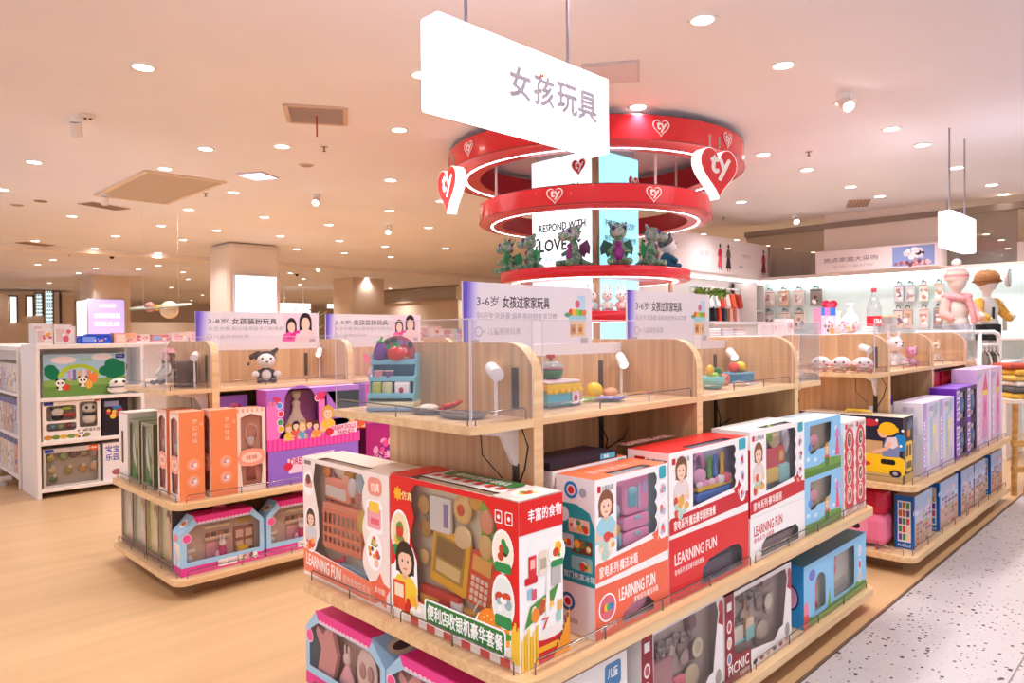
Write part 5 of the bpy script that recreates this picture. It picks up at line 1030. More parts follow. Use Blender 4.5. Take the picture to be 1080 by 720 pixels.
# slim boxes on the low shelf, end
cols = [('#e4d8c8', '#f2e8da'), ('#e0e6d0', '#f4e8d6'), ('#ebe4a8', '#f4e6c6'), ('#e4e2ba', '#eed2b6')]
for i, (y0, wd) in enumerate(((5.0, .22), (4.765, .22), (4.53, .20), (4.32, .20))):
    lb = ('slim clear-fronted doll box at the far left of the low row', 'second slim doll box from the left in the low row, cream dress inside', 'third slim doll box from the left in the low row, yellow green edge', 'slim doll box beside the pink house box on the left low shelf')[i]
    win = rect(.015, .04, wd-.015, .36)
    t, b, F = carton('slim_doll_box', lb, 'toy box', wd, .2, .372, (1.437, y0, TOPL), -PI/2, dict(front='#9a8070', left='#3a2c28', right='#4a3a34', top='#5a4a44'), wins=[win], lining=cols[i][0], deep=.02); fr = F['front']
    b.art(rect(.0, 0, wd, .03), card('#7a5a4c'), fr); b.build('carton', t)
    m = MB(); m.M = Matrix.Diagonal((1, .15, 1, 1)); m.lathe([(.0005, 0), (.075, 0), (.05, .09), (.02, .17), (.025, .2), (.008, .22), (.0005, .22)], plas(cols[i][1]), T(wd*.55, .09, .03), 14); m.ball((wd*.55, .09, .275), (.024, .022, .03), plas('#efd6c4'), 12); m.ball((wd*.55, .1, .285), (.034, .03, .04), plas(('#d8c9b0', '#c9a878', '#b08a5a', '#8a5a4a')[i]), 12)
    if i > 1: m.box(.02, wd-.02, .04, .12, .045, .06, plas('#7fae4a'), .004)
    m.build('doll', t)
house_box('house shaped rabbit doll box with picture windows at the corner of the left low shelf', (1.437, 3.985, TOPL), 0, .47, .125, .315)
house_box('house shaped rabbit doll box second along the left low shelf', (1.925, 3.99, TOPL), 0, .47, .125, .315)
house_box('house shaped rabbit doll box last along the left low shelf', (2.43, 3.99, TOPL), 0, .47, .125, .315)

# ------------------------------------------------------------------ boxes on the right shelf
X3 = 4.525
def bus_box(label, loc):
    wd, dp, hh = .60, .195, .385
    t, b, F = carton('bus_game_box', label, 'toy box', wd, dp, hh, loc, -PI/2, dict(front='#1f2238', left='#1f2238', right='#2a2a34', top='#e6d9c2'))
    fr = F['front']
    b.art(rect(.0, 0, wd, .055), card('#c9a86a'), fr); b.art(rect(.40, .05, wd, hh*.55), card('#2b3048'), fr); b.art(rect(.36, .10, .49, .24), card('#c9a070'), fr)
    b.art([(.26, .05), (.61, .05), (.61, .14), (.58, .155), (.28, .165), (.26, .13)], card('#f2c01f'), fr)
    for x in (.30, .56): b.art(ell(x, .055, .032, .022), card('#2a2a30'), fr); b.art(ell(x, .055, .014, .01), card('#b9a8c0'), fr)
    b.art(rrect(.48, .105, .56, .135, .01), card('#1b1a1e'), fr); b.art(rrect(.28, .105, .34, .13, .006), card('#5a4a1a'), fr); b.art(ell(.395, .1, .03, .014), card('#d83a2a'), fr); zh(b, fr, '巴士', .285, .108, .018, '#f2c01f', .05)
    b.art(rrect(.555, .19, .615, .285, .022), card('#1f86c8'), fr); b.art([(.49, .15), (.58, .15), (.585, .21), (.57, .265), (.51, .265), (.495, .22)], card('#7a86b0'), fr); b.art([(.50, .21), (.52, .265), (.565, .27), (.575, .22), (.55, .20)], card('#e9d0d0'), fr)
    b.art([(.44, .16), (.52, .19), (.545, .235), (.52, .235), (.505, .205), (.43, .175)], card('#e8b294'), fr); b.art(ell(.495, .295, .03, .035), card('#e8b294'), fr); b.art(ell(.52, .315, .05, .04, 18), card('#f2b81f'), fr); b.art([(.46, .30), (.50, .285), (.58, .30), (.575, .325), (.48, .33)], card('#f2b81f'), fr)
    b.text('BUS', card('#f2b81f'), fr, .28, .265, .055, .001, 'l', .05, .11); b.art(ell(.42, .345, .05, .022), card('#c02a3a'), fr); b.art(rect(.26, .325, .33, .37), card('#2fa8c0'), fr); dots(b, fr, .13, .2, .1, .12, ['#f2c01f', '#c02a3a', '#2fa8c0', '#e9e2d8', '#3a6a4a'], 24, .03)
    for i, (x, y) in enumerate(((.60, .31), (.59, .22), (.345, .17), (.46, .36))): b.art(ell(x, y, .008), card('#f0efe8'), fr)
    R_ = F['right']; b.art(rect(0, 0, dp, .05), card('#c9a86a'), R_); b.art(rect(.0, 0, .04, hh), card('#4a3a30'), R_); b.art(rrect(.05, .06, .18, .24, .03), card('#f2c43a'), R_)
    for x in (.06, .115): b.art(rrect(x, .15, x+.04, .22, .01), card('#5a4a4a'), R_)
    b.art(rrect(.065, .08, .165, .12, .01), card('#6a5a3a'), R_); b.art(ell(.11, .29, .03, .03), card('#e8823a'), R_); dots(b, R_, .13, .33, .04, .03, ['#4a5068', '#6a7088'], 6, .02); b.build('carton', t)
    m = MB(); m.tube([(.24, dp*.5, hh), (.26, dp*.5, hh+.018), (.38, dp*.5, hh+.018), (.40, dp*.5, hh)], .008, plas('#e8c030')); m.build('handle', t)
    return t
bus_box('dark box with a yellow bus and a child in yellow cap', (X3-.015, 1.91, TOPM))
def lilac(label, x0):
    wd, dp, hh = .345, .165, .445
    t, b, F = carton('doctor_play_box', label, 'toy box', wd, dp, hh, (x0, 1.285, TOPM), 0, dict(front='#d8cfe6', left='#e9e4ec', right='#d8d0e0', top='#e2d4e4')); fr = F['front']
    b.art(rect(0, 0, .075, hh), card('#bfa2d8'), fr); b.text('DOCTOR', card('#ffffff'), fr, .055, .06, .036, .001, 'l', .03, .28, 0, PI/2)
    for i, (x, c) in enumerate(((.11, '#e2dccb'), (.17, '#9cc4e2'), (.22, '#e8cfa8'), (.28, '#f0d8c8'))): b.art(rect(x-.022, .05, x+.022, .2+.05*((i*3) % 4)), card(c), fr); b.art(ell(x, .24+.05*((i*3) % 4), .02, .024), card('#f0d4c0'), fr); b.art(rect(x-.018, .05, x+.018, .12), card(('#cfe0ea', '#e6b8c4', '#b8d8c0', '#c8b8e0')[i]), fr)
    b.art([(.2, .33), (.3, .36), (.32, .43), (.24, .43)], card('#a9c0c8'), fr); b.art(ell(.24, .27, .035), card('#efe39a'), fr); zh(b, fr, '小医生', .12, .39, .03, '#7a5aa8', .1)
    L = F['left']; b.art(rrect(.03, .25, dp-.03, .36, .006), card('#dcd4e4'), L); zh(b, L, '医生', .05, .39, .03, '#bba8cc', .07); b.art(rect(.05, .06, dp-.04, .2), card('#d8d8e6'), L); b.build('carton', t); return t
lilac('lilac doctor play box next to the bus box on the right shelf', 4.815); lilac('lilac doctor play box, second after the bus box', 5.17)
def purple_box(label, x0, z0, hh=.243):
    wd, dp = .285, .16
    t, b, F = carton('camera_toy_box', label, 'toy box', wd, dp, hh, (x0, 1.287, z0), 0, dict(front='#2f1a4a', left='#6a2aa8', right='#5a2498', top='#8a5ac8'), wins=[rect(.13, .03, wd-.04, hh-.03)], lining='#5a3a8a', deep=.022); fr = F['front']
    b.art(rect(.0, 0, .12, hh), card('#6f2ab0'), fr)
    for i in range(3): b.art(rect(.03, .02+.072*i, .10, .082+.072*i), card('#efe6f0'), fr); dots(b, fr, .065, .05+.072*i, .02, .015, [('#d83a4a', '#3a3a60', '#c9a83a')[i], '#8a8aa0'], 4, .014)
    b.build('carton', t); m = MB(); m.M = Matrix.Diagonal((1, .22, 1, 1)); cx = .2; m.box(cx-.035, cx+.035, .04, .1, hh*.72, hh*.88, plas('#e9e4ea'), .006); m.build('toy_viewfinder', t); m = MB(); m.M = Matrix.Diagonal((1, .22, 1, 1)); m.lathe([(.0005, 0), (.03, 0), (.055, .01), (.06, .03), (.05, .04), (.0005, .045)], plas('#4a8ac8'), Fr((cx, .06, hh*.48), (1, 0, 0), (0, 0, 1)), 18); m.lathe([(.0005, .046), (.02, .046)], plas('#9ac0e0'), Fr((cx, .06, hh*.48), (1, 0, 0), (0, 0, 1)), 14); m.build('toy_lens', t); m = MB(); m.M = Matrix.Diagonal((1, .22, 1, 1)); m.ball((cx, .06, .05), (.04, .03, .03), plas('#efe6ea'), 12); m.build('toy_ball', t)
    return t
purple_box('purple camera toy box at the bottom of the left column', 5.57, TOPM); purple_box('purple camera toy box on top of the left column', 5.57, TOPM+.245)
purple_box('purple camera toy box at the bottom of the right column', 5.865, TOPM); purple_box('purple camera toy box on top of the right column', 5.865, TOPM+.245)
t, b, F = carton('purple_toy_box', 'dark purple box with white side standing deep behind the lilac boxes', 'toy box', .30, .2, .46, (4.83, 1.55, TOPM), 0, dict(front='#4a2090', left='#5a2aa0', top='#e2dae8')); b.art(rect(.12, 0, .3, .4), card('#eee8ee'), F['front']); b.build('carton', t)
def castle(label, x0, wd=.41):
    dp, hh = .165, .592
    t, b, F = carton('castle_toy_box', label, 'toy box', wd, dp, hh, (x0, 1.287, TOPM), 0, dict(front='#e3c4de', left='#d8b4d4', right='#e6cfe0', top='#dcbcd8')); fr = F['front']
    b.art([(wd*.35, .06), (wd*.75, .06), (wd*.72, .42), (wd*.42, .42)], card('#ec8fc0'), fr); b.art([(wd*.36, .42), (wd*.78, .42), (wd*.6, .57)], card('#e0587e'), fr); b.art(rect(wd*.38, .39, wd*.76, .43), card('#f0d060'), fr)
    b.art(ell(wd*.57, .28, .03, .07), card('#d8609a'), fr); b.art(rect(wd*.5, .06, wd*.66, .14), card('#c9a0d8'), fr); b.art([(0, .5), (wd*.3, .53), (wd*.3, .56), (0, .55)], card('#b8a8dc'), fr)
    for i in range(5): b.art(ell(wd*.12, .08+.07*i, .022), card('#f4e8f0'), fr)
    b.art(rect(wd*.85, 0, wd, hh), card('#efe2ec'), fr); b.art(ell(wd*.55, .03, .05, .02), card('#a8b8e6'), fr); b.build('carton', t); return t
castle('pink castle toy box beside the purple columns on the right shelf', 6.16, .46); castle('pink castle toy box at the far end of the right shelf', 6.655, .36)
for x0, lb in ((5.75, 'red-headed tall box behind the purple columns, left'), (6.10, 'red-headed tall box behind the purple columns, right')):
    t, b, F = carton('tall_doll_box', lb, 'toy box', .28, .2, .58, (x0, 1.50, TOPM), 0, dict(front='#e6d0dc', left='#b02038', top='#d8bccc')); fr = F['front']; b.art(rect(0, .47, .28, .58), card('#c81f34'), fr); b.text('DOLLS', card('#e0505a'), fr, .14, .52, .03, .001, 'c'); b.art([(.08, .42), (.2, .42), (.14, .47)], card('#c81f34'), fr); b.build('carton', t)
# puzzle boxes below
def puzzle(label, x0, wd=.36, seed=1):
    dp, hh = .108, .315
    t, b, F = carton('puzzle_box', label, 'toy box', wd, dp, hh, (x0, 1.287, TOPL), 0, dict(front='#a8b8d8', left='#1f62b0', right='#1f5aa8', top='#b9a090')); fr = F['front']
    b.art(rect(0, hh*.62, wd, hh), card('#a9bede'), fr); b.art(rect(0, 0, wd, hh*.45), card('#c4a08e'), fr)
    q = random.Random(seed)
    for i in range(5):
        for j in range(7):
            b.art(rect(wd*(.12+.17*i), hh*(.06+.09*j), wd*(.12+.17*i)+wd*.13, hh*(.06+.09*j)+hh*.06), card(q.choice(['#8f6a5c', '#b98a78', '#d8b8a8', '#7a5a58', '#c9a0a0', '#9aa06a', '#b04a4a'])), fr)
    for i in range(9): b.art(ell(wd*q.random(), hh*(.62+.2*q.random()), wd*.08, hh*.05), card(q.choice(['#c8d4ea', '#d8c0d0', '#b8a8c8'])), fr)
    b.art(rect(0, 0, wd*.03, hh), card('#1f62b0'), fr)
    L = F['left']; b.art(rect(.018, .04, dp-.018, hh-.03), card('#e8e2de'), L)
    for i in range(3):
        for j in range(5): b.art(rrect(.024+.021*i, .05+.047*j, .041+.021*i, .088+.047*j, .004), card(q.choice(['#e8b83a', '#3a8ac0', '#d84a5a', '#4a9a5a', '#b06a3a', '#6a4a8a', '#f0d0b0'])), L)
    b.text('PUZZLE', card('#e8f0f8'), L, .02, .012, .014, .001, 'l', .02, .07); b.build('carton', t); return t
for i, (x0, wd) in enumerate(((4.64, .36), (5.17, .45), (5.70, .36), (6.075, .36), (6.60, .42))): puzzle(('blue puzzle box with toy pictures on its side, at the shelf corner', 'second blue puzzle box from the corner of the right low shelf', 'middle blue puzzle box of the row on the right low shelf', 'fourth blue puzzle box from the corner of the right low shelf', 'last blue puzzle box at the far end of the right low shelf')[i], x0, wd, i+2)
t = thing('toy_trolley', 'pink and red toy trolley case on the low shelf left of the puzzle boxes', 'toy', (X3, 1.525, TOPL), -PI/2)
b = MB(); b.box(-.11, .11, 0, .2, .012, .20, plas('#ee7a9c'), .04); b.build('body', t); b = MB(); b.box(-.105, .11, .01, .19, .19, .345, plas('#c0183a'), .05); b.build('lid', t)
b = MB(); F = Fr((-.10, -.001, .02), (1, 0, 0), (0, 0, 1)); b.prism([(0, .0), (.1, 0), (.12, .1), (.1, .22), (.06, .29), (0, .29)], .004, plas('#f29ab8'), F); F = F @ Matrix.Translation((0, 0, .004))
for i, (x, y) in enumerate(((.05, .24), (.06, .17), (.05, .10), (.06, .04))): b.art(ell(x, y, .025, .018), plas(('#3a1f2a', '#f6d0dc', '#2a1a20', '#5a2a3a')[i]), F); 
for s in (-.07, .07): b.cyl((s, .03, .014), (s, -.004, .014), .014, plas('#8a2a4a'))
b.build('face_panel', t)
t = thing('toy_keyboard', 'small pink toy with blue top lying left of the trolley case', 'toy', (X3, 1.76, TOPL), -PI/2)
b = MB(); b.box(-.1, .1, 0, .18, 0, .09, plas('#e8709a'), .02); b.build('body', t); b = MB(); b.box(-.05, .09, .01, .1, .088, .13, plas('#3a2a44'), .012, T(0, 0, 0, 0, .2)); b.ball((.03, .04, .135), (.03, .025, .018), plas('#4a9ad8'), 12); b.build('control_panel', t)
# ------------------------------------------------------------------ toys on top of the near shelf
ZU1 = 1.1675
def on(px, py, z): return at(px, py, Z=z)
# toy supermarket stand
c = on(418, 431, ZU1); t = thing('toy_grocery_stand', 'blue toy grocery stand with eggplant and tomato on its roof', 'toy', (1.425, 1.99, ZU1), -PI/2+.72)
B1 = plas('#7cc3d6'); B2 = plas('#2f8fae')
b = MB()
for s in (-1, 1):
    F = Fr((s*.075-.003, -.06, 0), (0, 1, 0), (0, 0, 1)); b.prism([(0, 0), (.11, 0), (.11, .19), (.055, .19), (.045, .12), (.025, .11), (.015, .05), (0, .045)], .006, B1, F)
b.build('side_panel', t)
b = MB(); b.box(-.075, .075, .044, .05, .0, .19, B2); b.build('back_panel', t)
for z, y0 in ((.045, -.055), (.10, -.035), (.155, -.01)):
    b = MB(); b.box(-.078, .078, y0-.012, .048, z, z+.008, B1, .002); b.box(-.078, .078, y0-.016, y0-.01, z-.004, z+.014, B1, .002); b.build('shelf', t)
b = MB(); b.box(-.08, .08, -.075, .045, 0, .03, plas('#e9e2b8'), .006); b.box(-.08, .08, -.078, -.07, 0, .012, plas('#7ba9cf'), .003); b.build('base_drawer', t)
for x, col, z in ((-.05, '#b7c04e', .053), (-.015, '#d5d7a0', .053)):
    b = MB(); b.cyl((x, -.045, z), (x, -.045, z+.038), .017, plas(col), n=14); b.cyl((x, -.045, z+.038), (x, -.045, z+.041), .015, plas('#e9e6c8'), n=14); b.build('toy_can', t)
b = MB(); b.box(.012, .06, -.06, -.02, .053, .085, plas('#efe9ea'), .004); b.prism([(0, 0), (.04, 0), (.02, .015)], .048, plas('#f4eeee'), Fr((.012, -.06, .085), (0, 1, 0), (0, 0, 1))); b.ball((.035, -.061, .068), (.008, .003, .01), plas('#b02a3a'), 8); b.build('toy_carton', t)
for x, col in ((-.045, '#d98a9a'), (-.012, '#6a4a7a')):
    b = MB(); b.cyl((x, -.035, .108), (x, -.035, .13), .017, plas(col), n=14); b.cyl((x, -.035, .13), (x, -.035, .133), .0175, plas('#e9c8cc'), n=14); b.build('toy_jar', t)
b = MB(); b.lathe([(.0005, .164), (.018, .166), (.026, .18), (.024, .2), (.017, .215), (.012, .226), (.0005, .229)], plas('#6a2a8a'), T(-.045, -.012, 0), 16); b.ball((-.045, -.012, .228), (.014, .014, .008), plas('#3fa53a'), 10); b.cyl((-.045, -.012, .23), (-.04, -.012, .245), .004, plas('#3fa53a')); b.build('toy_eggplant', t)
b = MB(); b.ball((.012, -.025, .188), (.032, .03, .025), plas('#d8241c'), 18); 
for k in range(5): a = 2*PI*k/5; b.ball((.012+.01*math.cos(a), -.025+.01*math.sin(a), .213), (.009, .004, .002), plas('#2f9a3a'), 8, Matrix.Rotation(a, 4, 'Z'))
b.build('toy_tomato', t)
b = MB(); F = Fr((-.065, .046, .163), (1, 0, 0), (0, 0, 1)); b.prism([(0, 0), (.13, 0)]+ell(.065, .03, .065, .055, 16, 0, 180), .006, plas('#b8506a'), F); F = F @ Matrix.Translation((0, 0, .006)); dots(b, F, .065, .045, .05, .03, ['#d83a2a', '#3a9a4a', '#8a7ab8', '#3a4a3a', '#e8c8d0'], 26, .011, 12, 3)
b.build('sign_board', t)
# frying pan, tray and cutter
t = thing('toy_frying_pan', 'dark grey toy frying pan with a cream egg and red handle', 'toy', (1.42, 1.80, ZU1), -PI/2)
b = MB(); b.lathe([(.0005, 0), (.048, 0), (.058, .014), (.054, .014), (.046, .004), (.0005, .004)], plas('#5b5652'), None, 24); b.build('pan', t)
b = MB(); b.ball((0, 0, .017), (.036, .032, .012), plas('#efe2cf'), 16); b.build('toy_egg', t)
b = MB(); b.tube([(.052, .0, .012), (.075, .01, .024), (.10, .02, .03), (.125, .03, .044)], [.008, .009, .008, .006], plas('#d3331f')); b.tube([(.075, .01, .024), (.09, -.01, .03), (.11, .0, .033)], .006, plas('#e0452c')); b.build('handle', t)
t = thing('toy_griddle', 'flat grey toy griddle tray near the glass corner of the near shelf', 'toy', (1.425, 1.64, ZU1), -PI/2-.2)
b = MB(); b.lathe([(.0005, 0), (.07, 0), (.082, .01), (.078, .012), (.068, .005), (.0005, .005)], plas('#77716c'), T(0, 0, 0, s=(1.15, .8, 1)), 28); b.build('plate', t)
b = MB(); b.box(.02, .07, -.004, .004, .006, .012, plas('#8f8a86'), .002); b.build('bar', t)
# cake box with pot
t = thing('toy_cake_stove', 'blue and yellow toy stove box on the first top shelf', 'toy', (1.86, 1.655, ZU1), -.05)
b = MB(); b.box(-.09, .075, -.06, .06, .004, .055, plas('#5bb9d6'), .006); b.box(-.092, .077, -.062, .062, .055, .078, plas('#f2c92e'), .006); b.box(-.09, .075, -.06, .06, .078, .09, plas('#f3e3e6'), .006); b.box(-.088, .073, -.058, .058, 0, .005, plas('#4a4a52')); b.build('body', t)
b = MB(); F = Fr((-.09, -.062, .004), (1, 0, 0), (0, 0, 1)); b.prism(rrect(.115, .002, .15, .05, .006), .003, plas('#f1dfe8'), F); b.prism(ell(.132, .022, .008, .012), .002, plas('#b03a5a'), F, .003)
for i in range(6): b.ball((-.08+.03*i, -.06, .054), (.014, .008, .01), plas('#f2c92e'), 10)
b.build('front_trim', t)
for x, y in ((-.03, -.02), (.03, .02)):
    b = MB(); b.cyl((x, y, .089), (x, y, .092), .024, plas('#d98ab8'), n=16); b.build('hob', t)
t = thing('toy_saucepan', 'green toy saucepan with clear lid and red knob on the toy stove', 'toy', (1.845, 1.655, ZU1+.094))
b = MB(); b.lathe([(.0005, 0), (.034, 0), (.042, .012), (.044, .034), (.041, .034), (.0005, .03)], plas('#2f6f46'), None, 22); b.build('pan', t)
b = MB(); b.lathe([(.045, .035), (.042, .05), (.025, .06), (.0005, .063)], clear('lid_plastic', '#dfeee6', .12, .1, .25), None, 22); b.lathe([(.043, .033), (.047, .035), (.043, .038)], plas('#c9202c'), None, 22); b.build('lid', t)
b = MB(); b.cyl((0, 0, .062), (0, 0, .074), .006, plas('#b01824')); b.cyl((0, 0, .072), (0, 0, .084), .015, plas('#c01a28'), n=14); b.build('knob', t)
b = MB(); b.box(-.056, -.043, -.01, .01, .022, .03, plas('#c9202c'), .003); b.box(.043, .056, -.01, .01, .022, .03, plas('#c9202c'), .003); b.build('handle', t)
t = thing('toy_blender', 'pink and white toy blender partly hidden by the rounded shelf panel', 'toy', (1.80, 1.765, ZU1))
b = MB(); b.lathe([(.0005, 0), (.034, 0), (.034, .05), (.028, .075), (.0005, .08)], plas('#eecfd2'), None, 18); b.build('base', t); b = MB(); b.lathe([(.022, .075), (.036, .16), (.034, .16), (.0005, .085)], plas('#f4ecec'), None, 18); b.build('jug', t)
b = MB(); b.lathe([(.038, .16), (.036, .175), (.015, .195), (.0005, .197)], plas('#f0dfe2'), None, 18); b.build('lid', t); b = MB(); [b.ball((.034*math.cos(a), .034*math.sin(a), .11+.03*(i % 2)), (.008, .008, .008), plas('#d8506a' if i % 2 else '#8f6a72'), 8) for i, a in enumerate([-2.4, -1.9, -1.4, -.9])]; b.build('button', t)
t = thing('toy_plate', 'wavy blue and purple toy plate on the first top shelf', 'toy', (2.12, 1.61, ZU1))
b = MB(); n = 40
for r0, z0, r1, z1, cc in ((.0, .003, .045, .003, '#3fa7d8'), (.045, .003, .07, .012, '#6a6ad0')):
    for i in range(n):
        a, q = 2*PI*i/n, 2*PI*(i+1)/n; k0 = 1+.08*math.sin(6*a); k1 = 1+.08*math.sin(6*q)
        b.add([(r0*k0*math.cos(a), r0*k0*math.sin(a)*.8, z0), (r1*k0*math.cos(a), r1*k0*math.sin(a)*.8, z1), (r1*k1*math.cos(q), r1*k1*math.sin(q)*.8, z1), (r0*k1*math.cos(q), r0*k1*math.sin(q)*.8, z0)], [(0, 1, 2, 3)], plas(cc))
b.build('plate', t)
def food(name, label, loc, parts, rz=0, cat='toy food', group=None):
    b = MB()
    for f in parts: f(b)
    o = b.build(name); o.matrix_basis = Matrix.Translation(loc) @ Matrix.Rotation(rz, 4, 'Z'); tag(o, label, cat, group); return o
food('toy_pea_pod', 'green toy pea pod left of the wavy plate', (2.01, 1.625, ZU1+.012), [lambda b: b.tube([(-.05, 0, 0), (-.02, -.005, -.001), (.02, -.005, -.001), (.05, 0, .003)], [.003, .01, .01, .003], plas('#8cb82e'))])
food('toy_lemon', 'yellow toy lemon behind the wavy plate', (2.155, 1.71, ZU1+.031), [lambda b: b.ball((0, 0, 0), (.036, .031, .031), plas('#f2c61c'), 16), lambda b: b.ball((.036, 0, 0), (.008, .008, .008), plas('#e8b818'), 8)])
food('toy_bread', 'orange brown toy bread roll beside the yellow lemon', (2.23, 1.69, ZU1+.019), [lambda b: b.ball((0, 0, 0), (.045, .026, .019), plas('#d9946a'), 16)], .2)
food('toy_chili', 'long red and green toy chili at the right of the plate', (2.36, 1.65, ZU1+.008), [lambda b: b.tube([(-.07, 0, 0), (-.02, .004, .001), (.03, 0, 0), (.06, -.01, 0)], [.004, .007, .007, .003], plas('#c98a3a')), lambda b: b.tube([(.05, -.006, 0), (.085, -.01, .001)], [.007, .002], plas('#c9404a'))])
t = thing('toy_bowl', 'turquoise toy bowl of vegetables on the second top shelf', 'toy', (2.575, 1.525, ZU1))
t.matrix_basis = Matrix.Translation((2.86, 1.60, ZU1))
b = MB(); b.lathe([(.0005, 0), (.035, 0), (.05, .02), (.056, .055), (.053, .055), (.046, .022), (.0005, .012)], plas('#86cfd0'), None, 24); b.build('bowl', t)
food('toy_corn', 'yellow toy corn standing in the turquoise bowl', (2.845, 1.605, ZU1+.075), [lambda b: b.ball((0, 0, 0), (.024, .02, .03), plas('#f2b92a'), 12)], .4)
food('toy_cucumber', 'dark green toy cucumber leaning over the rim of the turquoise bowl', (2.88, 1.59, ZU1+.069), [lambda b: b.tube([(-.03, 0, .012), (0, 0, .008), (.035, 0, -.002)], [.012, .016, .011], plas('#1f7a33'))])
food('toy_cabbage', 'light green toy cabbage leaf at the front of the turquoise bowl', (2.845, 1.58, ZU1+.056), [lambda b: b.ball((0, 0, 0), (.026, .014, .018), plas('#9fcf5a'), 12)])
t = thing('toy_basket', 'blue toy basket of fruit at the middle of the second top shelf', 'toy', (3.23, 1.67, ZU1))
b = MB(); b.box(-.07, .07, -.05, .05, 0, .055, plas('#3f8fc0'), .01); b.box(-.073, .073, -.053, .053, .045, .055, plas('#79bde0'), .004); b.build('body', t)
for i, (x, y, r, col, nm, lb) in enumerate(((-.045, 0, .026, '#d8402c', 'toy_apple', 'red toy apple in the blue basket'), (.0, -.01, .028, '#f2c224', 'toy_pear', 'yellow toy pear in the middle of the blue basket'), (.04, .01, .026, '#8fbf3a', 'toy_pepper', 'green toy pepper at the right of the blue basket'), (.02, .03, .024, '#e8902c', 'toy_orange', 'orange toy fruit at the back of the blue basket'))):
    food(nm, lb, (3.23+x, 1.67+y, ZU1+.062+r*.6), [lambda b: b.ball((0, 0, 0), (r, r, r), plas(col), 12), lambda b: b.cyl((0, 0, r*.8), (.003, 0, r*1.25), .003, plas('#4a6a2a'))])
t = thing('toy_cup_cake', 'small pink and red toy cupcake beside the turquoise bowl', 'toy', (3.06, 1.655, ZU1)); b = MB(); b.lathe([(.0005, 0), (.02, 0), (.028, .025), (.0005, .025)], plas('#e58a6a'), None, 14); b.build('cup', t); b = MB(); b.ball((0, 0, .036), (.028, .028, .02), plas('#e0604a'), 12); b.build('topping', t)
food('toy_sandwich', 'cream toy sandwich slice in front of the blue basket', (3.10, 1.59, ZU1+.012), [lambda b: b.box(-.045, .045, -.03, .03, -.012, .0, plas('#eed9b0'), .005), lambda b: b.box(-.042, .042, -.028, .028, 0, .006, plas('#c9a0a0'), .003)], .2)
food('toy_spoon', 'pale toy spoon lying under the blue basket', (3.17, 1.56, ZU1+.005), [lambda b: b.tube([(-.06, 0, 0), (0, 0, .002), (.05, 0, 0)], [.006, .004, .004], plas('#e6dfe2')), lambda b: b.ball((-.07, 0, 0), (.02, .013, .005), plas('#e6dfe2'), 10)])

# ------------------------------------------------------------------ soft toys and dolls
def plush_sit(name, label, loc, rz, s, body, belly, head, extra=None, cat='plush toy', ears=None, eye='#1c1620', vox=None):
    """seated soft toy facing -y; s = height"""
    t = thing(name, label, cat, loc, rz); v = s*.026
    P = [((0, .02*s, .22*s), (.2*s, .17*s, .22*s)), ('t', [(-.17*s, 0, .32*s), (-.27*s, -.1*s, .2*s)], [.06*s, .07*s]), ('t', [(.17*s, 0, .32*s), (.27*s, -.1*s, .2*s)], [.06*s, .07*s]),
         ('t', [(-.13*s, 0, .08*s), (-.2*s, -.25*s, .075*s)], [.08*s, .075*s]), ('t', [(.13*s, 0, .08*s), (.2*s, -.25*s, .075*s)], [.08*s, .075*s])]
    blob('body', P, body, t, v)
    H = [((0, -.02*s, .62*s), (.25*s, .21*s, .22*s)), ((0, -.2*s, .56*s), (.12*s, .1*s, .09*s))]
    if ears:
        for sx in (-1, 1): H.append(('t', [(sx*ears[0]*s, 0, .74*s), (sx*ears[1]*s, 0, ears[2]*s)], [ears[3]*s, ears[4]*s]))
    blob('head', H, head, t, v)
    b = MB(); b.ball((0, -.11*s, .22*s), (.13*s, .06*s, .15*s), belly, 12); b.build('belly_patch', t)
    b = MB(); [b.ball((sx*.11*s, -.2*s, .67*s), (.03*s, .02*s, .036*s), mat(eye, .1), 10) for sx in (-1, 1)]; b.build('eyes', t)
    b = MB(); b.ball((0, -.295*s, .59*s), (.035*s, .02*s, .025*s), mat('#2a1a20', .3), 8); b.build('nose', t)
    if extra: extra(t, s)
    return t
ZU2 = 1.1225
pb = fuzz('#2a2226', '#352b30'); pw = fuzz('#efe8e4', '#f6f0ec')
def bw_extra(t, s):
    blob('hood', [((0, .03*s, .68*s), (.27*s, .2*s, .2*s)), ('t', [(-.2*s, .05*s, .8*s), (-.36*s, .05*s, .72*s), (-.45*s, .02*s, .52*s)], [.09*s, .08*s, .05*s]), ('t', [(.18*s, .05*s, .82*s), (.3*s, .05*s, .92*s)], [.08*s, .05*s])], pb, t, s*.026)
    for sx in (-1, 1): b = MB(); b.ball((sx*.28*s, -.13*s, .24*s), (.10*s, .09*s, .10*s), pw, 12); b.build('paw', t)
plush_sit('plush_toy', 'black and white floppy-eared plush toy seated on the left shelf', (2.07, 4.27, ZU2), -.35, .23, pb, pw, pw, bw_extra)
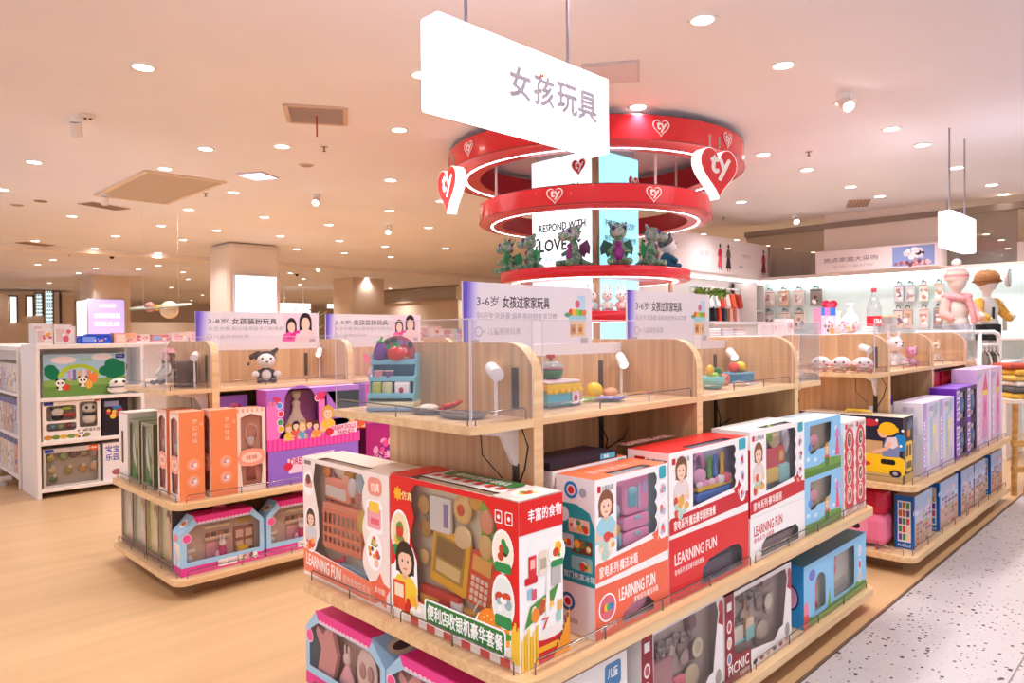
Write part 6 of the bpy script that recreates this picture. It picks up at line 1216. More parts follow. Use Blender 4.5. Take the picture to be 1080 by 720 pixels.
# dressed doll and boots in the glass corner of the left shelf
t = thing('dressed_doll', 'doll with pink hat and grey dress behind the glass of the left shelf', 'doll', (1.57, 4.52, ZU2), -PI/2+.35)
b = MB(); b.lathe([(.0005, .02), (.07, .02), (.05, .07), (.022, .11), (.026, .135), (.0005, .15)], mat('#bdb3ad', .8), None, 16); b.build('dress', t)
b = MB(); b.ball((0, -.005, .175), (.03, .028, .033), mat('#e8bda8', .5), 14); b.build('head', t); b = MB(); b.ball((0, .008, .18), (.037, .033, .04), mat('#6a4a3e', .7), 12); [b.ball((s*.036, 0, .145), (.014, .014, .04), mat('#6a4a3e', .7), 10) for s in (-1, 1)]; b.build('hair', t)
b = MB(); b.lathe([(.052, .198), (.05, .205), (.036, .207), (.032, .225), (.0005, .23)], mat('#c98a90', .8), None, 16); b.build('hat', t)
for s in (-1, 1): b = MB(); b.tube([(s*.025, -.01, .13), (s*.05, -.03, .085), (s*.035, -.055, .07)], .009, mat('#d8cfc8', .8)); b.build('arm', t); b = MB(); b.tube([(s*.025, -.02, .04), (s*.03, -.08, .02), (s*.03, -.095, .03)], [.014, .012, .012], mat('#3a2f30', .6)); b.build('leg', t)
t = thing('doll_case', 'tall dark brown open doll case next to the dressed doll', 'toy', (1.535, 4.30, ZU2), -PI/2)
b = MB(); b.box(-.03, .025, 0, .12, 0, .16, mat('#4a352c', .5), .02); b.build('case', t); b = MB(); b.box(-.034, -.028, -.002, .12, .0, .155, mat('#2f211c', .5), .002); [b.box(-.03, .025, -.003, 0, .04*i+.02, .04*i+.026, mat('#8a6a50', .4)) for i in range(4)]; b.build('strap', t)
t = thing('white_display_card', 'narrow white card standing at the left end of the left shelf', 'card', (1.445, 4.56, ZU2), -PI/2); b = MB(); b.box(-.015, .015, 0, .004, 0, .17, WHITE, .001); b.box(-.02, .02, -.01, .02, 0, .006, WHITE, .001); b.build('card', t)
# pink fairy doll in second bay
t = thing('fairy_doll', 'pink winged fairy doll beyond the second panel of the left shelf', 'doll', (2.95, 4.36, ZU2), -.2)
b = MB(); b.lathe([(.0005, .0), (.07, .0), (.06, .03), (.03, .07), (.012, .1), (.0005, .11)], mat('#e0a8b4', .7), None, 14); b.build('dress', t); b = MB(); b.ball((0, 0, .125), (.022, .02, .024), mat('#e8c4b4', .5), 12); b.build('head', t); b = MB(); b.ball((0, .008, .132), (.03, .026, .028), mat('#a08a90', .7), 12); b.build('hair', t)
for s in (-1, 1): b = MB(); F = Fr((0, .02, .07), (1, 0, 0), (0, 0, 1)); b.prism([(s*.01, 0), (s*.075, .03), (s*.085, .09), (s*.05, .085), (s*.015, .03)], .003, mat('#e86a90', .5), F); b.build('wing', t)

# round plush heads on the right shelf end
def bunhead(label, loc, rz, hair=None, flip=False):
    t = thing('round_plush', label, 'plush toy', loc, rz)
    blob('body', [((0, 0, .048), (.062, .055, .046))], fuzz('#f0dedd', '#f7ebe9'), t, .005)
    b = MB(); [b.ball((s*.024, -.05, .06), (.006, .004, .007), BLACK, 8) for s in (-1, 1)]; b.build('eyes', t); b = MB(); [b.ball((s*.04, -.044, .042), (.012, .006, .007), fuzz('#e88a9a'), 8) for s in (-1, 1)]; b.ball((0, -.053, .047), (.006, .004, .004), mat('#c0405a', .5), 8); b.build('cheeks', t)
    for s in (-1, 1): b = MB(); b.ball((s*.03, -.045, .012), (.016, .014, .012), fuzz('#c98a8a'), 10); b.build('foot', t)
    if hair: b = MB(); b.ball((-.045, .0, .03), (.03, .035, .025), fuzz('#b98a5a'), 12); b.build('brown_patch', t)
    return t
Z3 = 1.1625
bunhead('round white plush face at the left end of the right shelf top', (4.60, 1.81, Z3), -PI/2+.2); bunhead('round white plush face in the middle of the right shelf end', (4.60, 1.685, Z3), -PI/2+.1); bunhead('round pink-cheeked plush with a brown patch, nearest the wire on the right shelf', (4.60, 1.56, Z3), -PI/2+.5, True)
plush_sit('plush_toy', 'pale pink seated plush toy in the first bay of the right shelf', (5.44, 1.635, Z3), -.5, .25, fuzz('#e8d4d6', '#f2e4e4'), fuzz('#f6efee'), fuzz('#ecd9da', '#f4e6e6'), None, 'plush toy', (.14, .2, .98, .06, .04))
plush_sit('plush_toy', 'bright pink plush toy in front of the pale one on the right shelf', (5.56, 1.56, Z3), -.5, .16, fuzz('#e88ab0', '#f0a0c0'), fuzz('#f6dfe8'), fuzz('#ea92b6', '#f2a8c6'), None, 'plush toy', (.18, .28, .86, .07, .05))
plush_sit('plush_toy', 'beige plush toy in the second bay of the right shelf', (6.42, 1.63, Z3), -.6, .19, fuzz('#d8b898', '#e0c4a6'), fuzz('#ecdcc8'), fuzz('#dcbc9c', '#e2c8aa'), None, 'plush toy', (.16, .2, .9, .06, .05))
plush_sit('plush_toy', 'small cream plush toy by the glass in the right end cap of the near shelf', (3.60, 1.56, ZU1), -.4, .16, fuzz('#e2c6b6', '#ead2c4'), fuzz('#f2e4dc'), fuzz('#e6ccbe', '#eed8cc'), None, 'plush toy', (.16, .2, .9, .06, .05))

# ------------------------------------------------------------------ dragons on the red display
def dragon(label, px, r, turn, wing, belly, py=278, s=.44):
    a = math.radians(ang(px, r)); loc = (RC.x+r*math.cos(a), RC.y+r*math.sin(a), 2.038)
    t = thing('plush_dragon', label, 'plush toy', loc, a+PI/2+turn)
    m = noisy('dragon_plush', '#2f7a52', '#93aa9c', (34, 34, 34), .6, 4, .5, .38, .62, .5)
    blob('body', [((0, .03*s, .20*s), (.17*s, .17*s, .21*s)), ((0, .0, .42*s), (.12*s, .12*s, .16*s)), ('t', [(-.12*s, -.02*s, .36*s), (-.2*s, -.14*s, .27*s)], [.05*s, .05*s]), ('t', [(.12*s, -.02*s, .36*s), (.2*s, -.14*s, .27*s)], [.05*s, .05*s]),
         ('t', [(-.12*s, 0, .08*s), (-.2*s, -.27*s, .07*s)], [.085*s, .075*s]), ('t', [(.12*s, 0, .08*s), (.2*s, -.27*s, .07*s)], [.085*s, .075*s]),
         ('t', [(0, .14*s, .12*s), (.1*s, .3*s, .06*s), (.26*s, .38*s, .04*s)], [.1*s, .06*s, .025*s])], m, t, s*.024)
    blob('head', [((0, -.03*s, .70*s), (.19*s, .18*s, .17*s)), ((0, -.24*s, .64*s), (.14*s, .13*s, .105*s)), ((-.06*s, -.33*s, .70*s), (.04*s, .04*s, .03*s)), ((.06*s, -.33*s, .70*s), (.04*s, .04*s, .03*s)), ('t', [(-.13*s, .06*s, .82*s), (-.2*s, .12*s, .92*s)], [.05*s, .02*s]), ('t', [(.13*s, .06*s, .82*s), (.2*s, .12*s, .92*s)], [.05*s, .02*s])], noisy('dragon_head_plush', '#4a8a6c', '#b4aeb8', (30, 30, 30), .6, 4, .5, .38, .62, .5), t, s*.024)
    b = MB(); b.ball((0, -.105*s, .25*s), (.11*s, .05*s, .16*s), mat(belly, .35), 12); b.ball((0, -.09*s, .44*s), (.08*s, .06*s, .06*s), mat(belly, .35), 10); b.build('belly_patch', t)
    for sx in (-1, 1):
        b = MB(); b.ball((sx*.11*s, -.17*s, .75*s), (.045*s, .035*s, .055*s), mat('#4a2a8a', .1), 10); b.ball((sx*.115*s, -.2*s, .75*s), (.022*s, .015*s, .03*s), mat('#140c20', .05), 8); b.build('eye', t)
        b = MB(); F = Fr((sx*.08*s, .12*s, .38*s), (sx, .35, 0), (0, 0, 1)); lp = [(0, -.06*s), (.12*s, -.2*s), (.17*s, -.1*s), (.26*s, -.14*s), (.28*s, .02*s), (.2*s, .18*s), (0, .08*s)]; b.prism(lp, .02*s, mat(wing, .35), F); b.build('wing', t)
    for i in range(5): b = MB(); z = (.86, .74, .56, .40, .26)[i]; y = (.06, .15, .13, .18, .22)[i]; b.cyl((0, y*s, z*s), (0, (y+.07)*s, (z+.05)*s), .035*s, mat('#3a4a3a', .5), .004, 8); b.build('spine_plate', t)
    return t
dragon('crocodile-like green plush dragon at the far left, leaning out over the red shelf', 532, .90, -.75, '#1f8f54', '#2f9a5a', s=.40)
dragon('plush dragon with green wings, second from the left on the red shelf', 560, .80, -.7, '#12a05a', '#7a1f7a', s=.39)
dragon('plush dragon with purple belly sitting alone before the LOVE poster', 605, .84, -.75, '#6a2a5a', '#8a1f86', s=.43)
dragon('plush dragon facing front with purple belly, right of the column corner', 652, .85, -.15, '#1f5a4a', '#8a1a86', s=.45)
dragon('plush dragon with green wing looking right, beside the grey and white plush dog', 687, .80, .75, '#17905a', '#7a2060', s=.44)
def dog_x(t, s):
    blob('mask', [((0, .04*s, .70*s), (.25*s, .2*s, .2*s)), ((-.17*s, .02*s, .86*s), (.07*s, .05*s, .1*s)), ((.17*s, .02*s, .86*s), (.07*s, .05*s, .1*s))], fuzz('#5a5a62', '#74747e'), t, s*.026)
a = math.radians(ang(712, .88)); plush_sit('plush_dog', 'grey and white plush dog at the right end of the red shelf', (RC.x+.80*math.cos(a), RC.y+.80*math.sin(a), 2.038), a+PI/2+.9, .37, fuzz('#2a5f80', '#3a7090'), fuzz('#e8ecf0'), fuzz('#e6e8ee', '#f4f5f8'), dog_x)
for i, (px, r, c1, lb) in enumerate(((640, .86, '#dfe3ea', 'white plush rabbit with upright ears on the red middle tier'), (655, .84, '#f0a0a0', 'pink and white plush rabbit on the red middle tier'), (623, .88, '#bcd8e6', 'pale blue plush rabbit left of the post on the red middle tier'))):
    a = math.radians(ang(px, r)); plush_sit('plush_rabbit', lb, (RC.x+r*math.cos(a), RC.y+r*math.sin(a), 1.623), a+PI/2, .22, fuzz(c1, c1), fuzz('#f6f2f2'), fuzz('#f2f0f2', '#ffffff'), None, 'plush toy', (.1, .13, 1.15, .05, .045))
# ------------------------------------------------------------------ white shelf unit at the left and what stands on it
WS = mat('#efe6e0', .35)
YW, XW = 7.32, 1.44
def white_unit(label, x0, x1, y0, y1, levels, ztop, back=True, along=False):
    t = thing('white_shelf_unit', label, 'shelf unit', ((x0+x1)/2, (y0+y1)/2, 0))
    for k in (0, 1):
        b = MB(); v = ((x0, x1-.03), (y0, y1-.03))[along][k]; b.box(*((x0, x1, v, v+.03) if along else (v, v+.03, y0, y1)), 0, ztop, WS, .003); b.build('side_panel', t, True)
    for z in levels: b = MB(); b.box(*((x0, x1, y0+.03, y1-.03) if along else (x0+.03, x1-.03, y0, y1)), z-.032, z, WS, .003); b.build('shelf_board', t, True)
    b = MB(); b.box(x0-.0, x1, y0, y1, ztop, ztop+.04, WS, .004); b.build('top_board', t, True)
    b = MB(); b.box(*(((x0+x1)/2-.01, (x0+x1)/2+.01, y0+.03, y1-.03) if along else (x0+.03, x1-.03, (y0+y1)/2-.01, (y0+y1)/2+.01)), .08, ztop, WS); b.build('back_panel', t, True)
    return t
white_unit('white end shelf at the left with panda toy boxes', XW, 2.32, YW, 7.93, (.085, .50, .885), 1.32)
def pic_box(name, label, loc, rz, wd, dp, hh, paint, front='#f1ece6', left='#e6e0da', wins=(), lining='#d8d0c8', top=None, toy=None, group=None, cat='toy box'):
    t, b, F = carton(name, label, cat, wd, dp, hh, loc, rz, dict(front=front, left=left, top=top or left), group=group, wins=wins, lining=lining, deep=.06)
    paint(b, F['front']); b.build('carton', t)
    if toy: toy(t)
    return t
def panda_art(b, F, x, y, s):
    for k in (-1, 1): b.art(ell(x+k*.3*s, y+.3*s, .14*s), card('#22201f'), F)
    b.art(ell(x, y, .42*s, .36*s), card('#f6f3ef'), F)
    for k in (-1, 1): b.art(ell(x+k*.17*s, y+.02*s, .09*s, .11*s), card('#22201f'), F)
    b.art(ell(x, y-.1*s, .05*s, .03*s), card('#22201f'), F); b.art(ell(x, y-.5*s, .3*s, .2*s), card('#f0ece8'), F); b.art(ell(x-.25*s, y-.45*s, .12*s), card('#22201f'), F); b.art(ell(x+.25*s, y-.45*s, .12*s), card('#22201f'), F)
def scene(b, F):
    W, H = .68, .385
    b.art(rect(0, 0, W, H), card('#a8cde6'), F); b.art(ell(.16, .33, .1, .035), card('#ecdfe2'), F); b.art(ell(.47, .35, .09, .03), card('#e6e2ea'), F)
    b.art([(0, 0), (W, 0), (W, .17), (.4, .15), (.2, .16), (0, .15)], card('#8cb05a'), F); b.art([(0, 0), (W, 0), (W, .08), (.3, .1), (0, .09)], card('#6f9a4a'), F)
    for x, y, r in ((.065, .22, .06), (.08, .19, .05), (.055, .25, .05), (.56, .28, .07), (.62, .25, .07), (.50, .22, .06), (.615, .21, .06), (.56, .2, .07)): b.art(ell(x, y, r, r*.8), card('#0f7d57'), F)
    b.art(ell(.28, .17, .17, .12, 24, 0, 180)+ell(.28, .17, .13, .085, 24, 180, 0), card('#b4cf3a'), F)
    for i, c in enumerate(('#c9a0d0', '#8a6ab0', '#e8c070', '#f0d0d8', '#e88a4a')): b.art(rect(.19+.04*i, .14, .215+.04*i, .23+.01*(i % 2)), card(c), F)
    panda_art(b, F, .13, .12, .09); panda_art(b, F, .31, .14, .09); b.art(ell(.18, .08, .03), card('#d8503a'), F); b.art(ell(.36, .10, .03, .04), card('#f0b04a'), F); b.art(ell(.40, .16, .03, .05), card('#f0844a'), F)
    b.art(rrect(.585, .335, .665, .375, .005), card('#2f3f9a'), F); b.text('baby', card('#c8d0f0'), F, .60, .348, .015, .001, 'l', .02, .05); zh(b, F, '奇妙', .29, .31, .035, '#8fd05a', .1)
pic_box('panda_scene_box', 'large green picture box on the top tier of the white end shelf', (1.515, YW+.1, .8865), 0, .68, .17, .385, scene, '#a8cde6', '#d8e4dc')
t = thing('panda_figure', 'round white panda figure in front of the green picture box', 'toy', (2.11, YW+.045, .8865), 0)
blob('body', [((0, 0, .05), (.10, .04, .05)), ((0, 0, .10), (.085, .04, .05))], mat('#f4efe9', .4), t, .006)
b = MB(); b.box(-.095, .095, -.043, .03, .062, .072, mat('#4a4a4a', .5), .003); b.build('belt', t)
b = MB(); [b.ball((s*.035, -.037, .115), (.016, .008, .011), BLACK, 10, Matrix.Rotation(s*.4, 4, 'Y')) for s in (-1, 1)]; b.build('eyes', t)
def panda_toys(t):
    m = MB(); m.ball((.12, .03, .25), (.05, .02, .04), plas('#f2efe9'), 12); [m.ball((.12+k*.04, .03, .285), (.015, .01, .015), plas('#222020'), 8) for k in (-1, 1)]; m.ball((.12, .03, .20), (.045, .02, .03), plas('#242222'), 10); m.build('toy_panda', t)
    m = MB(); m.ball((.22, .03, .22), (.06, .02, .025), plas('#b0463a'), 12); m.ball((.19, .03, .28), (.05, .02, .02), plas('#a8c84a'), 10); m.box(.06, .25, .03, .05, .185, .20, plas('#8a8a9a')); m.build('toy_vehicle', t)
    m = MB(); cx = .375; m.ball((cx, .035, .27), (.062, .025, .05), plas('#f2efe9'), 14); m.ball((cx, .035, .17), (.06, .025, .05), plas('#f2efe9'), 14); m.ball((cx, .03, .215), (.06, .025, .018), plas('#242222'), 12); [m.ball((cx+k*.026, .014, .275), (.013, .008, .016), plas('#1c1a1a'), 8) for k in (-1, 1)]; m.build('toy_panda', t)
    for x, c in ((.08, '#7a9ab0'), (.14, '#9ab08a'), (.21, '#b04a4a'), (.24, '#8a8ab0')): m = MB(); m.ball((x, .03, .125), (.028, .02, .025), plas(c), 10); m.build('toy_ball', t)
def p2(b, F):
    for i, c in enumerate(('#c9803a', '#6a8a3a', '#e0b04a', '#7a9a4a', '#d8a05a', '#8a8a5a')): b.art(ell(.04+.06*i, .03, .035, .02), card(c), F)
    zh(b, F, '熊猫乐园', .33, .06, .03, '#4a4a4a', .12); b.art(rrect(.01, .315, .085, .345, .004), card('#2f3f9a'), F); b.art(rect(.41, .33, .45, .35), card('#e0603a'), F); panda_art(b, F, .30, .05, .07)
pic_box('panda_toy_set', 'white windowed box with panda toys on the middle tier of the white end shelf', (1.49, YW+.03, .5015), 0, .46, .24, .345, p2, '#f0e8e2', '#e9e2dc', [rrect(.03, .175, .26, .31, .02), rrect(.03, .085, .26, .155, .02), rrect(.285, .10, .43, .33, .02)], '#a9a49c', None, panda_toys)
pic_box('dark_toy_box', 'dark box with colourful print right of the panda window box', (1.965, YW+.04, .5015), 0, .22, .24, .34, lambda b, F: (dots(b, F, .1, .22, .07, .05, ['#3a7ac0', '#c03a4a', '#2f8f6a', '#e8c04a'], 12, .02), b.art(rect(.02, .27, .14, .32), card('#8a90b0'), F)), '#2a2430', '#1f1a24')
def animals(t):
    q = random.Random(4)
    for i, (x, z) in enumerate(((.06, .26), (.16, .27), (.24, .28), (.32, .28), (.40, .27), (.07, .15), (.2, .14), (.31, .14), (.40, .15), (.08, .07))):
        c = ['#b8b060', '#9ab07a', '#7a5a5a', '#a89a7a', '#b8a0a0', '#c9b48a', '#a08a4a', '#b8904a', '#d0a890', '#6a7a5a'][i]; m = MB(); m.ball((x, .025, z), (.035, .016, .028 if i in (0, 5, 9) else .04), plas(c), 12); m.ball((x+.008, .02, z+.03), (.018, .012, .018), plas('#d8c8b0'), 8); m.build('toy_animal', t)
pic_box('animal_toy_set', 'grey windowed box of small animal figures on the bottom tier of the white end shelf', (1.49, YW+.03, .0865), 0, .45, .24, .345, lambda b, F: (b.art(rect(.01, .31, .08, .34), card('#2f3f9a'), F), b.art(rect(.36, .30, .43, .345), card('#e05a2a'), F), b.art(rect(.37, .315, .42, .33), card('#f0d8c0'), F)), '#c8c0b8', '#b8b0a8', [rrect(.02, .02, .43, .305, .01)], '#bdb5ac', None, animals)
pic_box('blue_word_box', 'white box with blue lettering at the right of the animal set', (1.965, YW+.03, .0865), 0, .22, .24, .345, lambda b, F: (zh(b, F, '宝宝', .02, .26, .06, '#3a4ab0', .12, 2, .03), zh(b, F, '乐园', .02, .18, .06, '#3a4ab0', .12, 2, .03), b.art(ell(.12, .07, .05, .03), card('#b0606a'), F)), '#ece6ea', '#dcd6da')
# things on its top
def top_box(label, x, y, wd, hh, c1, c2, z=1.3615, rz=0, n=8):
    q = random.Random(int(x*997)); return pic_box('toy_box', label, (x, y, z), rz, wd, .12, hh, lambda b, F: (b.art(rect(wd*.1, hh*.15, wd*.5, hh*.85), card(c2), F), dots(b, F, wd*.65, hh*.5, wd*.22, hh*.25, [c2, '#f0ece8', '#e8a050', '#d05a6a'], n, hh*.12, 3, q.randint(1, 99))), c1, c1)
top_box('bright blue box with white print on top of the white end shelf', 1.80, 7.40, .26, .075, '#1f4fc8', '#7a9ae8'); top_box('second blue box stacked behind on the white end shelf', 1.90, 7.56, .26, .09, '#2a55c0', '#c03a3a')
top_box('orange pink box at the right of the blue boxes on the white end shelf', 2.09, 7.42, .2, .10, '#e8a890', '#f0d0c0')
for i, (x, y, wd, hh) in enumerate(((1.47, 7.45, .13, .14), (1.61, 7.46, .17, .16), (1.48, 7.65, .15, .19), (1.65, 7.64, .14, .18))):
    top_box(('clear pale box at the left front corner on top of the white end shelf', 'pale printed box beside the clear corner box', 'pale tall box behind the corner box on the white end shelf', 'pale tall box behind the printed box on the white end shelf')[i], x, y, wd, hh, '#e6dcd8', '#d8bcb8')
# the long side shelf running away behind it
t = white_unit('long white wall shelf packed with thin boxes, behind the white end shelf', 1.42, 2.3, 7.96, 12.4, (.12, .50, .90), 1.30, True, True)
cols = ['#d8d0c8', '#e4c8b8', '#c8b4a8', '#e8e0d8', '#b8c0d0', '#d8a898', '#e0d0b0', '#c0a0a0']
for r, z, hh in ((0, .9015, .27), (1, .5015, .33), (2, .1215, .33)):
    nm = ('top', 'middle', 'bottom')[r]
    for i in range(13):
        y = 8.16+.17*i; c = cols[(i*3+r) % 8]; wd = .155
        o = pic_box('thin_toy_box', 'thin pale printed box in the %s row of the long white shelf' % nm, (1.45, y, z), -PI/2, wd, .25, hh, lambda b, F: (b.art(rect(.0, hh*.82, wd, hh), card('#3a4a90' if r else '#d8c8c0'), F), dots(b, F, wd*.5, hh*.4, wd*.3, hh*.25, ['#a84a4a', '#4a6aa8', '#d8a05a', '#f0e8e0', '#8a6a5a'], 9, .02, 3, i+r*20)), c, '#cfc6be', group='thin boxes in the %s row of the long white shelf' % nm)
for i in range(4):
    t = thing('floor_caster', 'white shelf foot on the floor under the long white shelf', 'shelf foot', (1.36, 8.3+.55*i, 0), 0, 'feet under the long white shelf'); b = MB(); b.cyl((0, 0, 0), (0, 0, .05), .035, mat('#b8aea6', .5), n=12); b.build('wheel', t); b = MB(); b.box(-.04, .06, -.05, .05, .05, .085, mat('#d8cfc8', .5), .006); b.build('plate', t)

# ------------------------------------------------------------------ screens and signs far back
def screen(label, F, W, H, col, em, txt, cat='screen'):
    t = thing('mounted_screen', label, cat, F @ Vector((W/2, 0, 0))); b = MB(); b.prism(rect(-.03, -.03, W+.03, H+.03), .05, mat('#d8d0d8', .4), F, 0); b.build('housing', t, True)
    b = MB(); b.prism(rect(0, 0, W, H), .004, emit(col, em), F, .05); b.M = F @ Matrix.Translation((0, 0, .055)); 
    for s, x, y, h, wd, c in txt: b.text(s, emit(c, 1.2), Matrix(), x, y, h, .001, 'l', .012, wd)
    b.M = None; b.build('display', t, True); return t
screen('purple glowing price screen on the far left column', Fr((6.05, 23.95, 1.5), (1, 0, 0), (0, 0, 1)), .98, 1.05, '#b7a4ec', 1.0, [('儿童乐园', .28, .82, .1, .45, '#f4f0ff'), ('会员特惠日', .15, .5, .14, .7, '#ffffff'), ('满额立减', .15, .25, .14, .7, '#f4f0ff')])
p = at(95, 345, X=5.62)
screen('narrow white glowing screen on the left face of the far left column', Fr((at(99, 340, Y=24).x-.06, 25.4, 1.4), (0, -1, 0), (0, 0, 1)), 1.1, 1.15, '#ffffff', 1.1, [])
screen('pale glowing screen on the big column behind the left category sign', Fr((6.08, 13.85, 1.75), (1, 0, 0), (0, 0, 1)), .86, .87, '#f4f6ff', 1.15, [('新品上市 会员价', .12, .30, .08, .6, '#c8d0e8'), ('2件8折', .4, .16, .09, .36, '#b8c4e4')])
for (px0, px1, py0, py1), Y, lb, c in (((293, 328, 320, 330), 26, 'white lit shop sign right of the big column', '#f8ffff'), ((347, 372, 321, 325), 24, 'thin white lit shop sign left of the beige far column', '#eefcff')):
    a = at(px0, py1, Y=Y); q = at(px1, py0, Y=Y); t = thing('shop_sign', lb, 'sign', ((a.x+q.x)/2, Y, a.z)); b = MB(); b.box(a.x, q.x, Y, Y+.15, a.z, q.z, emit(c, 1.15), .02); b.build('light_box', t, True); b = MB()
    for x in (a.x+.3, q.x-.3): b.cyl((x, Y+.07, q.z), (x, Y+.07, CEIL), .02, WHITE)
    b.build('hanging_rod', t, True)
# lit wall shelves of the far left shop
for (px0, px1, py0, py1), lb, rows in (((29, 34, 313, 333), 'narrow glowing panel at left of the far bottle shelves', 0), ((38, 44, 310, 332), 'middle glowing wall shelf with dark bottles in the far left shop', 6), ((48, 55, 307, 341), 'right glowing wall shelf with rows of bottles in the far left shop', 9), ((11, 17, 313, 340), 'tall white glowing pillar sign in the far left corner', 0)):
    a = at(px0, py1, Y=32.9); q = at(px1, py0, Y=32.9); t = thing('lit_shelf', lb, 'lit shelf', ((a.x+q.x)/2, 32.9, a.z)); b = MB(); b.box(a.x, q.x, 32.9, 33.0, a.z, q.z, emit('#e8fbff', 1.15)); b.build('light_panel', t, True)
    b = MB(); b.box(a.x-.05, q.x+.05, 32.88, 33, q.z, q.z+.05, mat('#6a5a4a', .5)); b.box(a.x-.05, a.x, 32.86, 33, a.z, q.z, mat('#a8927a', .5)); b.box(q.x, q.x+.05, 32.86, 33, a.z, q.z, mat('#6a5a4a', .5)); b.build('frame', t, True)
    for i in range(rows):
        z = a.z+(q.z-a.z)*(i+.3)/rows; b = MB(); b.box(a.x, q.x, 32.8, 32.9, z, z+.02, mat('#c8d0d0', .4)); [b.box(a.x+(q.x-a.x)*(k+.2)/4, a.x+(q.x-a.x)*(k+.7)/4, 32.82, 32.88, z+.02, z+.1, mat('#8aa4a8', .4)) for k in range(4)]; b.build('bottle_row', t, True)
t = thing('mounted_board', 'dark framed white panel on the beige far left partition', 'panel', (at(60, 340, Y=32.95).x, 32.95, 1.2)); a = at(57, 341, Y=32.95); q = at(62, 308, Y=32.95); b = MB(); b.box(a.x, q.x, 32.93, 33, a.z, q.z, mat('#e0d4cc', .6)); b.build('panel', t, True); b = MB(); b.box(q.x, q.x+.08, 32.9, 33, a.z, q.z, mat('#4a3c30', .5)); b.build('frame', t, True)
# planet model
c = at(170, 323, d=10.5); t = thing('planet_mobile', 'hanging planet model with grey ring and coloured balls', 'decoration', c)
b = MB(); b.lathe([(.20, 0), (.42, .01), (.42, -.01), (.20, 0)], mat('#b4bcae', .5), T(0, 0, 0, .05, -.12, 0), 40); b.build('ring', t); b = MB(); b.ball((.09, -.07, -.05), .13, mat('#f0dcc0', .5), 20); b.build('big_planet', t); b = MB(); b.ball((-.13, .09, -.01), .075, mat('#c98a80', .5), 14); b.build('pink_planet', t); b = MB(); b.ball((-.05, .03, -.02), .05, mat('#d8b03a', .5), 12); b.build('yellow_planet', t); b = MB(); [b.cyl((x, -x*.7, 0), (x, -x*.7, CEIL-c.z), 0.0016, mat('#d8ccc4', .5), n=6) for x in (-.2, .2)]; b.build('hanging_wire', t)
# dried plant
c = at(328, 362, d=8.4); t = thing('potted_plant', 'bushy olive plant between the two 3-8 category signs', 'plant', (c.x, c.y, 0)); b = MB(); b.lathe([(.0005, 0), (.13, 0), (.17, .35), (.16, .35), (.0005, .3)], mat('#cfc4b8', .6), None, 20); b.build('pot', t); q = random.Random(5)
b = MB(); [b.tube([(0, 0, .3), (.03*math.cos(a), .03*math.sin(a), .8), (.1*math.cos(a), .1*math.sin(a), 1.35)], .008, mat('#6a5a3a', .8), 6) for a in (0, 2.1, 4.2)]; b.build('stem', t)
b = MB()
for i in range(240):
    a = q.random()*2*PI; h = 1.2+.5*q.random(); r = .06+.24*q.random()**.7; L = .12; p0 = Vector((r*.5*math.cos(a), r*.5*math.sin(a), h)); dv = Vector((math.cos(a+q.uniform(-.6, .6)), math.sin(a+q.uniform(-.6, .6)), q.uniform(-.2, .9))).normalized()*L; sd = dv.cross(Vector((0, 0, 1))).normalized()*.012
    b.add([p0, p0+dv*.5+sd, p0+dv, p0+dv*.5-sd], [(0, 1, 2, 3)], mat('#7a7a4a' if i % 3 else '#a08a5a', .7))
b.build('foliage', t)
# white tables of boxed goods in the middle distance
def goods(label, x0, x1, y, zt, n, seed):
    white_unit(label, x0, x1, y, y+.6, (.1, .5, .9), zt-.04); q = random.Random(seed); wd = (x1-x0)/n
    for i in range(n):
        hh = .07+.10*q.random(); c = q.choice(['#d8c0b8', '#e4dcd8', '#c8b8d0', '#e8c8c8', '#b8c8d8', '#e0d0b8', '#c87a7a']); k = ('first', 'second', 'third', 'fourth', 'fifth', 'sixth', 'seventh', 'eighth')[i]
        top_box('%s pale box on the %s' % (k, label), x0+wd*i+.03, y+.05, wd*.86, hh, c, q.choice(['#b8505a', '#8a9ac8', '#f0e4d8', '#d8a0b0']), zt+.0015, 0, 6)
goods('white table behind the toy grocery stand', 4.75, 6.15, 6.9, 1.36, 6, 3)
goods('low white table left of the glass corner', 2.55, 3.9, 9.2, 1.36, 6, 8)
# ------------------------------------------------------------------ product wall and clothes bay, right background
def fashion(b, F, x, y, s, c1, c2, lv=2):
    b.art(ell(x, y+.9*s, .07*s, .09*s), card('#4a2a2a'), F); b.art([(x-.12*s, y+.45*s), (x+.12*s, y+.45*s), (x+.09*s, y+.8*s), (x-.09*s, y+.8*s)], card(c1), F); b.art([(x-.2*s, y+.1*s), (x+.2*s, y+.1*s), (x+.1*s, y+.5*s), (x-.1*s, y+.5*s)], card(c2), F)
    for k in (-1, 1): b.art(rect(x+k*.07*s-.03*s, y, x+k*.07*s+.03*s, y+.12*s), card('#5a3a3a'), F); b.art([(x+k*.1*s, y+.78*s), (x+k*.2*s, y+.5*s), (x+k*.16*s, y+.48*s), (x+k*.08*s, y+.7*s)], card(c1), F)
t = thing('fascia_sign', 'pale banner with fashion figures over the clothes bay', 'banner', (10.4, 5.59, 2.35)); b = MB(); b.box(8.9, 11.86, 5.585, 5.598, 2.33, 2.86, mat('#efe0e0', .4)); F = Fr((8.9, 5.585, 2.33), (1, 0, 0), (0, 0, 1))
fashion(b, F, 1.33, .06, .42, '#c8203a', '#e05a6a'); fashion(b, F, 1.60, .05, .44, '#6a5a4a', '#3a3038'); fashion(b, F, 2.83, .05, .44, '#a8182a', '#7a1020'); zh(b, F, '一起长大', 2.0, .3, .06, '#b8a8b4', .35); zh(b, F, '全场', 1.95, .12, .05, '#8a7a86', .12); zh(b, F, '童装', .7, .25, .08, '#c8b8c0', .3); b.build('printed_banner', t, True)
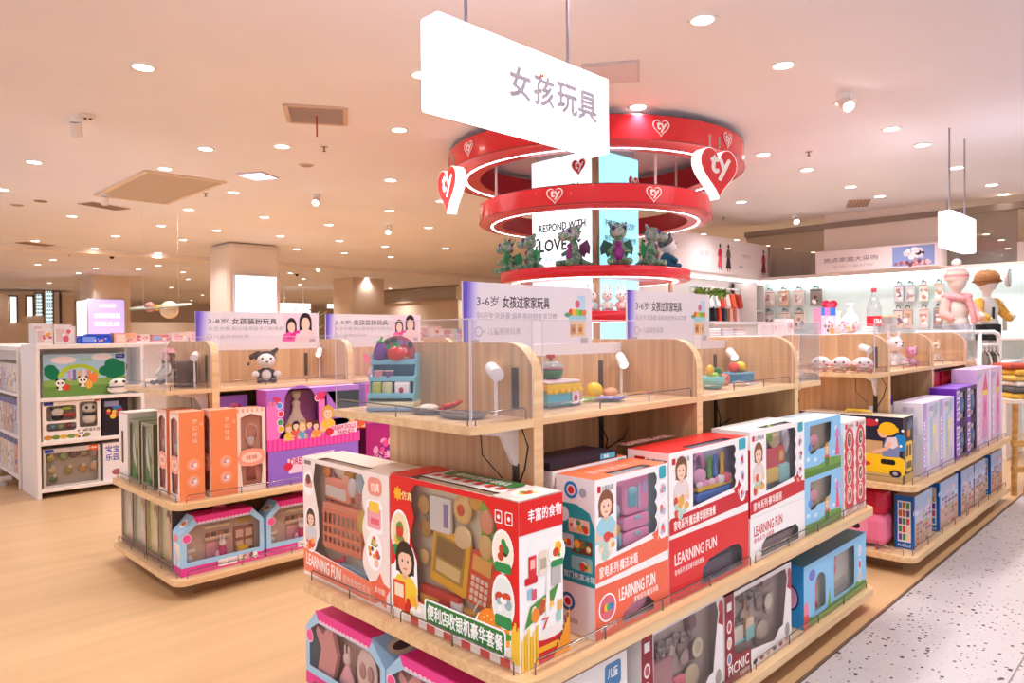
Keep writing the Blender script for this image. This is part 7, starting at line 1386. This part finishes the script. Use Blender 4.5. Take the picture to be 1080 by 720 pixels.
t = thing('fascia_sign', 'pale banner with blue photograph on the back wall fascia', 'banner', (11.5, 3.7, 2.35)); b = MB(); b.box(11.515, 11.528, 2.88, 4.6, 2.34, 2.67, mat('#eadadc', .4)); F = Fr((11.515, 4.6, 2.34), (0, -1, 0), (0, 0, 1))
b.art(rect(1.12, .02, 1.68, .31), card('#8a9ad0'), F); dots(b, F, 1.4, .2, .14, .06, ['#f4f0f2', '#e8d8e0', '#3a2a38', '#f0e8ec'], 18, .035); dots(b, F, 1.4, .06, .24, .03, ['#c88a8a', '#a86a70', '#e0c0c0', '#7a4a58'], 22, .025); zh(b, F, '热点家庭大采购', .12, .15, .07, '#8a7880', .8); zh(b, F, '全场儿童好物', .25, .06, .04, '#c0b0b8', .6); b.build('printed_banner', t, True)
# garments on the rail
gz = 2.12
t = thing('garment_rail', 'white rail of hanging clothes in the bay at right of the red display', 'clothes rail', (10.5, 5.8, 1.562)); b = MB(); b.tube([(9.7, 5.8, 1.562), (9.7, 5.8, gz), (11.3, 5.8, gz), (11.3, 5.8, 1.562)], .015, WHITE); b.build('rail_frame', t, True)
t2 = thing('clothes_counter', 'pale counter below the hanging clothes', 'counter', (10.6, 5.6, 0)); b = MB(); b.box(9.5, 11.34, 5.3, 5.95, 0, 1.52, mat('#e8dcd8', .5), .01); b.build('body', t2, True); b = MB(); b.box(9.45, 11.36, 5.25, 5.97, 1.52, 1.56, WHITE, .005); b.build('counter_top', t2, True)
for i, (px, c1, c2, lb) in enumerate(((748, '#f2efee', '#3a3a44', 'white top with dark trousers hanging first on the rail'), (755, '#e8e4e4', '#2a2a34', 'pale shirt over black trousers hanging on the rail'), (760, '#e0402c', '#d83a2a', 'red orange jacket hanging in the middle of the rail'), (766, '#f2d8d4', '#3f3f4c', 'pale pink top with dark trousers hanging on the rail'), (772, '#e8603c', '#f0a890', 'orange and salmon outfit hanging on the rail'), (779, '#b03a2c', '#f0b8b0', 'brown red top over a pink skirt, last on the rail'))):
    a = at(px, 300, Y=5.72); t = thing('hanging_garment', lb, 'garment', (a.x, 5.8, gz-.545), 1.15); b = MB(); F = Fr((0, 0, 0), (1, 0, 0), (0, 0, 1))
    b.prism([(-.05, .26), (.05, .26), (.06, .42), (.11, .22), (.15, .25), (.09, .45), (.03, .47), (-.03, .47), (-.09, .45), (-.15, .25), (-.11, .22), (-.06, .42)], .07, mat(c1, .8), F); b.prism([(-.085, .22), (.085, .22), (.07, .45), (-.07, .45)], .06, mat(c1, .8), F, -.003); b.build('top', t)
    b = MB(); b.prism([(-.09, .0), (-.02, .0), (0, .15), (.02, 0), (.09, .0), (.075, .26), (-.075, .26)], .05, mat(c2, .85), F, -.01); b.build('trousers', t)
    b = MB(); b.tube([(-.1, 0, .44), (0, 0, .48), (.1, 0, .44)], .005, STEEL, 6); b.tube([(0, 0, .48), (0, 0, .505), (.012, .03, .52)], .004, STEEL, 6); b.build('hanger', t)
t = thing('hanging_garland', 'green leafy garland at the left end of the clothes bay', 'plant', (9.75, 5.5, 2.0)); q = random.Random(3); b = MB(); b.tube([(-.45, 0, 0), (0, 0, .02), (.45, 0, 0)], .012, mat('#6a5a3a', .8)); b.build('branch', t); b = MB()
for i in range(90):
    x = q.uniform(-.45, .45); d1 = Vector((q.uniform(-1, 1), q.uniform(-1, .3), q.uniform(-.5, 1))).normalized()*.12; sd = d1.cross(Vector((0, 1, .3))).normalized()*.03; p0 = Vector((x, 0, .0)); b.add([p0, p0+d1*.5+sd, p0+d1, p0+d1*.5-sd], [(0, 1, 2, 3)], mat('#7a9a3a' if i % 2 else '#5a7a2a', .6))
b.build('foliage', t)
t = thing('mirror_shelf', 'tall silvery lit shelf column in the corner beside the product wall', 'shelf', (11.6, 5.5, 0)); b = MB(); b.box(11.42, 11.78, 5.97, 6.01, 0, 2.25, mat('#d8d4dc', .15, .6)); b.build('back_panel', t, True)
for x in (11.42, 11.75): b = MB(); b.box(x, x+.03, 5.58, 6.01, 0, 2.25, mat('#e8dcd8', .4)); b.build('side_panel', t, True)
for z in (.5, 1.0, 1.4, 1.75, 2.2): b = MB(); b.box(11.45, 11.75, 5.60, 5.97, z, z+.025, mat('#efe6e6', .4)); b.build('shelf_board', t, True)
# bags on pegs
def bag(label, px, z, wd, hh, c1, c2, seed):
    a = at(px, 320, X=BX-.06); t = thing('hanging_bag', label, 'bag', (BX-.06, a.y, z-hh), -PI/2); q = random.Random(seed)
    b = MB(); b.box(-wd/2, wd/2, 0, .04, 0, hh*.88, mat(c1, .7), .012); F = Fr((-wd/2, 0, 0), (1, 0, 0), (0, 0, 1)); dots(b, F, wd/2, hh*.4, wd*.3, hh*.25, [c2, '#f4ece8', '#b88a80'], 8, .025, 3, seed); b.art(rect(wd*.04, hh*.78, wd*.96, hh*.83), card(c2), F); b.build('pouch', t)
    b = MB(); b.tube([(-wd*.25, .02, hh*.86), (-wd*.2, .02, hh), (wd*.2, .02, hh), (wd*.25, .02, hh*.86)], .006, mat('#4a4240', .6), 6); b.build('handle', t)
    b = MB(); b.cyl((0, .05, hh+.0), (0, -.02, hh+.01), .006, STEEL, n=8); b.ball((0, -.02, hh+.01), .012, BLACK, 8); b.build('peg', t)
k = 0
for row, z, hh, pxs in (('upper', 2.14, .30, (811, 826, 842, 860, 948, 960, 974, 990)), ('lower', 1.78, .34, (811, 827, 843, 947, 957, 974, 989))):
    for i, px in enumerate(pxs):
        c1 = ['#e2c8bc', '#d8b09a', '#dccac4', '#8a7a78', '#d8ccd4', '#d8d4d6', '#ece0d8', '#e8d4c4'][(k*5+i) % 8 if row == 'lower' else i]; s = 'left' if px < 900 else 'right'
        nth = ('first', 'second', 'third', 'fourth')[i if px < 900 else i-(4 if row == 'upper' else 3)]
        bag('%s bag on a peg in the %s row, %s group on the product wall' % (nth, row, s), px, z, .19 if px < 900 else .125, hh, c1, ['#b87a6a', '#a86a4a', '#c89a90', '#4a4040', '#7a6a8a', '#b0a0a8', '#c88a7a', '#c8a080'][(i+k) % 8], i+20*k)
    k += 1
for z, row in ((1.30, 'upper'), (.9, 'lower')):
    t = thing('wall_bracket_shelf'.replace('wall_', ''), '%s white shelf board along the product wall behind the right shelf' % row, 'shelf', (BX-.2, 2, z)); b = MB(); b.box(BX-.4, BX-.002, -3, 5.25, z-.03, z, WS); b.build('board', t, True)
    b = MB(); q = random.Random(int(z*10))
    [b.box(BX-.06, BX-.002, y, y+.03, z-.2, z-.03, WS) for y in (-2, -.5, 1, 2.5, 4, 5)]; b.build('bracket', t, True)
# white fixture behind the right shelf with sweets, bottle and balloon
white_unit('white fixture behind the right oak shelf holding sweets and a bottle', 5.3, 9.7, 2.75, 3.25, (.1, .5, .9), 1.34)
ZF = 1.3815
def fx(px, y=2.98): return at(px, 350, Y=y)
a = fx(873); t = thing('heart_balloon', 'red heart shaped foil balloon on a stick at left of the sweets', 'balloon', (a.x, a.y, ZF), -PI/4); b = MB(); F = Fr((0, -.02, .24), (1, 0, 0), (0, 0, 1)); b.prism(heart(0, .06, .085, 36), .04, mat('#c02a44', .2, .3), F); b.art(heart(0, .06, .06, 30), mat('#e8c0c8', .3), F); b.prism(heart(0, .06, .045, 30), 0, mat('#c8405a', .3), F, .042); b.build('heart', t); b = MB(); b.cyl((0, 0, 0), (0, 0, .26), .006, mat('#8a2a3a', .4)); b.build('stick', t); b = MB(); b.lathe([(.0005, 0), (.04, 0), (.03, .015), (.0005, .02)], WHITE, None, 14); b.build('foot', t)
a = fx(858); t, b, F = carton('candy_box', 'pink and blue candy display box with printed animal in front of the bags', 'toy box', .20, .1, .27, (a.x-.1, 2.86, ZF), -.35, dict(front='#ecc4d4', left='#d8a0c0', top='#f0d8e0')); fr = F['front']; b.art(rect(0, .19, .2, .27), card('#3a7ad8'), fr); b.art(rect(.05, .19, .12, .27), card('#d880c0'), fr); b.art(ell(.12, .13, .06, .05), card('#f4ece8'), fr); dots(b, fr, .1, .08, .07, .05, ['#e080a0', '#8a5a4a', '#f0c0a0', '#5a4a5a'], 14, .014); b.art(ell(.15, .03, .04, .03), card('#d8a040'), fr); b.build('carton', t)
for i, (px, lb, c) in enumerate(((884, 'open bag of pastel sweets at left beside the balloon', '#e8d0cc'), (897, 'tied bag of pastel sweets with a gathered neck left of the bottle', '#f0e0dc'))):
    a = fx(px, 3.10 if i else 2.98); t = thing('candy_bag', lb, 'sweets', (a.x, a.y, ZF)); R_ = .13 if i else .09
    blob('bag', [((0, 0, R_*.95), (R_, R_*.8, R_*.95)), ((0, 0, R_*2.0), (R_*.3, R_*.3, R_*.5))], mat(c, .25), t, .012); b = MB(); b.lathe([(R_*.12, R_*2.3), (R_*.35, R_*2.75), (R_*.33, R_*2.75), (R_*.1, R_*2.3)], mat('#f0e8ea', .25), None, 14); b.build('gathered_neck', t)
    q = random.Random(i); b = MB(); [b.ball((R_*.9*math.cos(u)*math.cos(v), R_*.72*math.sin(u)*math.cos(v), R_*.95+R_*.85*math.sin(v)), R_*.16, plas(q.choice(['#e8b04a', '#d88aa0', '#c8a0d8', '#f0d8c0', '#d86a5a'])), 8) for u, v in [(q.uniform(-3.1, .2), q.uniform(-.9, .8)) for _ in range(26)]]; b.build('sweets', t)
a = fx(922, 2.9); t = thing('cola_bottle', 'large clear bottle with red cap and red label above the right shelf', 'bottle', (a.x, a.y, ZF)); t.scale = (1.45, 1.45, 1.45); s = 1.0
b = MB(); b.lathe([(.0005, 0), (.05, .0), (.055, .02), (.055, .2), (.05, .23), (.03, .29), (.018, .32), (.018, .345)], clear('bottle_plastic', '#e8f0ee', .12, .08, .18), None, 24); b.build('body', t); b = MB(); b.lathe([(.056, .06), (.0565, .065), (.0565, .135), (.056, .14)], mat('#c8142a', .35), None, 24); F = Fr((-.04, -.045, .08), (.72, -.7, 0), (0, 0, 1)); b.build('label_band', t); b = MB(); b.lathe([(.02, .335), (.021, .365), (.0005, .368)], mat('#c8142a', .35), None, 18); b.build('cap', t)
b = MB(); F = Fr((0, 0, 0), (.707, -.707, 0), (0, 0, 1)); b.text('COLA', mat('#ffffff', .4), F, 0, .10, .035, .0575, 'c', .05, .06); b.build('lettering', t)
for i, (px, lb) in enumerate(((935, 'clear box of sweets with wooden lid right of the bottle'), (905, 'stack of white glossy trays left of the bottle'))):
    a = fx(px, 3.0)
    if i == 0:
        t = thing('candy_box', lb, 'sweets', (a.x, a.y, ZF)); b = MB(); b.box(-.14, .14, -.08, .08, 0, .2, clear('box_plastic', '#efe4e0', .1, .1, .3), .004); b.build('box', t); b = MB(); b.box(-.15, .15, -.09, .09, .2, .225, mat('#e8c8a0', .5), .004); b.build('lid', t); q = random.Random(8); b = MB(); [b.ball((q.uniform(-.11, .11), q.uniform(-.06, .05), q.uniform(.03, .17)), .024, plas(q.choice(['#e8a08a', '#f0c8b8', '#d87a6a', '#f4e0d8', '#8ab0d8'])), 8) for _ in range(28)]; b.build('sweets', t)
    else:
        t = thing('tray_stack', lb, 'tray', (a.x, a.y-.13, ZF)); [MB().box(-.12, .12, -.06, .06, .028*j, .028*j+.02, mat('#e8e6f0', .2), .006, T(rz=.08*j)).build('tray', t) for j in range(3)]
# pale boxes and a clear display at the left end of that fixture
for i, (px, wd, hh, c) in enumerate(((829, .14, .15, '#f0e6e6'), (812, .16, .12, '#ecdedc'))):
    a = fx(px, 2.9); top_box(('white box left of the candy display box', 'long pale box at the left end of the white fixture', 'pale box at the far right end of the white fixture')[i], a.x-wd/2, 2.86, wd, hh, c, '#e0c0c0', ZF)
# clothes tables in front of the bay
t = thing('clothes_table', 'low white metal clothes table behind the near shelf end sign', 'table', (7.6, 4.6, 0)); b = MB(); b.box(7.15, 8.9, 4.3, 5.0, 1.30, 1.34, WHITE, .005); b.build('top', t, True)
for x, y in ((7.2, 4.35), (8.85, 4.35), (7.2, 4.95), (8.85, 4.95)): b = MB(); b.cyl((x, y, 0), (x, y, 1.3), .02, WHITE); b.build('leg', t, True)
for i in range(5):
    t = thing('folded_garment', 'pile of folded pale clothes, %s on the white metal table' % ('first', 'second', 'third', 'fourth', 'fifth')[i], 'clothes', (7.35+.33*i, 4.6, 1.3415)); q = random.Random(i)
    for j in range(4): MB().box(-.13, .13, -.16, .16, .03*j, .03*j+.028, mat(q.choice(['#e8d4d0', '#d8c0c0', '#f0e6e2', '#c89a90', '#e0d8dc']), .85), .012).build('layer', t)

# ------------------------------------------------------------------ child mannequins, rack and wooden stool at right
def mannequin(label, loc, rz, hat, top, sleeve, shorts, extra):
    t = thing('child_mannequin', label, 'mannequin', loc, rz); skin = mat('#e8d8cc', .4)
    blob('figure', [((0, 0, .50), (.10, .07, .15)), ((0, 0, .36), (.095, .07, .08)), ((0, 0, .68), (.04, .04, .06)), ((0, -.01, .80), (.085, .095, .11)), ('t', [(-.05, 0, .34), (-.055, 0, .18), (-.055, 0, .03)], [.06, .045, .035]), ('t', [(.05, 0, .34), (.055, 0, .18), (.055, 0, .03)], [.06, .045, .035]),
        ('t', [(-.11, 0, .58), (-.16, -.06, .46), (-.12, -.16, .42)], [.04, .034, .026]), ('t', [(.11, 0, .58), (.17, -.06, .47), (.15, -.17, .44)], [.04, .034, .026])], skin, t, .014)
    blob('shirt', [((0, 0, .51), (.12, .09, .15)), ((0, 0, .38), (.125, .092, .07))], mat(top, .85), t, .014)
    for k in (-1, 1): blob('sleeve', [('t', [(k*.10, 0, .59), (k*.165, -.06, .465), (k*.135, -.14, .425)], [.055, .05, .04])], mat(sleeve, .85), t, .012)
    b = MB(); b.lathe([(.12, .20), (.125, .36), (.0005, .38)], mat(shorts, .85), None, 18); b.build('shorts', t); b = MB(); b.box(-.12, .12, -.1, .1, 0, .012, mat('#d8d0d0', .3), .004); b.build('stand', t); extra(t); t.scale = (1.12, 1.12, 1.12); return t
def hatA(t):
    b = MB(); [b.lathe([(r0, z), (r1, z+.028)], mat('#e89a94' if j % 2 else '#f2c8bc', .9), None, 20) for j, (r0, r1, z) in enumerate(((.104, .108, .80), (.108, .108, .828), (.108, .10, .856), (.10, .08, .884), (.08, .045, .912)))]; b.lathe([(.045, .94), (.0005, .95)], mat('#e89a94', .9), None, 20); b.build('knit_hat', t); b = MB(); b.ball((0, 0, .97), .045, fuzz('#f4e6dc'), 12); b.build('pompom', t); blob('scarf', [('t', [(-.1, -.04, .64), (0, -.1, .62), (.1, -.04, .64), (.08, .06, .65), (-.08, .06, .65)], [.035]*5), ('t', [(.04, -.1, .62), (.07, -.13, .5), (.08, -.14, .38)], [.03, .03, .026])], fuzz('#e89aa0', '#f0b0b0'), t, .012)
def hatB(t):
    b = MB(); b.ball((0, 0, .84), (.12, .12, .1), fuzz('#9a6a44', '#b08058'), 16); b.lathe([(.118, .80), (.14, .81), (.118, .83)], fuzz('#8a5a38'), None, 20); b.build('cap', t); b = MB(); b.lathe([(.0005, .0), (.07, .0), (.095, .012), (.095, .035), (.08, .04), (.0005, .03)], mat('#f0e4d8', .5), Fr((.1, -.12, .84), (.8, .6, 0), (0, 0, 1)), 24); b.lathe([(.08, .041), (.096, .042)], mat('#4a3a38', .4), Fr((.1, -.12, .84), (.8, .6, 0), (0, 0, 1)), 24); b.build('round_bag', t); b = MB(); b.box(-.03, .0, -.098, -.09, .42, .54, mat('#2a2628', .6), .004); b.build('badge', t)
    b = MB(); b.tube([(.12, -.05, .6), (.2, -.02, .5), (.22, 0, .3)], .02, fuzz('#e8d8c0')); b.build('strap', t)
mx = at(1016, 345, d=8.1); t = thing('display_plinth', 'pale low plinth carrying the two child mannequins', 'plinth', (mx.x+.25, mx.y-.05, 0)); b = MB(); b.box(-.48, .36, -.4, .4, 0, 1.04, mat('#e6d8d0', .5), .01); b.build('body', t); b = MB(); b.box(-.5, .38, -.42, .42, 1.04, 1.065, WHITE, .004); b.build('top', t)
p1 = at(1009, 345, d=7.9); p2 = at(1041, 345, d=8.3)
mannequin('child mannequin in striped pink bobble hat and cream shirt', (p1.x, p1.y, 1.067), -PI/4, 0, '#ece0d2', '#eaa49c', '#b8b8c4', hatA); mannequin('child mannequin in brown cap with round bag and mustard sleeves', (p2.x, p2.y, 1.067), -PI/4+.2, 0, '#ece6e0', '#d8a040', '#1f1c1e', hatB)
a = at(1046, 400, d=7.1); t = thing('clothes_rack', 'white rounded metal clothes rack end beside the castle boxes', 'rack', (a.x, a.y, 0)); zt = at(1046, 350, d=7.1).z
b = MB(); d = Vector((.707, -.707, 0)); w0 = Vector((0, 0, 0)); pts = [w0-d*.75+Vector((0, 0, zt)), w0+d*.02+Vector((0, 0, zt)), w0+d*.06+Vector((0, 0, zt-.02)), w0+d*.075+Vector((0, 0, zt-.07)), w0+d*.075]; b.tube(pts, .022, WHITE, 10); b.tube([w0-d*.12+Vector((0, 0, zt)), w0-d*.12], .02, WHITE, 10); b.tube([w0-d*.75+Vector((0, 0, zt)), w0-d*.75], .02, WHITE, 10); b.tube([w0-d*.12+Vector((0, 0, zt-.13)), w0+d*.075+Vector((0, 0, zt-.13))], .014, WHITE, 8); b.build('frame', t)
for i, (k, c1) in enumerate(((-.085, '#8a807a'), (-.045, '#d8ccc4'), (-.01, '#5a504c'), (.026, '#e0d8d0'))):
    p = Vector((a.x, a.y, zt-.15))+d*k; t = thing('hanging_garment', '%s patterned garment on the white rounded rack' % ('first dark', 'second pale', 'third dark', 'fourth pale')[i], 'garment', p+Vector((0, 0, -.03)), -PI/4+1.45); b = MB(); F = Fr((0, -.006, -.42), (1, 0, 0), (0, 0, 1)); b.prism([(-.05, 0), (.05, 0), (.06, .3), (.025, .4), (-.025, .4), (-.06, .3)], .014, mat(c1, .85), F); dots(b, Fr((0, -.02, -.42), (1, 0, 0), (0, 0, 1)), 0, .2, .05, .14, ['#f0e8e4', '#4a4240', '#c8b8b0'], 14, .018); b.build('cloth', t); b = MB(); b.tube([(-.06, -.015, -.05), (0, -.015, -.01), (.06, -.015, -.05)], .006, BLACK); b.tube([(0, -.015, -.01), (0, -.015, .03)], .004, STEEL); b.build('hanger', t)
a = at(1063, 452, d=6.3); t = thing('wooden_bench', 'wooden slatted bench table at the right edge, folded clothes on top', 'table', (a.x, a.y, 0), -PI/4)
WB = noisy('bench_wood', '#b8803c', '#d8a458', (3, 30, 30), .5); zt2 = .82
b = MB(); b.box(-.17, .85, -.3, .3, zt2-.035, zt2, mat('#e8d8c4', .5), .004); b.build('top', t)
for i in range(9): b = MB(); b.cyl((-.13+.1*i, -.26, 0), (-.12+.2*i, -.26, zt2-.035), .024, WB, n=12); b.build('leg', t)
for i in range(2): b = MB(); b.cyl((-.12+.8*i, .26, 0), (-.12+.8*i, .26, zt2-.035), .024, WB, n=12); b.build('leg', t)
b = MB(); b.box(-.15, .72, -.285, -.24, .42, .47, WB, .006); b.box(-.15, .72, -.285, -.24, .2, .25, WB, .006); b.build('stretcher', t)
q = random.Random(2)
for i, (dx, dy, n) in enumerate(((.0, -.1, 6), (.31, -.05, 8), (.62, -.1, 8))):
    o = Vector((a.x, a.y, zt2+.0015))+Matrix.Rotation(-PI/4, 3, 'Z') @ Vector((dx, dy, 0)); t = thing('folded_garment', 'tall pile of folded yellow, black and pale clothes, %s on the bench' % ('left', 'middle', 'right')[i], 'clothes', o, -PI/4+.1*i)
    for j in range(n): c1 = q.choice(['#d8a83c', '#2a2624', '#e8dcd0', '#c8b8a8', '#5a5250', '#e0b860', '#b84a3a', '#d8d0cc']); MB().box(-.11, .11, -.14, .14, .05*j, .05*j+.047, mat(c1, .9), .018, T(q.uniform(-.014, .014), q.uniform(-.03, .03), 0, 0, 0, q.uniform(-.12, .12))).build('layer', t)
# ------------------------------------------------------------------ small pieces go under the part they sit on
UNDER = {'window_film': 'carton', 'lettering': 'light_box', 'light_strip': 'soffit', 'heart_logo': 'outer_band', 'eyes': 'head', 'eye': 'head', 'nose': 'head', 'hair': 'head', 'hat': 'head',
         'spot_lamp': 'spot_stem', 'lens': 'lamp_head', 'shelf_light': 'round_shelf', 'knob': 'lid', 'cap': 'body', 'label_band': 'body', 'toy_fridge_fittings': 'toy_fridge', 'belly_patch': 'body', 'display': 'housing', 'pompom': 'knit_hat', 'cheeks': 'body', 'sign_clip': 'printed_panel'}
def mid(o):
    c = [Vector(k) for k in o.bound_box]; return sum(c, Vector())/8
tree = {}
for o in bpy.data.objects:
    if o.parent is not None: tree.setdefault(o.parent.name, []).append(o)
for root, kids in list(tree.items()):
    for o in kids:
        up = UNDER.get(o.name.split('.')[0])
        if not up or o.type != 'MESH': continue
        c = [k for k in kids if k.name.split('.')[0] == up and k is not o]
        if c: o.parent = min(c, key=lambda k: (mid(k)-mid(o)).length)
bpy.context.view_layer.update()
